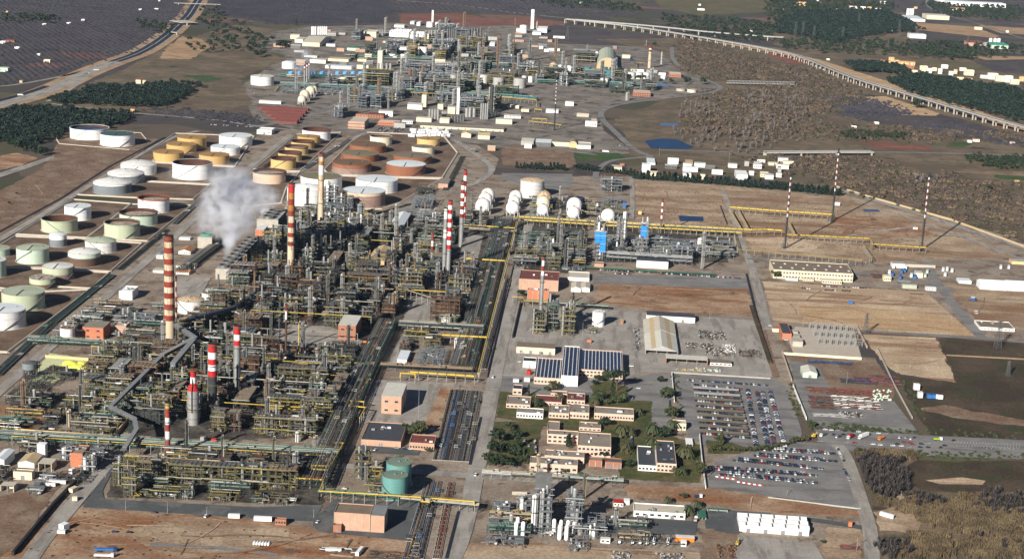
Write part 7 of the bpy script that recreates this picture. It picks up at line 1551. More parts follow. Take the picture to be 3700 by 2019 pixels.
TR=[
(2,2,475,1225,11,'palm','leaf_olive'),(2,2,845,1250,13,'palm','leaf_mid'),(2,2,880,1230,15,'palm','leaf_mid'),(2,2,1125,1225,12,'palm','leaf_mid'),(2,2,250,1270,10,'palm','leaf_mid'),(2,2,1275,1370,10,'palm','leaf_olive'),(2,2,835,1280,11,'palm','leaf_olive'),
(2,2,1052,1120,22,'umbrella','leaf_dark'),(2,2,1492,1035,8,'broad','leaf_dark'),(2,2,415,1115,11,'broad','leaf_olive'),(2,2,355,1130,9,'broad','leaf_mid'),(2,2,865,1030,11,'broad','leaf_dark'),(2,2,925,1010,14,'pine','leaf_mid'),(2,2,1560,1200,13,'broad','leaf_mid'),(2,2,1580,1380,18,'cypress','leaf_dark'),(2,2,1610,1400,17,'broad','leaf_mid'),(2,2,165,1170,13,'cypress','leaf_dark'),(2,2,1010,1215,24,'cypress','leaf_dark'),(2,2,1060,1250,11,'broad','leaf_mid'),(2,2,960,1260,9,'broad','leaf_olive'),(2,2,100,170,12,'broad','leaf_dark'),(2,2,615,225,13,'cypress','leaf_dark'),(2,2,830,1065,7,'broad','leaf_dark'),(2,2,270,1290,10,'broad','leaf_dark'),
(2,3,570,285,15,'pine','leaf_pine'),(2,3,920,75,13,'broad','leaf_dark'),(2,3,1100,185,15,'palm','leaf_olive'),(2,3,1180,180,13,'palm','leaf_olive'),(2,3,1145,350,14,'palm','leaf_olive'),(2,3,1410,185,17,'palm','leaf_mid'),(2,3,1395,300,14,'palm','leaf_mid'),(2,3,1450,345,12,'palm','leaf_mid'),(2,3,1615,120,13,'palm','leaf_mid'),(2,3,1715,400,15,'palm','leaf_olive'),(2,3,1765,405,15,'palm','leaf_olive'),(2,3,1640,565,9,'palm','leaf_olive'),(2,3,1710,570,10,'palm','leaf_mid'),
(2,3,1520,190,13,'broad','leaf_dark'),(2,3,1175,490,11,'broad','leaf_dark'),(2,3,60,290,15,'pine','leaf_dark'),(2,3,30,200,13,'broad','leaf_dark'),(2,3,110,430,13,'cypress','leaf_mid'),(2,3,155,440,14,'cypress','leaf_dark'),(2,3,60,450,14,'cypress','leaf_dark'),(2,3,20,380,12,'broad','leaf_dark'),(2,3,2105,265,15,'cypress','leaf_olive'),(2,3,2085,230,10,'broad','leaf_mid'),(2,3,1890,640,17,'poplar','leaf_olive'),(2,3,1880,560,13,'broad','leaf_olive'),(2,3,1565,855,8,'palm','leaf_mid'),(2,3,1855,905,10,'palm','leaf_mid'),(2,3,1780,970,11,'palm','leaf_mid'),(2,3,535,545,6,'broad','leaf_mid'),(2,3,825,370,6,'broad','leaf_dark'),(2,3,930,385,7,'broad','leaf_dark'),(2,3,1720,800,6,'broad','leaf_mid'),(2,3,690,580,7,'broad','leaf_mid'),
(1,3,1580,165,14,'broad','leaf_olive'),(1,3,1640,160,15,'broad','leaf_olive'),(1,3,1550,150,12,'broad','leaf_mid'),(1,3,1730,335,5,'broad','leaf_olive'),(1,3,2440,240,16,'broad','leaf_dark'),(1,3,2400,360,15,'broad','leaf_dark'),(1,3,2345,465,13,'broad','leaf_dark'),(1,3,2440,480,15,'broad','leaf_dark'),(1,3,2540,120,12,'broad','leaf_mid'),(1,3,2520,490,14,'broad','leaf_dark'),(1,3,2500,330,12,'broad','leaf_dark'),
(0,0,472,205,22,'broad','leaf_dark'),(3,0,1500,1090,26,'broad','leaf_dark'),(3,1,80,1395,12,'broad','leaf_mid'),(3,1,2225,505,10,'broad','leaf_dark'),(1,0,360,385,18,'pine','leaf_dark'),(1,0,250,480,24,'broad','leaf_dark'),(1,0,300,480,24,'broad','leaf_dark'),(1,0,405,260,22,'pine','leaf_dark'),(1,0,2080,950,20,'broad','leaf_dark'),(1,0,2140,945,18,'broad','leaf_dark'),(2,0,1430,470,16,'broad','leaf_dark'),(0,1,170,90,18,'broad','leaf_dark'),(0,1,260,120,20,'pine','leaf_pine'),(0,1,310,130,22,'broad','leaf_pine'),(0,1,370,140,22,'pine','leaf_pine'),(0,1,410,160,18,'broad','leaf_dark'),(0,1,170,550,5,'broad','leaf_dark'),(0,1,95,650,5,'broad','leaf_dark'),(3,3,555,1250,5,'broad','leaf_olive'),(3,3,430,80,8,'broad','leaf_mid'),(3,3,905,340,6,'broad','leaf_dark')]
for c_,r_,x,y,h,kd,mt in TR:
 P=g(t(c_,r_,x,y));nm={'palm':'palm_tree','cypress':'cypress_tree','pine':'conifer_tree','umbrella':'stone_pine_tree','broad':'tree','poplar':'poplar_tree'}[kd]
 ds={'palm':'palm tree','cypress':'slender cypress','pine':'conifer','umbrella':'broad stone pine','broad':'round leafy tree','poplar':'tall thin tree'}[kd]
 tree(P,h,kd,mt,near({'leaf_olive':'yellowish ','leaf_dark':'dark ','leaf_mid':'green ','leaf_pine':'blackish '}[mt]+ds,P),nm,None,random.randrange(3),1.15 if kd=='broad' else 1.0)
for i in range(19):
 u=i/18;P=g(d(1793+235*u,1136-26*u+14*math.sin(u*3.1)**2));tree(P,random.uniform(6,8),'broad','leaf_olive',f'small kerbside tree between the two car parks, {nth(i)} from the gatehouse','tree','kerbside trees',i%3,0.8)
 # uncountable vegetation: one object per mass, copies set out by geometry nodes
def inside(x,y,poly):
 r=False;j=len(poly)-1
 for i in range(len(poly)):
  a,b=poly[i],poly[j]
  if(a[1]>y)!=(b[1]>y)and x<(b[0]-a[0])*(y-a[1])/(b[1]-a[1])+a[0]:r=not r
  j=i
 return r
_proto={}
def proto(kind,mat,v):
 k=(kind,mat,v)
 if k not in _proto:_proto[k]=bpy.data.objects.new('plant_source',crown_mesh(kind,mat,v))
 return _proto[k]
def scatter(name,label,polys,kind,mat,sp,s0,s1,jit=0.5,prob=1.0,rows=None,v=2,zs=1.0):
 """polys in world xy; sp spacing; rows=(row spacing, plant spacing, angle)"""
 pts=[]
 for P in polys:
  xs=[p[0]for p in P];ys=[p[1]for p in P];sx,sy=(rows[0],rows[1])if rows else(sp,sp);an=rows[2]if rows else 0
  cx,cy=(min(xs)+max(xs))/2,(min(ys)+max(ys))/2;R_=math.hypot(max(xs)-min(xs),max(ys)-min(ys))/2 if rows else 0
  hx,hy=((R_,R_)if rows else((max(xs)-min(xs))/2,(max(ys)-min(ys))/2));ca,sa=math.cos(an),math.sin(an)
  j=-hy
  while j<hy:
   i=-hx
   while i<hx:
    if random.random()<prob:
     a,b=i+random.uniform(-jit,jit)*sx,j+random.uniform(-jit,jit)*sy;x,y=cx+a*ca-b*sa,cy+a*sa+b*ca
     if inside(x+random.gauss(0,1.6)*min(sp,14),y+random.gauss(0,2.2)*min(sp,14),P):pts.append((x,y,0.3))
    i+=sx
   j+=sy
 for vi in range(v):
  pp=pts[vi::v]
  if not pp:continue
  me=bpy.data.meshes.new(name);me.from_pydata(pp,[],[]);o=ob(name,me,None,'stuff');o['label']=label if vi==0 else label+', interleaved'
  ng=bpy.data.node_groups.new('plants','GeometryNodeTree');ng.interface.new_socket('Geometry',in_out='INPUT',socket_type='NodeSocketGeometry');ng.interface.new_socket('Geometry',in_out='OUTPUT',socket_type='NodeSocketGeometry')
  N=ng.nodes.new;gi,go=N('NodeGroupInput'),N('NodeGroupOutput');ip=N('GeometryNodeInstanceOnPoints');oi=N('GeometryNodeObjectInfo');oi.inputs['Object'].default_value=proto(kind,mat,vi)
  ra=N('FunctionNodeRandomValue');ra.data_type='FLOAT';ra.inputs[3].default_value=6.28;cb=N('ShaderNodeCombineXYZ');rs=N('FunctionNodeRandomValue');rs.data_type='FLOAT';rs.inputs[2].default_value=s0;rs.inputs[3].default_value=s1;rs.inputs['Seed'].default_value=5
  vm=N('ShaderNodeCombineXYZ');mz=N('ShaderNodeMath');mz.operation='MULTIPLY';mz.inputs[1].default_value=zs
  K=ng.links.new;K(gi.outputs[0],ip.inputs['Points']);K(oi.outputs['Geometry'],ip.inputs['Instance']);K(ra.outputs[1],cb.inputs['Z']);K(cb.outputs[0],ip.inputs['Rotation']);K(rs.outputs[1],vm.inputs['X']);K(rs.outputs[1],vm.inputs['Y']);K(rs.outputs[1],mz.inputs[0]);K(mz.outputs[0],vm.inputs['Z']);K(vm.outputs[0],ip.inputs['Scale']);K(ip.outputs[0],go.inputs[0])
  md=o.modifiers.new('plants','NODES');md.node_group=ng
SCAT=1.0
F=G((0,290),(75,272),(140,283),(310,293),(335,300),(275,322),(175,325),(140,352),(40,372),(-30,350)),G((140,250),(225,240),(235,222),(375,222),(475,214),(490,230),(430,265),(350,270),(200,265),(132,258))
scatter('pine_wood','dark pine wood below the highway',F,'wood','leaf_pine',10,6,10)
T_=lambda*p:GT(3,0,*p)
scatter('pine_wood','dark pine wood with pylons above the viaduct',[T_((70,300),(180,190),(400,140),(1200,130),(1430,240),(1430,330),(1200,330),(800,400),(700,450),(300,370),(60,330))],'wood','leaf_pine',15,8,13)
scatter('pine_wood','dark pine slope beside the long viaduct',[T_((800,660),(1050,640),(1380,700),(1400,750),(900,730)),T_((1240,830),(1500,770),(1850,830),(2400,900),(2600,950),(2600,1240),(2000,1080),(1500,960),(1250,860))],'wood','leaf_pine',12,7,11)
scatter('mixed_scrub','patchy dark scrub between the viaduct and the village',[T_((100,400),(700,430),(1300,430),(2000,560),(1900,600),(1200,560),(500,540),(120,480)),T_((0,0),(300,-20),(700,20),(1250,40),(1250,130),(400,140),(0,230)),T_((1500,440),(2600,480),(2600,560),(2000,620),(1500,570)),T_((1600,40),(2600,80),(2600,220),(2100,200),(1700,160))],'wood','leaf_dark',22,6,12,prob=0.55)
RV=[GT(2,0,(1700,380),(2000,450),(2300,540),(2575,620),(2700,800),(2100,810),(1900,780),(1700,660),(1660,520)),GT(2,0,(2000,970),(2600,870),(2700,1406),(1850,1340),(1700,1250),(2000,1100)),GT(3,1,(-300,170),(1000,190),(1500,330),(2600,470),(2600,1010),(1900,800),(1100,570),(700,450),(300,320),(-300,160)),GT(3,0,(0,660),(500,720),(850,880),(1000,1000),(600,1100),(300,1300),(0,1400)),GT(3,0,(0,1250),(1400,1290),(2600,1340),(2600,1420),(-200,1406))]
scatter('river_scrub','tan winter scrub of the river plain',RV,'bush','scrub_tan',12,4,11,prob=0.3,v=3)
scatter('river_scrub','brown leafless scrub of the river plain',RV,'bush','scrub_brown',13,3,9,prob=0.34)
scatter('river_scrub','green bushes among the river scrub',RV,'bush','leaf_olive',22,3,7,prob=0.6)
scatter('bare_poplars','pale leafless poplars in the river bed',[G((1700,262),(1800,232),(1795,290),(1710,305)),G((1880,232),(2010,215),(2005,310),(1900,395),(1800,390),(1865,320)),GT(3,1,(1430,360),(1780,420),(1800,520),(1500,480)),G((1700,330),(1850,330),(1830,375),(1720,370))],'bare','bare_pale',11,4,8,prob=0.2)
scatter('orchard','rows of bare fruit trees west of the highway',[G((0,0),(470,0),(440,60),(330,125),(120,188),(0,215))],'bush','orchard',10,4.5,6.5,jit=0.12,rows=(17,9.5,0.5),zs=0.7)
scatter('orchard','rows of bare fruit trees behind the far works',[G((530,0),(980,0),(1000,28),(960,58),(700,62),(560,38))],'bush','orchard',10,4.5,6.5,jit=0.12,rows=(20,10,-0.5),zs=0.7)
scatter('orchard','bluish rows of trees beyond the red field',[G((1000,5),(1420,30),(1350,40),(1180,30),(1020,25)),G((1100,0),(1500,0),(1600,40),(1480,45),(1200,8))],'bush','orchard',10,4.5,6.5,jit=0.12,rows=(22,11,0.2),zs=0.8)
scatter('orchard','brown grove rows on the river plain',[G((2080,240),(2200,250),(2300,290),(2140,300)),G((2310,300),(2576,350),(2576,370),(2330,335)),G((370,272),(620,290),(660,312),(430,290))],'bush','orchard',10,4,6,jit=0.15,rows=(11,8,0.6),zs=0.8)
scatter('hedge_trees','scattered dark hedge trees among the far fields',[G((330,50),(420,65),(430,90),(350,80)),G((500,20),(640,90),(720,130),(640,130),(520,70)),G((0,40),(200,50),(120,60),(0,60)),G((470,110),(600,100),(600,130),(480,135)),G((1320,0),(1560,10),(1620,30),(1420,22)),G((1650,40),(1940,60),(1930,110),(1750,100)),G((620,120),(700,140),(690,150),(620,135)),G((1300,195),(1480,200),(1480,206),(1300,202)),G((1560,198),(1790,205),(1780,214),(1560,206))],'wood','leaf_dark',24,6,13,prob=0.5)
scatter('olive_grove','dark olive grove on the far bank',[G((2420,400),(2600,395),(2600,430),(2500,425)),G((2110,335),(2300,340),(2260,350),(2130,350)),G((220,222),(380,225),(470,232),(400,262),(230,245))],'wood','leaf_dark',9,4,6,prob=0.9)
Q_=lambda*p:GT(3,3,*p)
REED=[Q_((880,330),(1480,330),(1500,395),(900,410)),Q_((1290,830),(1460,800),(1700,870),(2150,760),(2600,900),(2600,1210),(2000,1140),(1600,1030),(1300,900)),Q_((1250,1404),(1500,1130),(1800,1150),(1850,1404)),Q_((1880,1230),(2600,1230),(2600,1400),(1980,1400)),Q_((1110,800),(1230,800),(1230,880),(1120,880))]
scatter('reed_bed','golden reed bed in the wild corner',REED,'reed','reed',2.3,2.6,4.6,v=3)
scatter('bare_bushes','dark leafless bushes in the wild corner',[Q_((930,400),(1370,430),(1400,640),(1420,760),(1200,800),(1050,700),(940,540)),Q_((1430,800),(1720,790),(1680,880),(1450,900)),Q_((2130,830),(2600,740),(2600,960),(2150,960)),Q_((1100,1260),(1400,1220),(1400,1330),(1100,1404)),Q_((2130,1240),(2550,1230),(2500,1310),(2160,1300))],'bare','bare_dark',4.5,3.5,6,prob=0.85)
scatter('verge_bushes','low dark bushes along the roads and fences',[Q_((1340,345),(2600,355),(2600,385),(1400,380)),Q_((400,20),(1560,140),(1560,165),(450,90)),Q_((1590,80),(1640,130),(2600,170),(2600,195),(1600,150)),GT(3,2,(1290,930),(1330,930),(1580,1400),(1510,1400)),GT(2,2,(1640,960),(1680,990),(1690,1400),(1660,1400)),GT(3,2,(180,1040),(240,1080),(330,1400),(290,1400))],'bush','leaf_mid',3.2,1.5,3.2,prob=0.8)
scatter('weeds','sparse dry weeds on the bare lots',[G((1600,460),(2110,495),(2500,620),(2200,650),(1870,630),(1600,560)),G((0,500),(260,345),(400,350),(150,510),(0,600)),G((1265,380),(1440,380),(1440,418),(1270,412)),G((20,1300),(640,1310),(1000,1380),(900,1406),(60,1406))],'bush','scrub_brown',9,0.5,1.4,prob=0.6)
# --- vehicles
def car_mesh(paint,van=False):
 q=MB();L_,W_,=(4.9,1.95)if van else(4.3,1.8);h1,h2=(1.1,2.05)if van else(0.85,1.45)
 def slab(x0,x1,y,z0,z1,x2,x3,y2,m):
  vs=[(x0,-y,z0),(x1,-y,z0),(x1,y,z0),(x0,y,z0),(x2,-y2,z1),(x3,-y2,z1),(x3,y2,z1),(x2,y2,z1)]
  q._add(vs,[[0,1,5,4],[1,2,6,5],[2,3,7,6],[3,0,4,7]],m);return vs
 b=slab(-L_/2,L_/2,W_/2,0.3,h1,-L_/2+0.1,L_/2-0.15,W_/2-0.05,0);q._add(b[4:],[[0,1,2,3]],0)
 for x in(-L_*0.31,L_*0.31):
  for s in(-1,1):q.tube((x,s*(W_/2-0.1),0.32),(x,s*(W_/2+0.03),0.32),0.32,8,1,True)
 c=MB();x0,x1=(-L_/2+0.1,L_/2-0.9)if van else(-L_/2+0.35,L_/2-1.15)
 q_,q=q,c;v=slab(x0,x1,W_/2-0.08,h1,h2,x0+(0.1 if van else 0.5),x1-(0.5 if van else 0.75),W_/2-0.22,0);q=q_
 q_.quad(*[(p[0],p[1],p[2]+0.01)for p in v[4:]],0)
 return q_.mesh('car_body',[paint,'rubber']),c.mesh('window_band',['glass'])
PAINT=['car_white','car_white','car_silver','car_silver','car_black','car_black','car_grey','car_grey','car_blue','car_red']
PW={'car_white':'white','car_silver':'silver','car_black':'black','car_grey':'dark grey','car_blue':'dark blue','car_red':'red'}
CM={(p,v):car_mesh(p,v)for p in set(PAINT)for v in(False,True)}
NCAR=[0];FAR=[]
def car(P,rz,label,group,paint=None,van=False,z=0.72):
 paint=paint or random.choice(PAINT)
 if NCAR[0]>=300 and 'row' in group:FAR.append((P,rz));return
 NCAR[0]+=1;bm_,wm=CM[paint,van]
 o=ob('parked_van' if van else 'parked_car',bm_,None,None,Vector((P[0],P[1],z)),rz);tag(o,label.replace('@',PW[paint]+(' van' if van else ' car')),'van' if van else 'car',group);ob('window_band',wm,o)
def row(c_,r_,x0,y0,x1,y1,n,lab,group,ang=math.pi/2,prob=0.9,z=0.72):
 a,b=g(t(c_,r_,x0,y0)),g(t(c_,r_,x1,y1));n=n or max(2,int((b-a).length/2.5));k=0
 for i in range(n):
  if random.random()>prob:continue
  P=a.lerp(b,i/max(1,n-1));car((P.x+random.uniform(-.15,.15),P.y+random.uniform(-.25,.25)),ang+random.choice((0,math.pi))+random.uniform(-.05,.05),f'@, {nth(k)} in the {lab}',group,van=random.random()<0.06,z=z);k+=1
NCAR[0]=66
GA,GB,GC='cars in the gravel car park rows','cars in the shade roof car park rows','vehicles in the lorry park'
for i,(x0,y0,x1,y1)in enumerate([(-40,316,660,352),(-135,372,680,430),(-345,420,540,505),(-585,505,480,572),(-495,560,480,650)]):
 row(3,3,x0,y0,x1,y1,0,f'{nth(i)} gravel car park row from the trees',GA,prob=0.97)
 a,b=g(t(3,3,x0+60,y0)),g(t(3,3,x1-80,y1));n_=int((b-a).length/2.5)
 for k in range(n_):
  P=a.lerp(b,k/n_)
  if random.random()<.9:FAR.append(((P.x,P.y+5.2),1.57+random.uniform(-.05,.05)))
for i in range(9):
 xl,yl=1822+i*9,1092+i*55;xr,yr=2285+i*13,1130+i*56
 a,b=g(t(2,2,xl,yl),2.6),g(t(2,2,xr,yr),2.6);w_=b.x-a.x;e=thing('shade_canopy',f'long {"grey" if i < 2 else "tan"} car park shade roof, {nth(i)} from the fence','canopy',Vector((a.x,a.y,0.6)),0,'car park shade roofs')
 q=MB();q._add([(0,0,2.3),(w_,0,2.3),(w_,5.2,2.8),(0,5.2,2.8),(0,0,2.15),(w_,0,2.15),(w_,5.2,2.65),(0,5.2,2.65)],[[0,1,2,3],[7,6,5,4],[0,4,5,1],[1,5,6,2],[2,6,7,3],[3,7,4,0]],0);q.build('roof','wall_grey' if i<2 else 'canopy_tan',e)
 for k in range(8):ob('post',shared_box('post',0.2,0.2,2.4,'steel_light'),e,loc=(w_*(k+0.3)/7.6,3.4,0))
 if i<9:row(2,2,xl+8,yl+22,xr-5,yr+22,0,f'row before the {nth(i)} shade roof',GB,prob=0.92)
row(2,2,1765,1018,2560,1072,0,'first open row by the car park fence',GB,prob=0.8)
row(2,2,1815,1062,2300,1108,0,'second open row by the car park fence',GB,prob=0.8)
for i,(x0,y0,x1,y1)in enumerate([(2370,1115,2455,1700),(2465,1140,2575,1700),(2520,1140,2640,1690),(2590,1120,2740,1680)]):
 row(2,2,x0,y0,x1,y1,0,f'{nth(i)} column beside the shade roofs',GB,ang=0.06,prob=0.85)
for i,(x,y,p_,an)in enumerate([(655,160,'car_blue',1.0),(690,185,'car_white',1.2),(720,180,'car_black',.9),(755,160,'car_black',.8),(1320,190,'car_white',1.3),(1385,190,'car_silver',1.2),(1435,205,'car_white',1.2),(1470,190,'car_black',1.1),(1300,255,'car_black',.1),(1370,240,'car_red',.1),(1430,245,'car_red',.1),(1340,275,'car_white',.1),(1450,260,'car_red',.1),(1540,255,'car_black',.1),(1610,250,'car_silver',.1),(1055,258,'car_white',.1),(1130,265,'car_white',.1),(1255,272,'car_white',.1),(1420,285,'car_silver',.1),(1530,288,'car_black',.1),(1610,290,'car_black',.1),(870,245,'car_red',.1),(790,242,'car_silver',.1),(1865,220,'car_black',.7),(1775,272,'car_black',.2),(1735,290,'car_black',1.0),(575,110,'car_white',.1),(635,115,'car_white',.1),(700,120,'car_silver',.1),(770,124,'car_black',.1),(855,130,'car_black',.1),(910,132,'car_white',.1),(1110,148,'car_white',.1),(1185,153,'car_silver',.1)]):
 car(g(t(3,3,x,y)),an,f'@ in the lorry park, {nth(i)} of its loose cars',GC,p_)
NC=[(2,2,1200,878,'car_white',True,0.0),(2,2,1270,1102,'car_white',False,0.05),(2,2,95,745,'car_white',False,.1),(2,2,310,750,'car_grey',True,1.2),(2,2,75,835,'car_white',False,0),(2,2,505,1078,'car_white',True,.1),(1,3,890,705,'car_white',False,-.2),(1,3,620,1040,'car_white',False,1.3),(1,3,1200,315,'car_white',False,1.2),(1,3,1500,308,'car_black',False,.1),(1,3,1550,305,'car_white',False,.1),(1,3,1415,300,'car_silver',False,.1),(1,3,2210,568,'car_white',True,1.4),(2,3,440,545,'car_white',True,1.5),(2,3,478,545,'car_white',True,1.5),(2,3,580,565,'car_white',True,.1),(2,3,1030,582,'car_white',False,.1),(2,3,910,620,'car_red',False,.2),(2,3,950,618,'car_blue',False,.2),(0,3,2075,985,'car_white',True,1.3),(0,3,1545,945,'car_grey',False,.1),(0,3,1150,1140,'car_blue',False,.2),(0,3,1300,1145,'car_black',False,.1),(1,2,1520,640,'car_white',True,-.3),(1,2,1538,592,'car_white',False,-.1),(1,2,2385,990,'car_white',True,1.4),(3,2,2060,188,'car_white',True,0),(3,2,2090,325,'car_white',False,0),(3,2,2095,348,'car_white',False,0),(3,2,180,615,'car_white',False,0),(3,2,20,472,'car_white',False,0),(2,1,632,1225,'car_white',True,1.4)]
for c_,r_,x,y,p_,v_,an in NC:
 P=g(t(c_,r_,x,y));lb=near(PW[p_]+(' van' if v_ else ' car')+' standing',P);car(P,an,lb,'lone vehicles about the works',p_,v_,0.75)
 # rows too far to pick apart
for c_,r_,x0,y0,x1,y1 in[(2,1,880,1315,1480,1345),(2,1,1500,1350,2300,1400),(2,1,1030,1350,1240,1362),(3,2,330,92,430,100),(3,2,530,72,990,92),(3,2,520,108,830,122),(1,0,1195,1330,1270,1280),(1,0,1225,1335,1295,1285),(1,0,1285,1338,1360,1288),(1,0,1370,1338,1450,1290),(1,0,1400,1340,1490,1300),(2,1,1060,60,1180,80),(0,0,2120,1260,2600,1285),(3,3,695,295,770,440),(2,3,120,215,175,280),(2,3,230,210,240,340),(2,3,1200,180,1215,275),(3,3,760,510,820,620)]:
 a,b=g(t(c_,r_,x0,y0)),g(t(c_,r_,x1,y1));n_=int((b-a).length/3)
 for i in range(n_):
  if random.random()<.8:FAR.append((a.lerp(b,(i+.5)/n_),1.57+random.uniform(-.1,.1)))
q=MB()
for P,rz in FAR:
 m=random.choice((0,0,0,1,1,2,2,2,2,3,3,4,4,5));q.box(P[0],P[1],0.9,4.2,1.8,0.6,m,None,rz);q.box(P[0],P[1],1.5,2.1,1.55,0.55,6,m,rz)
o=q.build('distant_cars',['car_white','car_silver','car_black','car_grey','car_blue','car_red','glass'],None,'stuff');o['label']='distant rows of parked cars in many colours'
def truck(c_,r_,x,y,rz,cab,box_,label,L_=9.0,hb=2.7):
 e=thing('lorry',label,'lorry',g(t(c_,r_,x,y))+Vector((0,0,0.7)),rz,'lorries and cranes')
 q=MB();q.box(L_/2+1.2,0,0.5,2.2,2.4,2.5);q.build('cab',cab,e);q=MB();q.box(L_/2+2.32,0,1.7,0.1,2.1,0.9);q.build('windscreen','glass',e)
 q=MB();q.box(0,0,1.0,L_,2.5,hb);q.build('load_body',box_,e);q=MB();q.box(0.8,0,0.6,L_+2.5,1.0,0.35);q.build('chassis','rubber',e)
 for xx in(-L_*.35,-L_*.22,L_*.5):q=MB();q.tube((xx,-1.2,0.5),(xx,1.2,0.5),0.5,10,0,True);q.build('wheel','rubber',e)
for a in[(3,3,965,185,-2.3,'car_white','white','white articulated lorry in the lorry park',13.0,3.0),(3,3,560,165,-2.2,'car_white','steel','white tractor with grey flatbed in the lorry park',8,0.8),(3,3,830,190,-2.2,'car_white','car_red','white lorry with red body in the lorry park',7),(3,3,1145,200,-2.2,'orange','orange','orange recovery lorry in the lorry park',8,1.2),(3,3,1695,215,.2,'car_white','bright_green','white lorry with green crane',6,1.2),(0,3,1050,1330,.1,'car_blue','blue_box','long blue mobile crane on the bare ground',14,1.4),(0,3,1030,1388,.1,'car_white','white','white crane truck beside the blue crane',12,1.0),(3,2,2050,215,0,'car_blue','blue_box','blue tipper on the dirt lot',7,1.6),(2,3,1860,790,0.1,'car_white','car_blue','blue and white tipper in the excavation',4,1.0),(2,3,1845,1030,1.4,'car_white','wall_grey','white tanker tractor by the canteen',5,1.2),(1,2,1100,645,0,'car_white','orange','orange tank lorry by the control house',5,1.4),(0,0,965,717,.7,'car_white','white','first white lorry on the highway',10),(0,0,868,748,.7,'car_white','steel_light','second lorry on the highway',10),(0,0,200,968,.5,'car_white','white','white lorry on the slip road',9),(2,1,935,130,0,'car_white','white','white lorry by the far roundabout',10)]:truck(*a)
def crate(c_,r_,x,y,L_,W_,H_,rz,mat,label,name='container',cat='container',grp='containers and cabins',roof=None):
 e=thing(name,label,cat,g(t(c_,r_,x,y))+Vector((0,0,0.75)),rz,grp)
 q=MB();q.box(0,0,0.15,L_,W_,H_-0.2);q.build('body',mat,e);q=MB();q.box(0,0,H_-0.03,L_*1.01,W_*1.01,0.12);q.build('roof',roof or mat,e)
 q=MB();q.box(L_/2+0.03,0,0.3,0.08,W_*0.8,H_*0.8);q.build('door','door_grey',e)
CRATES=[(3,3,1195,985,12,2.6,3,-.6,'white'),(0,3,645,1115,6,5,5,1.1,'white'),(0,3,620,1150,6,3,2.6,.05,'white_dirty'),(0,3,2355,995,9,3,3,.05,'white'),(0,3,580,650,14,2.6,2.8,.05,'white_dirty'),(0,3,512,675,8,2.6,2.8,.05,'white_dirty'),(0,3,740,730,7,4,3.4,1.2,'wall_beige'),(0,3,753,820,4,3,3,.2,'wall_cream'),(0,3,728,545,5,3.5,4,1.2,'white_dirty'),(1,3,70,1025,14,3,3.4,.05,'white'),(1,3,1040,1350,12,2.6,3,1.4,'white'),(1,3,780,1330,12,2.6,2.4,.05,'white_dirty'),(0,3,2150,230,4,4,3,.1,'red'),(0,3,2050,215,6,3,3,.1,'wall_grey'),(3,2,830,245,6,2.6,3,0,'blue_box'),(3,2,1620,1195,5,5,4,0,'blue_box'),(3,2,1658,1195,5,5,4,0,'blue_box'),(3,2,1695,1200,5,3,4,0,'white'),(3,2,1730,1205,5,3,4,0,'white'),(3,2,1490,1110,6,5,6,0,'white'),(3,2,1525,1190,5,5,6,0,'white_dirty'),(3,3,822,1080,3,3,4,0,'brick_orange'),(2,1,1130,680,6,5,7,0,'blue_box'),(2,1,1975,1100,16,4,3,.05,'blue_box'),(2,1,1285,755,5,4,5,0,'wall_ochre'),(2,1,1130,755,5,4,3,0,'brick'),(3,1,695,665,8,4,5,0,'white'),(3,1,1480,905,7,3,3,0,'white_dirty'),(2,2,775,635,5,3,3,0,'brick_orange'),(0,2,2350,40,3,3,3,0,'red'),(2,2,40,1035,6,4,3,0,'white_dirty'),(2,2,150,1030,6,4,4,0,'white_dirty'),(2,2,170,955,6,4,4,1.4,'red')]
for c_,r_,x,y,L_,W_,H_,rz,mt in CRATES:
 P=g(t(c_,r_,x,y));crate(c_,r_,x,y,L_,W_,H_,rz,mt,near({'white':'white','white_dirty':'dull white','wall_beige':'beige','wall_cream':'cream','red':'red','wall_grey':'grey','blue_box':'blue','brick_orange':'orange','wall_ochre':'ochre','brick':'brick red'}[mt]+' metal container',P))
k=0
for x,y,mt in[(1225,1380,'white_dirty'),(1220,1345,'white'),(1262,1290,'white'),(1345,1340,'blue_box'),(1375,1330,'blue_box'),(1385,1300,'white'),(1440,1380,'white'),(1475,1355,'blue_box'),(1510,1345,'blue_box'),(1250,1370,'blue_box'),(1600,1340,'mint'),(1580,1380,'mint'),(1760,1320,'white'),(1800,1315,'white'),(1850,1330,'white'),(1780,1370,'white'),(2340,1295,'white_roof'),(2420,1295,'white_roof'),(1330,1400,'blue_box'),(1480,1395,'blue_box')]:
 crate(3,1,x,y,12,3.2,3.5,1.35,mt,f'{"blue" if mt == "blue_box" else "pale"} container in the container park, {nth(k)} of the stacked ones',grp='container park boxes');k+=1
k=0
for x in range(1565,1975,26):
 for y in(1330,1352,1374):
  if random.random()<.6:crate(1,0,x+random.uniform(-8,8),y+random.uniform(-6,6),13,5,5,random.uniform(-.3,1.3),'white',f'white trailer parked before the far grey warehouse, {nth(k)} of its crowd','trailer','trailer','white trailers by the far warehouse');k+=1
for i,(x,y)in enumerate([(1085,1235),(1215,1240),(1290,1242),(1362,1245),(1428,1245),(1570,1248)]):
 e=thing('gas_trailer',f'white gas trailer in the loading bays, {nth(i)} from the gas works','trailer',g(t(2,3,x,y))+Vector((0,0,.8)),1.45,'gas trailers');q=MB();q.tube((-5,0,1.9),(5,0,1.9),1.25,12,0,True);q.build('vessel','white',e);q=MB();q.box(0,0,0.3,10,1.8,0.4);q.build('chassis','rubber',e)
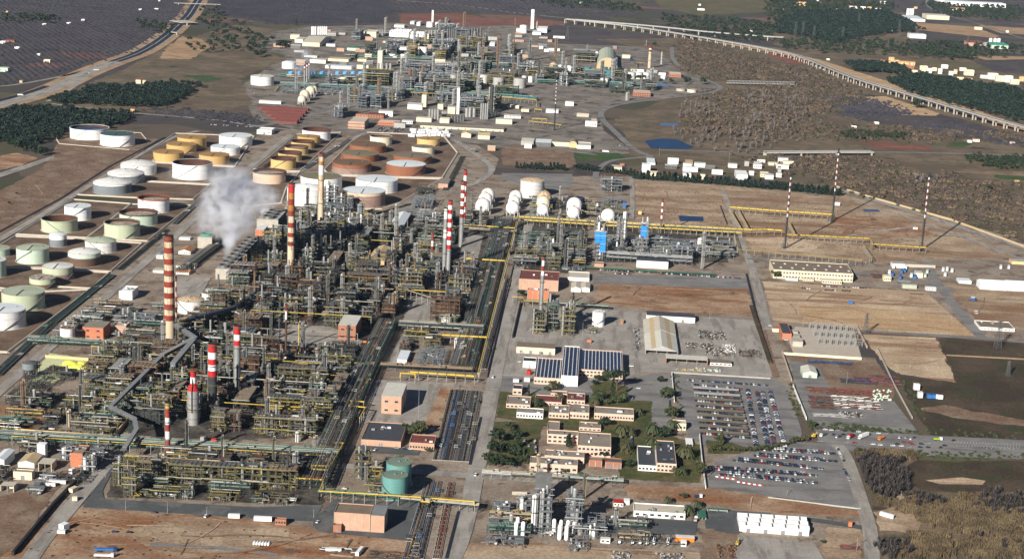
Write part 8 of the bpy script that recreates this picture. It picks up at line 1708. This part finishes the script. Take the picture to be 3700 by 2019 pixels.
for i,x in enumerate([1055,1115,1185,1255,1325,1395,1465,1535,1605]):
 e=thing('bay_frame',f'grey steel frame of the loading bays, {nth(i)} from the gas works','frame',g(t(2,3,x,1265+i*4)),0,'loading bay frames');q=MB();q.box(0,0,0,.4,.4,7);q.box(0,14,0,.4,.4,7);q.beam((0,-1,7),(0,15,7),.4,.5);q.beam((0,0,4.5),(8.5,0,4.5),.5,.6);q.build('frame','steel',e,'stuff')
for i,(x,yt,yb,w_)in enumerate([(38,1022,1185,40),(55,975,1110,38),(107,1022,1188,42),(420,995,1130,40),(475,1055,1212,42),(490,1005,1130,36),(545,1058,1215,42),(560,1008,1140,36)]):
 B,H=upright(2,3,x,yt,x,yb);R=pxm(B,w_)/2;e=thing('gas_vessel',f'white upright gas vessel of the gas works, {nth(i)} along the row','gas vessel',B,0,'white upright gas vessels');q=MB();q.cyl(0,0,1.2,H-R,R,n=16,cap=False);q.sphere(0,0,H-R,R,n=16,k=5,lo=0);q.build('shell','white',e);q=MB();q.cyl(0,0,0,1.3,R*.7,n=8);q.build('skirt','concrete',e)
 # --- roads on stilts, highway
def viaduct(pts,z,w_,sp,label,name='viaduct',prt='pier',deckm='wall_grey'):
 P=smooth_line([DZ(x,y,z)for x,y in pts],2);B=V2(P[0].x,P[0].y);e=thing(name,label,'bridge',B)
 L,R=ribbon_pts(P,w_);q=MB();n=len(P)
 for k in range(n-1):
  a,b,c_,d_=L[k]-B,L[k+1]-B,R[k+1]-B,R[k]-B;up=lambda v,h:(v.x,v.y,h)
  q._add([up(a,z),up(b,z),up(c_,z),up(d_,z),up(a,z-2.2),up(b,z-2.2),up(c_,z-2.2),up(d_,z-2.2)],[[3,2,1,0],[4,5,6,7],[0,1,5,4],[2,3,7,6]],0)
 q.build('deck',deckm,e)
 for s_,X in((0,L),(1,R)):
  q=MB()
  for k in range(n-1):q.beam(X[k]-B+Vector((0,0,z+.4)),X[k+1]-B+Vector((0,0,z+.4)),.3,.8)
  q.build('parapet','wall_grey',e)
 q=MB();Lm,Rm=ribbon_pts(P,w_*.8)
 for k in range(n-1):q.quad(*[Vector((v.x,v.y,z+.05))-B for v in(Rm[k],Rm[k+1],Lm[k+1],Lm[k])])
 q.build('carriageway','asphalt',e)
 acc=0;pm=shared_box('pier',3.0,2.2,z-2.2,'concrete_light')
 for k in range(n-1):
  sg=(P[k+1]-P[k]).length;dv=(P[k+1]-P[k]).normalized();nr=Vector((-dv.y,dv.x,0))
  while acc<sg:
   p=P[k]+dv*acc-B
   for s_ in(-.3,.3):ob(prt,pm,e,loc=(p.x+nr.x*w_*s_,p.y+nr.y*w_*s_,0),rz=math.atan2(dv.y,dv.x))
   acc+=sp
  acc-=sg
viaduct([(1423,48),(1593,66),(1713,85),(1803,100),(1932,122),(2015,140),(2107,180),(2182,207),(2307,242),(2432,280),(2620,330)],16,13,42,'long curving concrete viaduct over the river plain')
viaduct([(1446,49),(1663,67),(1776,80),(1932,92),(1972,94)],14,12,60,'second slimmer viaduct beyond the first')
viaduct([(1925,382),(2060,381),(2195,381)],8,13,75,'low concrete road bridge over the river','road_bridge')
P0,P1=DZ(1828,207,8),DZ(1998,211,8);e=thing('truss_bridge','grey steel truss bridge over the river bed','bridge',V2(P0.x,P0.y));dv=P1-P0
for s_ in(0,5):
 q=MB()
 for h in(0,6):q.beam((0,s_,6+h),(dv.x,dv.y+s_,6+h),.7,.7)
 for k in range(20):a,b=dv*(k/20),dv*((k+1)/20);q.beam((a.x,a.y+s_,6),(b.x,b.y+s_,12),.5,.5);q.beam((b.x,b.y+s_,6),(b.x,b.y+s_,12),.5,.5)
 q.build('truss_side','steel_light',e)
q=MB();q.beam((0,2.5,5.5),(dv.x,dv.y+2.5,5.5),6,.6);q.build('deck','concrete',e)
HW=[(-30,272),(75,245),(155,215),(212,186),(288,156),(345,137),(390,112),(430,82),(457,56),(475,40),(490,15),(505,-8)]
hp=[g(d(x,y))for x,y in HW]
road('highway','pale earth banks of the highway',hp,74,'field_tan',4);road('highway','grey highway shoulders',hp,40,'road',6)
hp2=[g(d(x,y))for x,y in HW[4:]]
for o_,lb in((8.5,'black new highway carriageway nearer the far works'),(-8.5,'black new highway carriageway nearer the orchards')):road('highway',lb,hp2,13,'asphalt_black',7,off=o_)
road('highway','dark slip carriageway at the frame edge',[g(d(x,y))for x,y in((-30,262),(60,238),(118,218))],16,'asphalt_black',7)
road('highway','pale central barrier of the highway',hp,1.6,'concrete_light',8)
for a,b,w_,lb in[((438,8),(555,12),10,'thin far bridge over the highway'),((446,52),(478,58),55,'broad slab bridge over the highway'),((424,80),(448,83),10,'narrow farm bridge over the highway')]:
 A,B_=DZ(*a,7),DZ(*b,7);e=thing('overpass',lb,'bridge',V2(A.x,A.y));q=MB();dv=B_-A;q.beam((0,0,7),(dv.x,dv.y,7),w_,1.4);q.build('deck','concrete_light',e);q=MB();q.box(dv.x*.1,dv.y*.1,0,3,w_*.8,6.2);q.box(dv.x*.9,dv.y*.9,0,3,w_*.8,6.2);q.build('abutments','concrete',e,'stuff')
 # --- villages, farms, pylons, walls
HS=[
(3,0,1105,640,45,32,0,1),(3,0,1165,650,60,36,1,1),(3,0,1215,620,50,40,1,1),(3,0,1270,650,48,42,1,1),(3,0,1320,658,90,36,1,1),(3,0,1415,660,60,34,1,1),(3,0,1395,700,70,34,0,0),(3,0,1440,740,60,28,2,0),(3,0,1530,705,70,36,2,0),(3,0,1545,740,60,30,2,0),(3,0,1605,740,40,45,3,0),(3,0,1650,715,45,28,2,0),(3,0,1712,745,36,46,3,0),(3,0,1745,690,62,32,3,3),(3,0,1820,760,40,36,3,0),(3,0,1870,745,30,40,2,1),(3,0,1930,715,60,26,3,3),(3,0,1975,760,90,50,2,0),(3,0,1905,800,60,22,2,1),(3,0,1990,815,60,26,1,1),(3,0,2140,790,70,26,3,3),(3,0,2215,800,90,55,3,0),(3,0,2290,820,90,50,2,0),(3,0,2385,830,70,60,3,0),(3,0,2440,850,80,44,2,0),(3,0,2530,820,50,44,1,1),
(3,0,265,60,34,30,3,1),(3,0,305,55,30,32,1,1),(3,0,345,60,36,34,1,1),(3,0,410,190,24,14,3,3),(3,0,670,120,40,28,3,1),(3,0,725,125,45,26,1,1),(3,0,810,90,40,26,3,1),(3,0,860,95,36,28,3,1),(3,0,930,105,50,32,3,3),(3,0,1000,115,36,42,1,1),(3,0,1080,110,50,22,3,3),(3,0,1130,40,55,22,3,3),(3,0,150,100,30,18,3,1),(3,0,440,20,70,16,3,3),(3,0,1100,295,36,22,2,0),(3,0,1470,90,30,18,1,1),(3,0,2080,300,70,22,2,0),(3,0,1840,110,130,22,2,1),(3,0,590,608,30,8,3,3),(3,0,1070,1250,45,10,3,3),(3,0,840,1290,50,12,3,3),(3,0,560,930,24,8,3,3),(3,0,2395,330,24,16,3,3),
(0,0,60,135,20,20,1,1),(0,0,440,632,60,26,2,0),(0,0,1365,842,50,36,2,1),(0,0,1425,842,42,30,2,1),(0,0,1072,892,44,22,2,1),(0,0,1312,1132,40,30,1,1),(0,0,195,832,28,18,2,1),(0,0,670,242,36,10,3,3),(0,0,818,220,30,20,3,3),(0,0,425,255,36,10,3,3),(0,0,145,492,45,14,3,3),(0,0,0,440,50,20,3,3),(0,0,50,425,90,16,0,2),(0,0,1395,105,28,8,3,3),(0,0,1550,100,40,10,3,3),(0,0,-20,722,95,36,4,4),(0,0,370,560,30,10,3,3),(0,0,1590,20,20,8,3,3),(0,0,600,1265,60,30,2,0),(2,0,1875,60,24,14,3,3),(2,0,1865,106,70,14,3,3),(2,0,2085,202,24,18,1,1),(2,0,2395,328,34,18,3,3),(2,0,660,40,50,14,3,3),(3,1,2065,20,60,22,3,1),(3,1,2440,42,40,14,3,1),(3,1,2490,432,36,20,1,1),(3,1,2480,265,40,10,3,3),(3,1,2010,30,40,12,3,3)]
WL=['brick','wall_ochre','wall_cream','wall_white','mint'];RF=['roof_beige','roof_tile','roof_red','white_roof','green_shade'];WN=['brick','ochre','cream','white','green']
for c_,r_,x,y,w_,h_,wl,rf in HS:
 A=g(t(c_,r_,x,y));ww=pxm(A,w_);hh=max(3.5,pxm(A,h_));P=(A.x+ww/2,A.y+8)
 building_at(A.x,A.y,ww,min(30,max(9,ww*.6)),hh,near(f'{WN[wl]} {"country house" if hh < 10 else "village block"} with {["flat", "tiled", "red", "white", "green"][rf]} roof',P),None,WL[wl],RF[rf],'gabX' if rf in(1,2)else 'flat',(max(1,int(hh/5)),max(2,int(ww/8))),0,0,'house','house',True,0,False,'village and farm houses')
 if len([1 for l in LAND if abs(l[0]-A.x)+abs(l[1]-A.y)<400])<1:mark(P,f'the {WN[wl]} {["farm", "farmhouse", "shed", "cottage", "barn"][rf]} by the {"orchards" if c_ == 0 else "hills"}' if len(LAND)%2 else f'the lone {WN[wl]} {["farm", "farmhouse", "shed", "cottage", "barn"][rf]}')
for a in[(3,0,1400,1580,215,190,152,'far white dairy hall','the far dairy hall',W(wall='white',roof='white_roof',parapet=False)),(3,0,1595,1822,195,155,135,'far cream warehouse at the tan field','the far cream warehouse',W(wall='wall_cream',roof='roof_pale',parapet=False)),(3,0,1425,1588,385,345,332,'white farm hall by the pine wood','the farm hall',W(wall='white',roof='white_roof',parapet=False)),(3,0,1168,1275,315,292,280,'cream farm store by the pine wood','the farm store',W(wall='wall_cream',roof='roof_tan',parapet=False)),(3,0,2015,2170,465,430,410,'far red roofed twin sheds','the red twin sheds',W(wall='pink_brick',roof='roof_red',style='saw')),(3,0,2175,2245,478,440,425,'far grey shed between the coloured sheds',None,W(wall='wall_grey',roof='roof_pale',parapet=False)),(3,0,2248,2415,490,455,430,'far green roofed twin sheds','the green twin sheds',W(wall='mint',roof='green_fan',style='saw')),(3,0,1710,1800,20,-5,-20,'far white silo house at the top edge',None,W(wall='white',roof='white',parapet=False)),(3,0,1810,2390,55,15,0,'far long white factory at the top edge','the top edge factory',W(wall='white',roof='white_roof',parapet=False))]:building(*a[:9],**a[9])
for lst,yt,yb,w_,mt,ds,c_,r_ in[([1398,1412,1430,1443,1457],90,155,14,'white','tall silo of the far dairy',3,0),([2238,2283,2320],392,430,34,'white','round silo behind the green twin sheds',3,0),([565,580,598,628,648,668,688,708],272,352,19,'white','white silo of the far works corner row',1,0),([1745,1772,1800,1830],1100,1208,27,'steel_light','grey polymer silo of the first group',1,0),([1875,1892,1910],1120,1190,18,'silver','grey polymer silo of the second group',1,0),([2118,2150,2192],1090,1178,34,'silver','grey polymer silo of the third group',1,0),([2262,2282,2305,2325],1042,1202,20,'steel_light','tall grey polymer silo of the last group',1,0),([1970,2000,2030,2060,2085],1165,1225,26,'steel','squat grey silo before the far warehouse',1,0),([1228,1270,1315,1352],640,708,28,'steel_light','grey silo by the far stair tower',1,0),([1925,1945,1968,1990,2010],290,430,20,'steel','dark silo of the back row',1,0),([2170,2195,2225,2255],280,410,22,'steel','dark silo of the second back row',1,0),([1740,1765,1800,1825],305,410,18,'steel_light','silo beside the far open floors',1,0),([1225,1248,1270],300,372,16,'steel_light','silo beside the far cream block',1,0),([1000],968,1030,40,'green_fan','lone dark green tank of the far works',1,0)]:
 for i,x in enumerate(lst):
  B,H=upright(c_,r_,x,yt,x,yb);R=pxm(B,w_)/2;e=thing('silo',f'{ds}, {nth(i)} in line' if len(lst)>1 else ds,'silo',B,0,'silos');q=MB();q.cyl(0,0,0,H,R,n=14,cap=False);q.build('shell',mt,e);q=MB();q.cyl(0,0,H,H+R*.4,R*1.02,R*.15,n=14);q.build('roof_cone',mt,e)
for i,(c_,r_,x,yt,yb)in enumerate([(3,0,270,222,382),(3,0,346,218,376),(3,0,458,262,402),(3,0,748,275,400),(3,0,910,135,252),(3,0,1310,200,378),(3,0,1200,408,520),(3,0,2005,358,462),(3,2,2308,410,692),(2,0,555,260,405),(3,2,980,340,548),(3,2,2410,815,970)]):
 B,H=upright(c_,r_,x,yt,x,yb);b_=H*.1;e=thing('power_pylon',near('steel lattice power pylon',B),'pylon',B,.3,'power pylons')
 for sx in(-1,1):
  for sy in(-1,1):q=MB();q.beam((sx*b_,sy*b_,0),(sx*.5,sy*.5,H),.35,.35);q.build('leg','steel',e)
 q=MB()
 for k in range(9):
  z0,z1=H*k/9,H*(k+1)/9;w0,w1=b_*(1-k/9)+.5,b_*(1-(k+1)/9)+.5
  for s in(-1,1):q.beam((-w0,s*w0,z0),(w1,s*w1,z1),.2,.2);q.beam((w0,s*w0,z0),(-w1,s*w1,z1),.2,.2);q.beam((s*w0,-w0,z0),(s*w1,w1,z1),.2,.2)
 q.build('bracing','steel',e,'stuff')
 for f_ in(.72,.84,.95):q=MB();q.beam((-H*.12,0,H*f_),(H*.12,0,H*f_),.4,.5);q.build('cross_arm','steel',e)
def wall(pts,h,w_,mat,label,name='boundary_wall',z=0.0):
 P=[g(p)for p in pts];B=P[0];e=MB()
 for a,b in zip(P,P[1:]):e.beam(a-B+Vector((0,0,h/2+z)),b-B+Vector((0,0,h/2+z)),w_,h)
 o=e.build(name,mat);o.location=B;tag(o,label,'wall','walls')
tt=lambda c,r,*p:[t(c,r,*q_)for q_ in p]
wall(tt(2,3,(1885,170),(1910,420),(1948,700)),3,.5,'white','white boundary wall beside the gravel car park')
wall(tt(2,2,(1605,950),(1632,1235)),3,.5,'white','white boundary wall of the shade roof car park')
wall(tt(3,2,(140,735),(238,1022)),3,.5,'concrete_light','pale wall between the switchyard and the pipe yard');wall(tt(3,2,(250,1075),(385,1410)),3,.6,'white','white wall between the car park and the pipe yard')
wall(tt(3,2,(1095,695),(1265,1060),(1450,1400)),2.5,.6,'concrete_light','pale wall between the pipe yard and the dirt path');wall(tt(3,2,(890,480),(995,690)),3,.8,'concrete_light','pale wall beside the switchyard')
wall(tt(3,2,(150,755),(940,808)),3,.6,'wall_cream','cream retaining wall below the switchyard');wall(tt(0,3,(130,1370),(540,870),(850,545)),3.5,2.0,'soot','black drain wall beside the service road')
wall(tt(0,3,(0,115),(390,150),(1135,200),(1290,20)),4,1.0,'wall_ochre','ochre retaining wall of the sulphur plateau');wall(tt(3,1,(690,480),(1050,590),(1850,815),(2600,1090)),3,1.5,'roof_tan','long tan flood wall beside the river plain')
wall(tt(2,2,(1610,940),(2600,1000)),1.6,.2,'wall_grey','pale mesh fence above the shade roof car park','fence');wall(tt(3,3,(0,790),(930,905)),1.4,.2,'wall_grey','pale mesh fence of the gravel car park','fence')
wall(tt(2,2,(5,590),(85,240)),3,1.2,'soot','dark wall beside the small unit');wall(tt(2,3,(0,755),(150,760)),3,.8,'concrete_light','concrete wall behind the gas works');wall(tt(3,1,(1350,1275),(1680,1290)),4,3,'concrete_light','long concrete bunker wall at the flare field');wall(tt(2,2,(2405,270),(2600,850)),2,4.5,'soil_dark','dark brush hedge along the concrete yard','brush_hedge')
# sulphur heap in its pit
A=g(t(0,2,770,870));e=MB();random.seed(3)
for i in range(7):e.sphere(random.uniform(-9,9),random.uniform(-6,6),0,random.uniform(6,10),random.uniform(5,8),random.uniform(2.5,4.5),n=14,k=5,lo=0)
o=e.build('sulphur_heap','sulphur');o.location=A;tag(o,'bright yellow sulphur heap in the pit','heap')
wall(tt(0,2,(455,785),(890,815)),3,1,'wall_ochre','ochre back wall of the sulphur pit')
A,H=upright(0,2,300,830,300,990);e=thing('hopper','grey round hopper on legs beside the sulphur pit','hopper',A);q=MB();q.cyl(0,0,H*.62,H,7,n=18);q.build('drum','grey_blue',e);q=MB();q.cyl(0,0,H*.3,H*.62,1,7,n=18);q.build('cone','grey_blue',e);q=MB();q.cyl(0,0,H,H*1.12,7.2,.5,n=18);q.build('roof','steel',e)
for i in range(6):a=i*1.047;q=MB();q.tube((6.5*math.cos(a),6.5*math.sin(a),0),(6.5*math.cos(a),6.5*math.sin(a),H*.62),.3,5);q.build('leg','steel_dark',e)
# switchyard gantries, pipe piles, scrap
k=0
for u in range(7):
 for v in range(3):
  P=g(t(3,2,420+u*62+v*42,500+v*75+u*4));e=thing('switch_gantry',f'grey steel gantry of the switchyard, {nth(k)} counted from its house','gantry',P,0,'switchyard gantries');k+=1;q=MB()
  for xx in(0,8):q.box(xx,0,0,.4,.4,9)
  q.beam((-1,0,8.8),(9,0,8.8),.5,.5)
  for xx in range(5):q.box(xx*2,5,0,.5,.5,4.5);q.box(xx*2,9,0,.4,.4,3.5);q.tube((xx*2,0,8),(xx*2,14,5),.08,4)
  q.beam((0,5,4.6),(8,5,4.6),.25,.25);q.build('gantry_frame','steel_light',e,'stuff')
def pile(c_,r_,x,y,w_,L_,mat,label,n=24):
 e=thing('pipe_pile',label,'pipe pile',g(t(c_,r_,x,y))+Vector((0,0,.6)),0,'stored pipe piles');q=MB()
 for i in range(n):x0=random.uniform(-2,2);yy=L_*i/n;zz=random.choice((.3,.3,.8));[q.tube((x0+u_,yy,zz),(x0+u_+random.uniform(4.5,7),yy,zz),random.uniform(.2,.4),5,random.randrange(len(mat)))for u_ in range(0,int(w_)-4,8)if random.random()<.85]
 if any(k_ in label for k_ in('scrap','valves','blocks','crates','pallets','drums'))and 'blue' not in label:
  q=MB()
  for i in range(int(w_*L_*.12)+20):q.box(random.uniform(0,w_),random.uniform(0,L_),0,random.uniform(.5,2.4),random.uniform(.4,1.6),random.uniform(.4,1.6),random.randrange(len(mat)),None,random.uniform(0,3))
 q.build('pipes' if len(q.f)<1 else 'stock',mat,e,'stuff')
for a in[(3,2,415,1150,26,24,['rust','roof_red','rust_pipe'],'brown pipes piled at the near side of the pipe yard shed'),(3,2,430,1215,28,14,['roof_red','rust','steel_dark'],'second brown pile before the first'),(3,2,440,1300,26,24,['rust','steel_dark','roof_red'],'darkest brown pipe pile'),(3,2,640,1150,48,20,['rust','roof_red'],'wide red brown pipe pile'),(3,2,660,1220,50,16,['white_dirty','wall_grey','rust'],'wide pile of pale pipes'),(3,2,680,1290,50,18,['white_dirty','rust','roof_red','wall_grey'],'wide mixed pile of pale and brown pipes'),(3,2,1000,1200,26,26,['rust','roof_red'],'brown pile beside the pale bundles'),(3,2,740,1040,30,14,['navy','steel_dark'],'dark blue tarpaulin pile with pink edge'),(3,2,900,1050,22,24,['navy','roof_red'],'blue and brown pile by the yard wall'),(3,2,1060,1060,30,34,['roof_red','navy','rust'],'red and blue pile in the yard corner'),(3,2,415,840,50,8,['navy','navy','pipe_blue'],'long row of blue drums below the switchyard'),(3,2,470,1380,30,10,['wall_grey','grey_blue'],'blue grey pipes at the yard bottom'),(3,2,710,1380,24,14,['rust','wall_grey','steel_dark'],'scrap pile at the yard bottom'),(2,2,1890,600,30,34,['steel_dark','rust','wall_grey','steel'],'scrap heap behind the tent sheds'),(2,2,1750,690,30,20,['steel_dark','rust','wall_grey'],'scrap rows beside the front tent shed'),(2,2,1950,770,30,34,['steel_dark','rust','wall_grey'],'scrap rows before the low white block'),(2,2,2130,740,14,34,['white_dirty','wall_grey'],'pale concrete blocks in the scrap yard'),(2,2,2290,780,24,28,['steel','rust'],'steel girders in the scrap yard'),(2,2,1240,720,5,90,['steel_dark','steel','wall_grey'],'long line of stored valves beside the rear tent shed'),(2,2,1850,920,26,8,['mint','wall_grey'],'pale green pallets along the fence'),(2,2,1650,915,30,4,['wall_grey','yellow_dull'],'grey crates along the fence'),(1,3,640,1330,36,8,['rust','steel_dark','white_dirty'],'girders lying at the frame bottom'),(1,3,1120,1395,40,14,['rust','soil_brown','steel_dark'],'plank stacks at the frame bottom'),(2,3,1000,1400,14,12,['wall_grey','steel'],'cable drums at the frame bottom'),(2,3,1450,1400,20,10,['wall_grey','steel'],'second group of cable drums'),(2,3,2080,1400,14,26,['rust','rust_pipe'],'rusty scrap before the white hall'),(3,3,740,1310,16,8,['roof_red','steel_dark'],'dark beams beside the white hall'),(3,1,1060,1395,20,24,['roof_red','steel_dark','rust'],'scaffold parts beside the depot')]:pile(*a)
for i in range(46):
 x,y=random.uniform(1050,1245),random.uniform(1120,1225)
 if(x-1050)/200+(y-1120)/105<.55 and i%2:continue
 P=g(t(3,2,x,y));q=MB();q.sphere(0,0,.9,1.3,1.0,1.0,n=8,k=4);o=q.build('wrapped_bundle','mint');o.location=P+Vector((0,0,.5));tag(o,f'pale green wrapped bundle in the pipe yard, {nth(i)} of the heap','bundle','wrapped bundles')
for i,(c_,r_,x,yt,yb)in enumerate([(3,2,352,340,480),(3,2,715,385,500),(3,2,1425,800,905),(3,2,790,920,1050),(3,2,860,520,640),(3,3,1335,720,800),(3,3,890,1180,1330),(3,3,1255,1310,1404),(2,2,612,480,560),(2,2,705,440,620),(0,3,1060,500,590),(0,3,1265,800,915),(0,3,1685,830,945),(0,3,2080,880,990),(0,3,335,600,715),(0,3,440,500,600),(1,3,580,900,990),(1,2,1632,1095,1400),(2,1,1480,80,160),(2,1,2180,130,260),(2,1,1355,135,200),(3,3,190,700,765),(2,2,1985,320,420)]):
 B,H=upright(c_,r_,x,yt,x,yb);e=thing('lamp_mast',near('thin grey lamp mast',B),'lamp mast',B,0,'lamp masts');q=MB();q.cyl(0,0,0,H,.28,.14,n=6);q.build('mast','steel_light',e);q=MB();q.box(0,0,H,1.8,.5,.3);q.build('lamp_head','steel',e)
for i,(x0,y0,x1,y1)in enumerate([(675,1285,865,1298),(915,1298,1195,1316),(1228,1315,1470,1330),(1500,1330,1780,1350),(1795,1345,2055,1370)]):
 a,b=g(t(2,1,x0,y0),2.5),g(t(2,1,x1,y1),2.5);e=thing('shade_canopy',f'long dark green shade roof, {nth(i)} from the small unit','canopy',V2(a.x,a.y),0,'dark green shade roofs');q=MB();q.box((b.x-a.x)/2,2.5,2.5,b.x-a.x,5.5,.3);q.build('roof','green_shade',e)
 for k in range(6):ob('post',shared_box('post',.2,.2,2.5,'steel_light'),e,loc=((b.x-a.x)*(k+.3)/5.6,3.5,0))
 # far white bullets and markings
for i,(x,y)in enumerate([(560,690),(590,705)]):
 P=g(t(2,0,x,y),5);e=thing('bullet_tank',f'white lying bullet tank of the far works, {nth(i)} of two','bullet tank',V2(P.x,P.y),0,'white bullet tanks');q=MB();q.tube((-20,14,6),(20,-14,6),7,14,0,True);q.sphere(-20,14,6,7,n=12,k=8);q.sphere(20,-14,6,7,n=12,k=8);q.build('vessel','white',e)
q=MB()
for c_,r_,x0,y0,x1,y1,n_ in[(3,3,1900,270,2560,290,22),(3,3,1880,235,2560,262,22),(3,3,2200,298,2560,300,8),(3,3,500,225,560,228,6),(2,2,560,1115,780,1135,10),(1,2,2360,1105,2440,1108,6)]:
 a,b=g(t(c_,r_,x0,y0)),g(t(c_,r_,x1,y1))
 for i in range(n_):P=a.lerp(b,i/n_);q.box(P.x,P.y,.86,.3,4.0,.02,0,None,-.4)
for pts in[[(1195,1195),(1240,985)],[(2150,1205),(2125,1140)]]:
 a,b=g(d(*pts[0])),g(d(*pts[1]));n_=int((b-a).length/9)
 for i in range(n_):P=a.lerp(b,i/n_);q.box(P.x,P.y,.86,.15,3,.02)
o=q.build('road_markings','marking',None,'structure');o['label']='worn white road and bay markings'
for i in range(18):
 P=g(t(2,3,2060+i*27,585+i*4+(i>7)*22));q=MB();q.box(0,0,0,2.2,.6,.5);q.box(0,0,.5,2.2,.3,.45);o=q.build('road_barrier','red' if i%2 else 'white');o.location=P+Vector((0,0,.7));o.rotation_euler.z=-.2;tag(o,f'{"red" if i % 2 else "white"} plastic barrier in the gravel car park, {nth(i)} of the line','barrier','plastic barriers')
P=g(t(0,3,2560,1245));q=MB()
for i in range(6):q.sphere(i*2.2,0,0,1.2,4,1.3,n=10,k=4,lo=0)
o=q.build('tarpaulin','white');o.location=P+Vector((0,0,.6));tag(o,'low white ribbed tarpaulin on the red brown ground','tarpaulin')
for x,y,rz,m_,lb in[(3,3,.6,'yellow','yellow excavator digging beside the lorry park'),(2,3,1.2,'yellow_dull','yellow telehandler before the white hall')]:
 c_=3 if 'lorry' in lb else 2;P=g(t(c_,3,455 if c_==3 else 2265,185 if c_==3 else 1270));e=thing('excavator',lb,'excavator',P+Vector((0,0,.7)),rz);q=MB();q.box(0,0,.9,3.2,2.4,1.6);q.box(.6,.5,2.5,1.4,1.1,1.2);q.build('cab',m_,e)
 for s_ in(-1.1,1.1):q=MB();q.box(0,s_,0,3.8,.6,.9);q.build('track','rubber',e)
 q=MB();q.beam((1.4,0,2.2),(4.2,0,4.6),.5,.6);q.beam((4.2,0,4.6),(6.2,0,2.4),.4,.5);q.build('boom',m_,e);q=MB();q.box(6.3,0,1.2,1.1,1.2,1.2);q.build('bucket','steel_dark',e)
 # --- steam
sm=bpy.data.materials.new('steam');sm.use_nodes=True;n=sm.node_tree;n.nodes.clear();K=n.links.new
tc=n.nodes.new('ShaderNodeTexCoord');gr=n.nodes.new('ShaderNodeTexGradient');gr.gradient_type='SPHERICAL';K(tc.outputs['Object'],gr.inputs[0])
nz=n.nodes.new('ShaderNodeTexNoise');nz.inputs['Scale'].default_value=0.085;nz.inputs['Detail'].default_value=5;ge=n.nodes.new('ShaderNodeNewGeometry');K(ge.outputs['Position'],nz.inputs['Vector'])
mr=n.nodes.new('ShaderNodeMapRange');mr.inputs[1].default_value=0.36;mr.inputs[2].default_value=0.68;K(nz.outputs['Fac'],mr.inputs[0])
mu=n.nodes.new('ShaderNodeMath');mu.operation='MULTIPLY';K(gr.outputs['Fac'],mu.inputs[0]);K(mr.outputs[0],mu.inputs[1])
pv=n.nodes.new('ShaderNodeVolumePrincipled');pv.inputs['Color'].default_value=(0.96,0.97,1,1);pv.inputs['Anisotropy'].default_value=0.2
m2=n.nodes.new('ShaderNodeMath');m2.name='gain';m2.operation='MULTIPLY';K(mu.outputs[0],m2.inputs[0]);K(m2.outputs[0],pv.inputs['Density'])
oo=n.nodes.new('ShaderNodeOutputMaterial');K(pv.outputs[0],oo.inputs['Volume']);PUFF=[]
for gain in(0.4,0.075,0.032,0.014):
 c=sm.copy();c.node_tree.nodes['gain'].inputs[1].default_value=gain;MATS['steam']=c;q=MB();q.sphere(0,0,0,1,n=16,k=10);PUFF.append(q.mesh('puff',['steam']))
def plume(label,puffs,depth):
 """puffs: (D x, D y, radius m, density); all at the plume's own distance"""
 root=thing('steam_plume',label,'steam',V2(depth.x,depth.y));root['kind']='stuff'
 for x,y,r,dn in puffs:
  px=d(x,y);v=(px[0]-1850.0)*CR-(px[1]-1009.5)*CU+FPX*CF;k=(depth.y+random.uniform(-8,8))/v.y
  P=Vector((0,0,CAM_H))+v*k-V2(depth.x,depth.y);ob('puff',PUFF[0 if dn>.13 else 1 if dn>.045 else 2 if dn>.015 else 3],root,None,P,0,(r*1.3,r*1.15,r*1.25)if r>11 else r)
B0=g(t(0,1,2280,1380))+Vector((8,12,0))
plume('thick white steam plume rising from the cooling tower',[(569,648,5,.35),(572,630,7,.3),(577,610,10,.22),(582,588,12,.18),(592,565,17,.12),(582,545,22,.12),(602,525,27,.10),(570,512,26,.10),(600,492,28,.09),(562,482,24,.08),(540,540,20,.07),(512,568,13,.05),(545,575,14,.05),(580,470,22,.05),(620,520,16,.04),(625,495,22,.05),(645,478,20,.04),(660,465,18,.03),(600,455,24,.04),(560,450,20,.03),(520,530,18,.03),(615,560,14,.06),(560,455,16,.05),(590,462,16,.05),(610,445,12,.03),(530,505,14,.05),(500,545,9,.04)],B0)
B1=g(t(1,1,80,800))+Vector((8,15,0))
plume('smaller steam drift above the rear cooling tower',[(664,548,6,.25),(668,530,10,.15),(672,510,13,.10),(665,492,15,.08),(685,500,14,.07),(645,500,12,.06),(690,485,10,.05)],B1)
B2=g(t(1,1,930,830));plume('little wisp of steam behind the crude unit',[(868,552,5,.15),(876,545,7,.12),(886,530,6,.08),(884,515,5,.06)],B2)
B3=g(t(0,1,1900,420));plume('thin steam veil before the open white tank',[(460,448,22,.012),(500,450,22,.014),(430,440,18,.01),(540,455,20,.012),(480,470,16,.01)],B3)
B4=g(t(1,0,505,820));plume('far steam above the striped flues',[(772,148,10,.06),(770,135,14,.05),(765,125,12,.03),(760,170,22,.02),(850,172,22,.02),(880,172,18,.02),(745,165,18,.02)],B4)
# --- air
e=MB();e.box(500,9500,-1.5,18000,20500,CAM_H+60)
hm=bpy.data.materials.new('haze');hm.use_nodes=True;n=hm.node_tree;n.nodes.clear()
pv=n.nodes.new('ShaderNodeVolumePrincipled');pv.inputs['Color'].default_value=(0.55,0.74,1.0,1);pv.inputs['Density'].default_value=HAZE_DENSITY;pv.inputs['Anisotropy'].default_value=0.0
oo=n.nodes.new('ShaderNodeOutputMaterial');n.links.new(pv.outputs[0],oo.inputs['Volume']);MATS['haze']=hm
hz=e.build('haze','haze',None,'stuff');hz['label']='thin bluish winter haze over the plain'
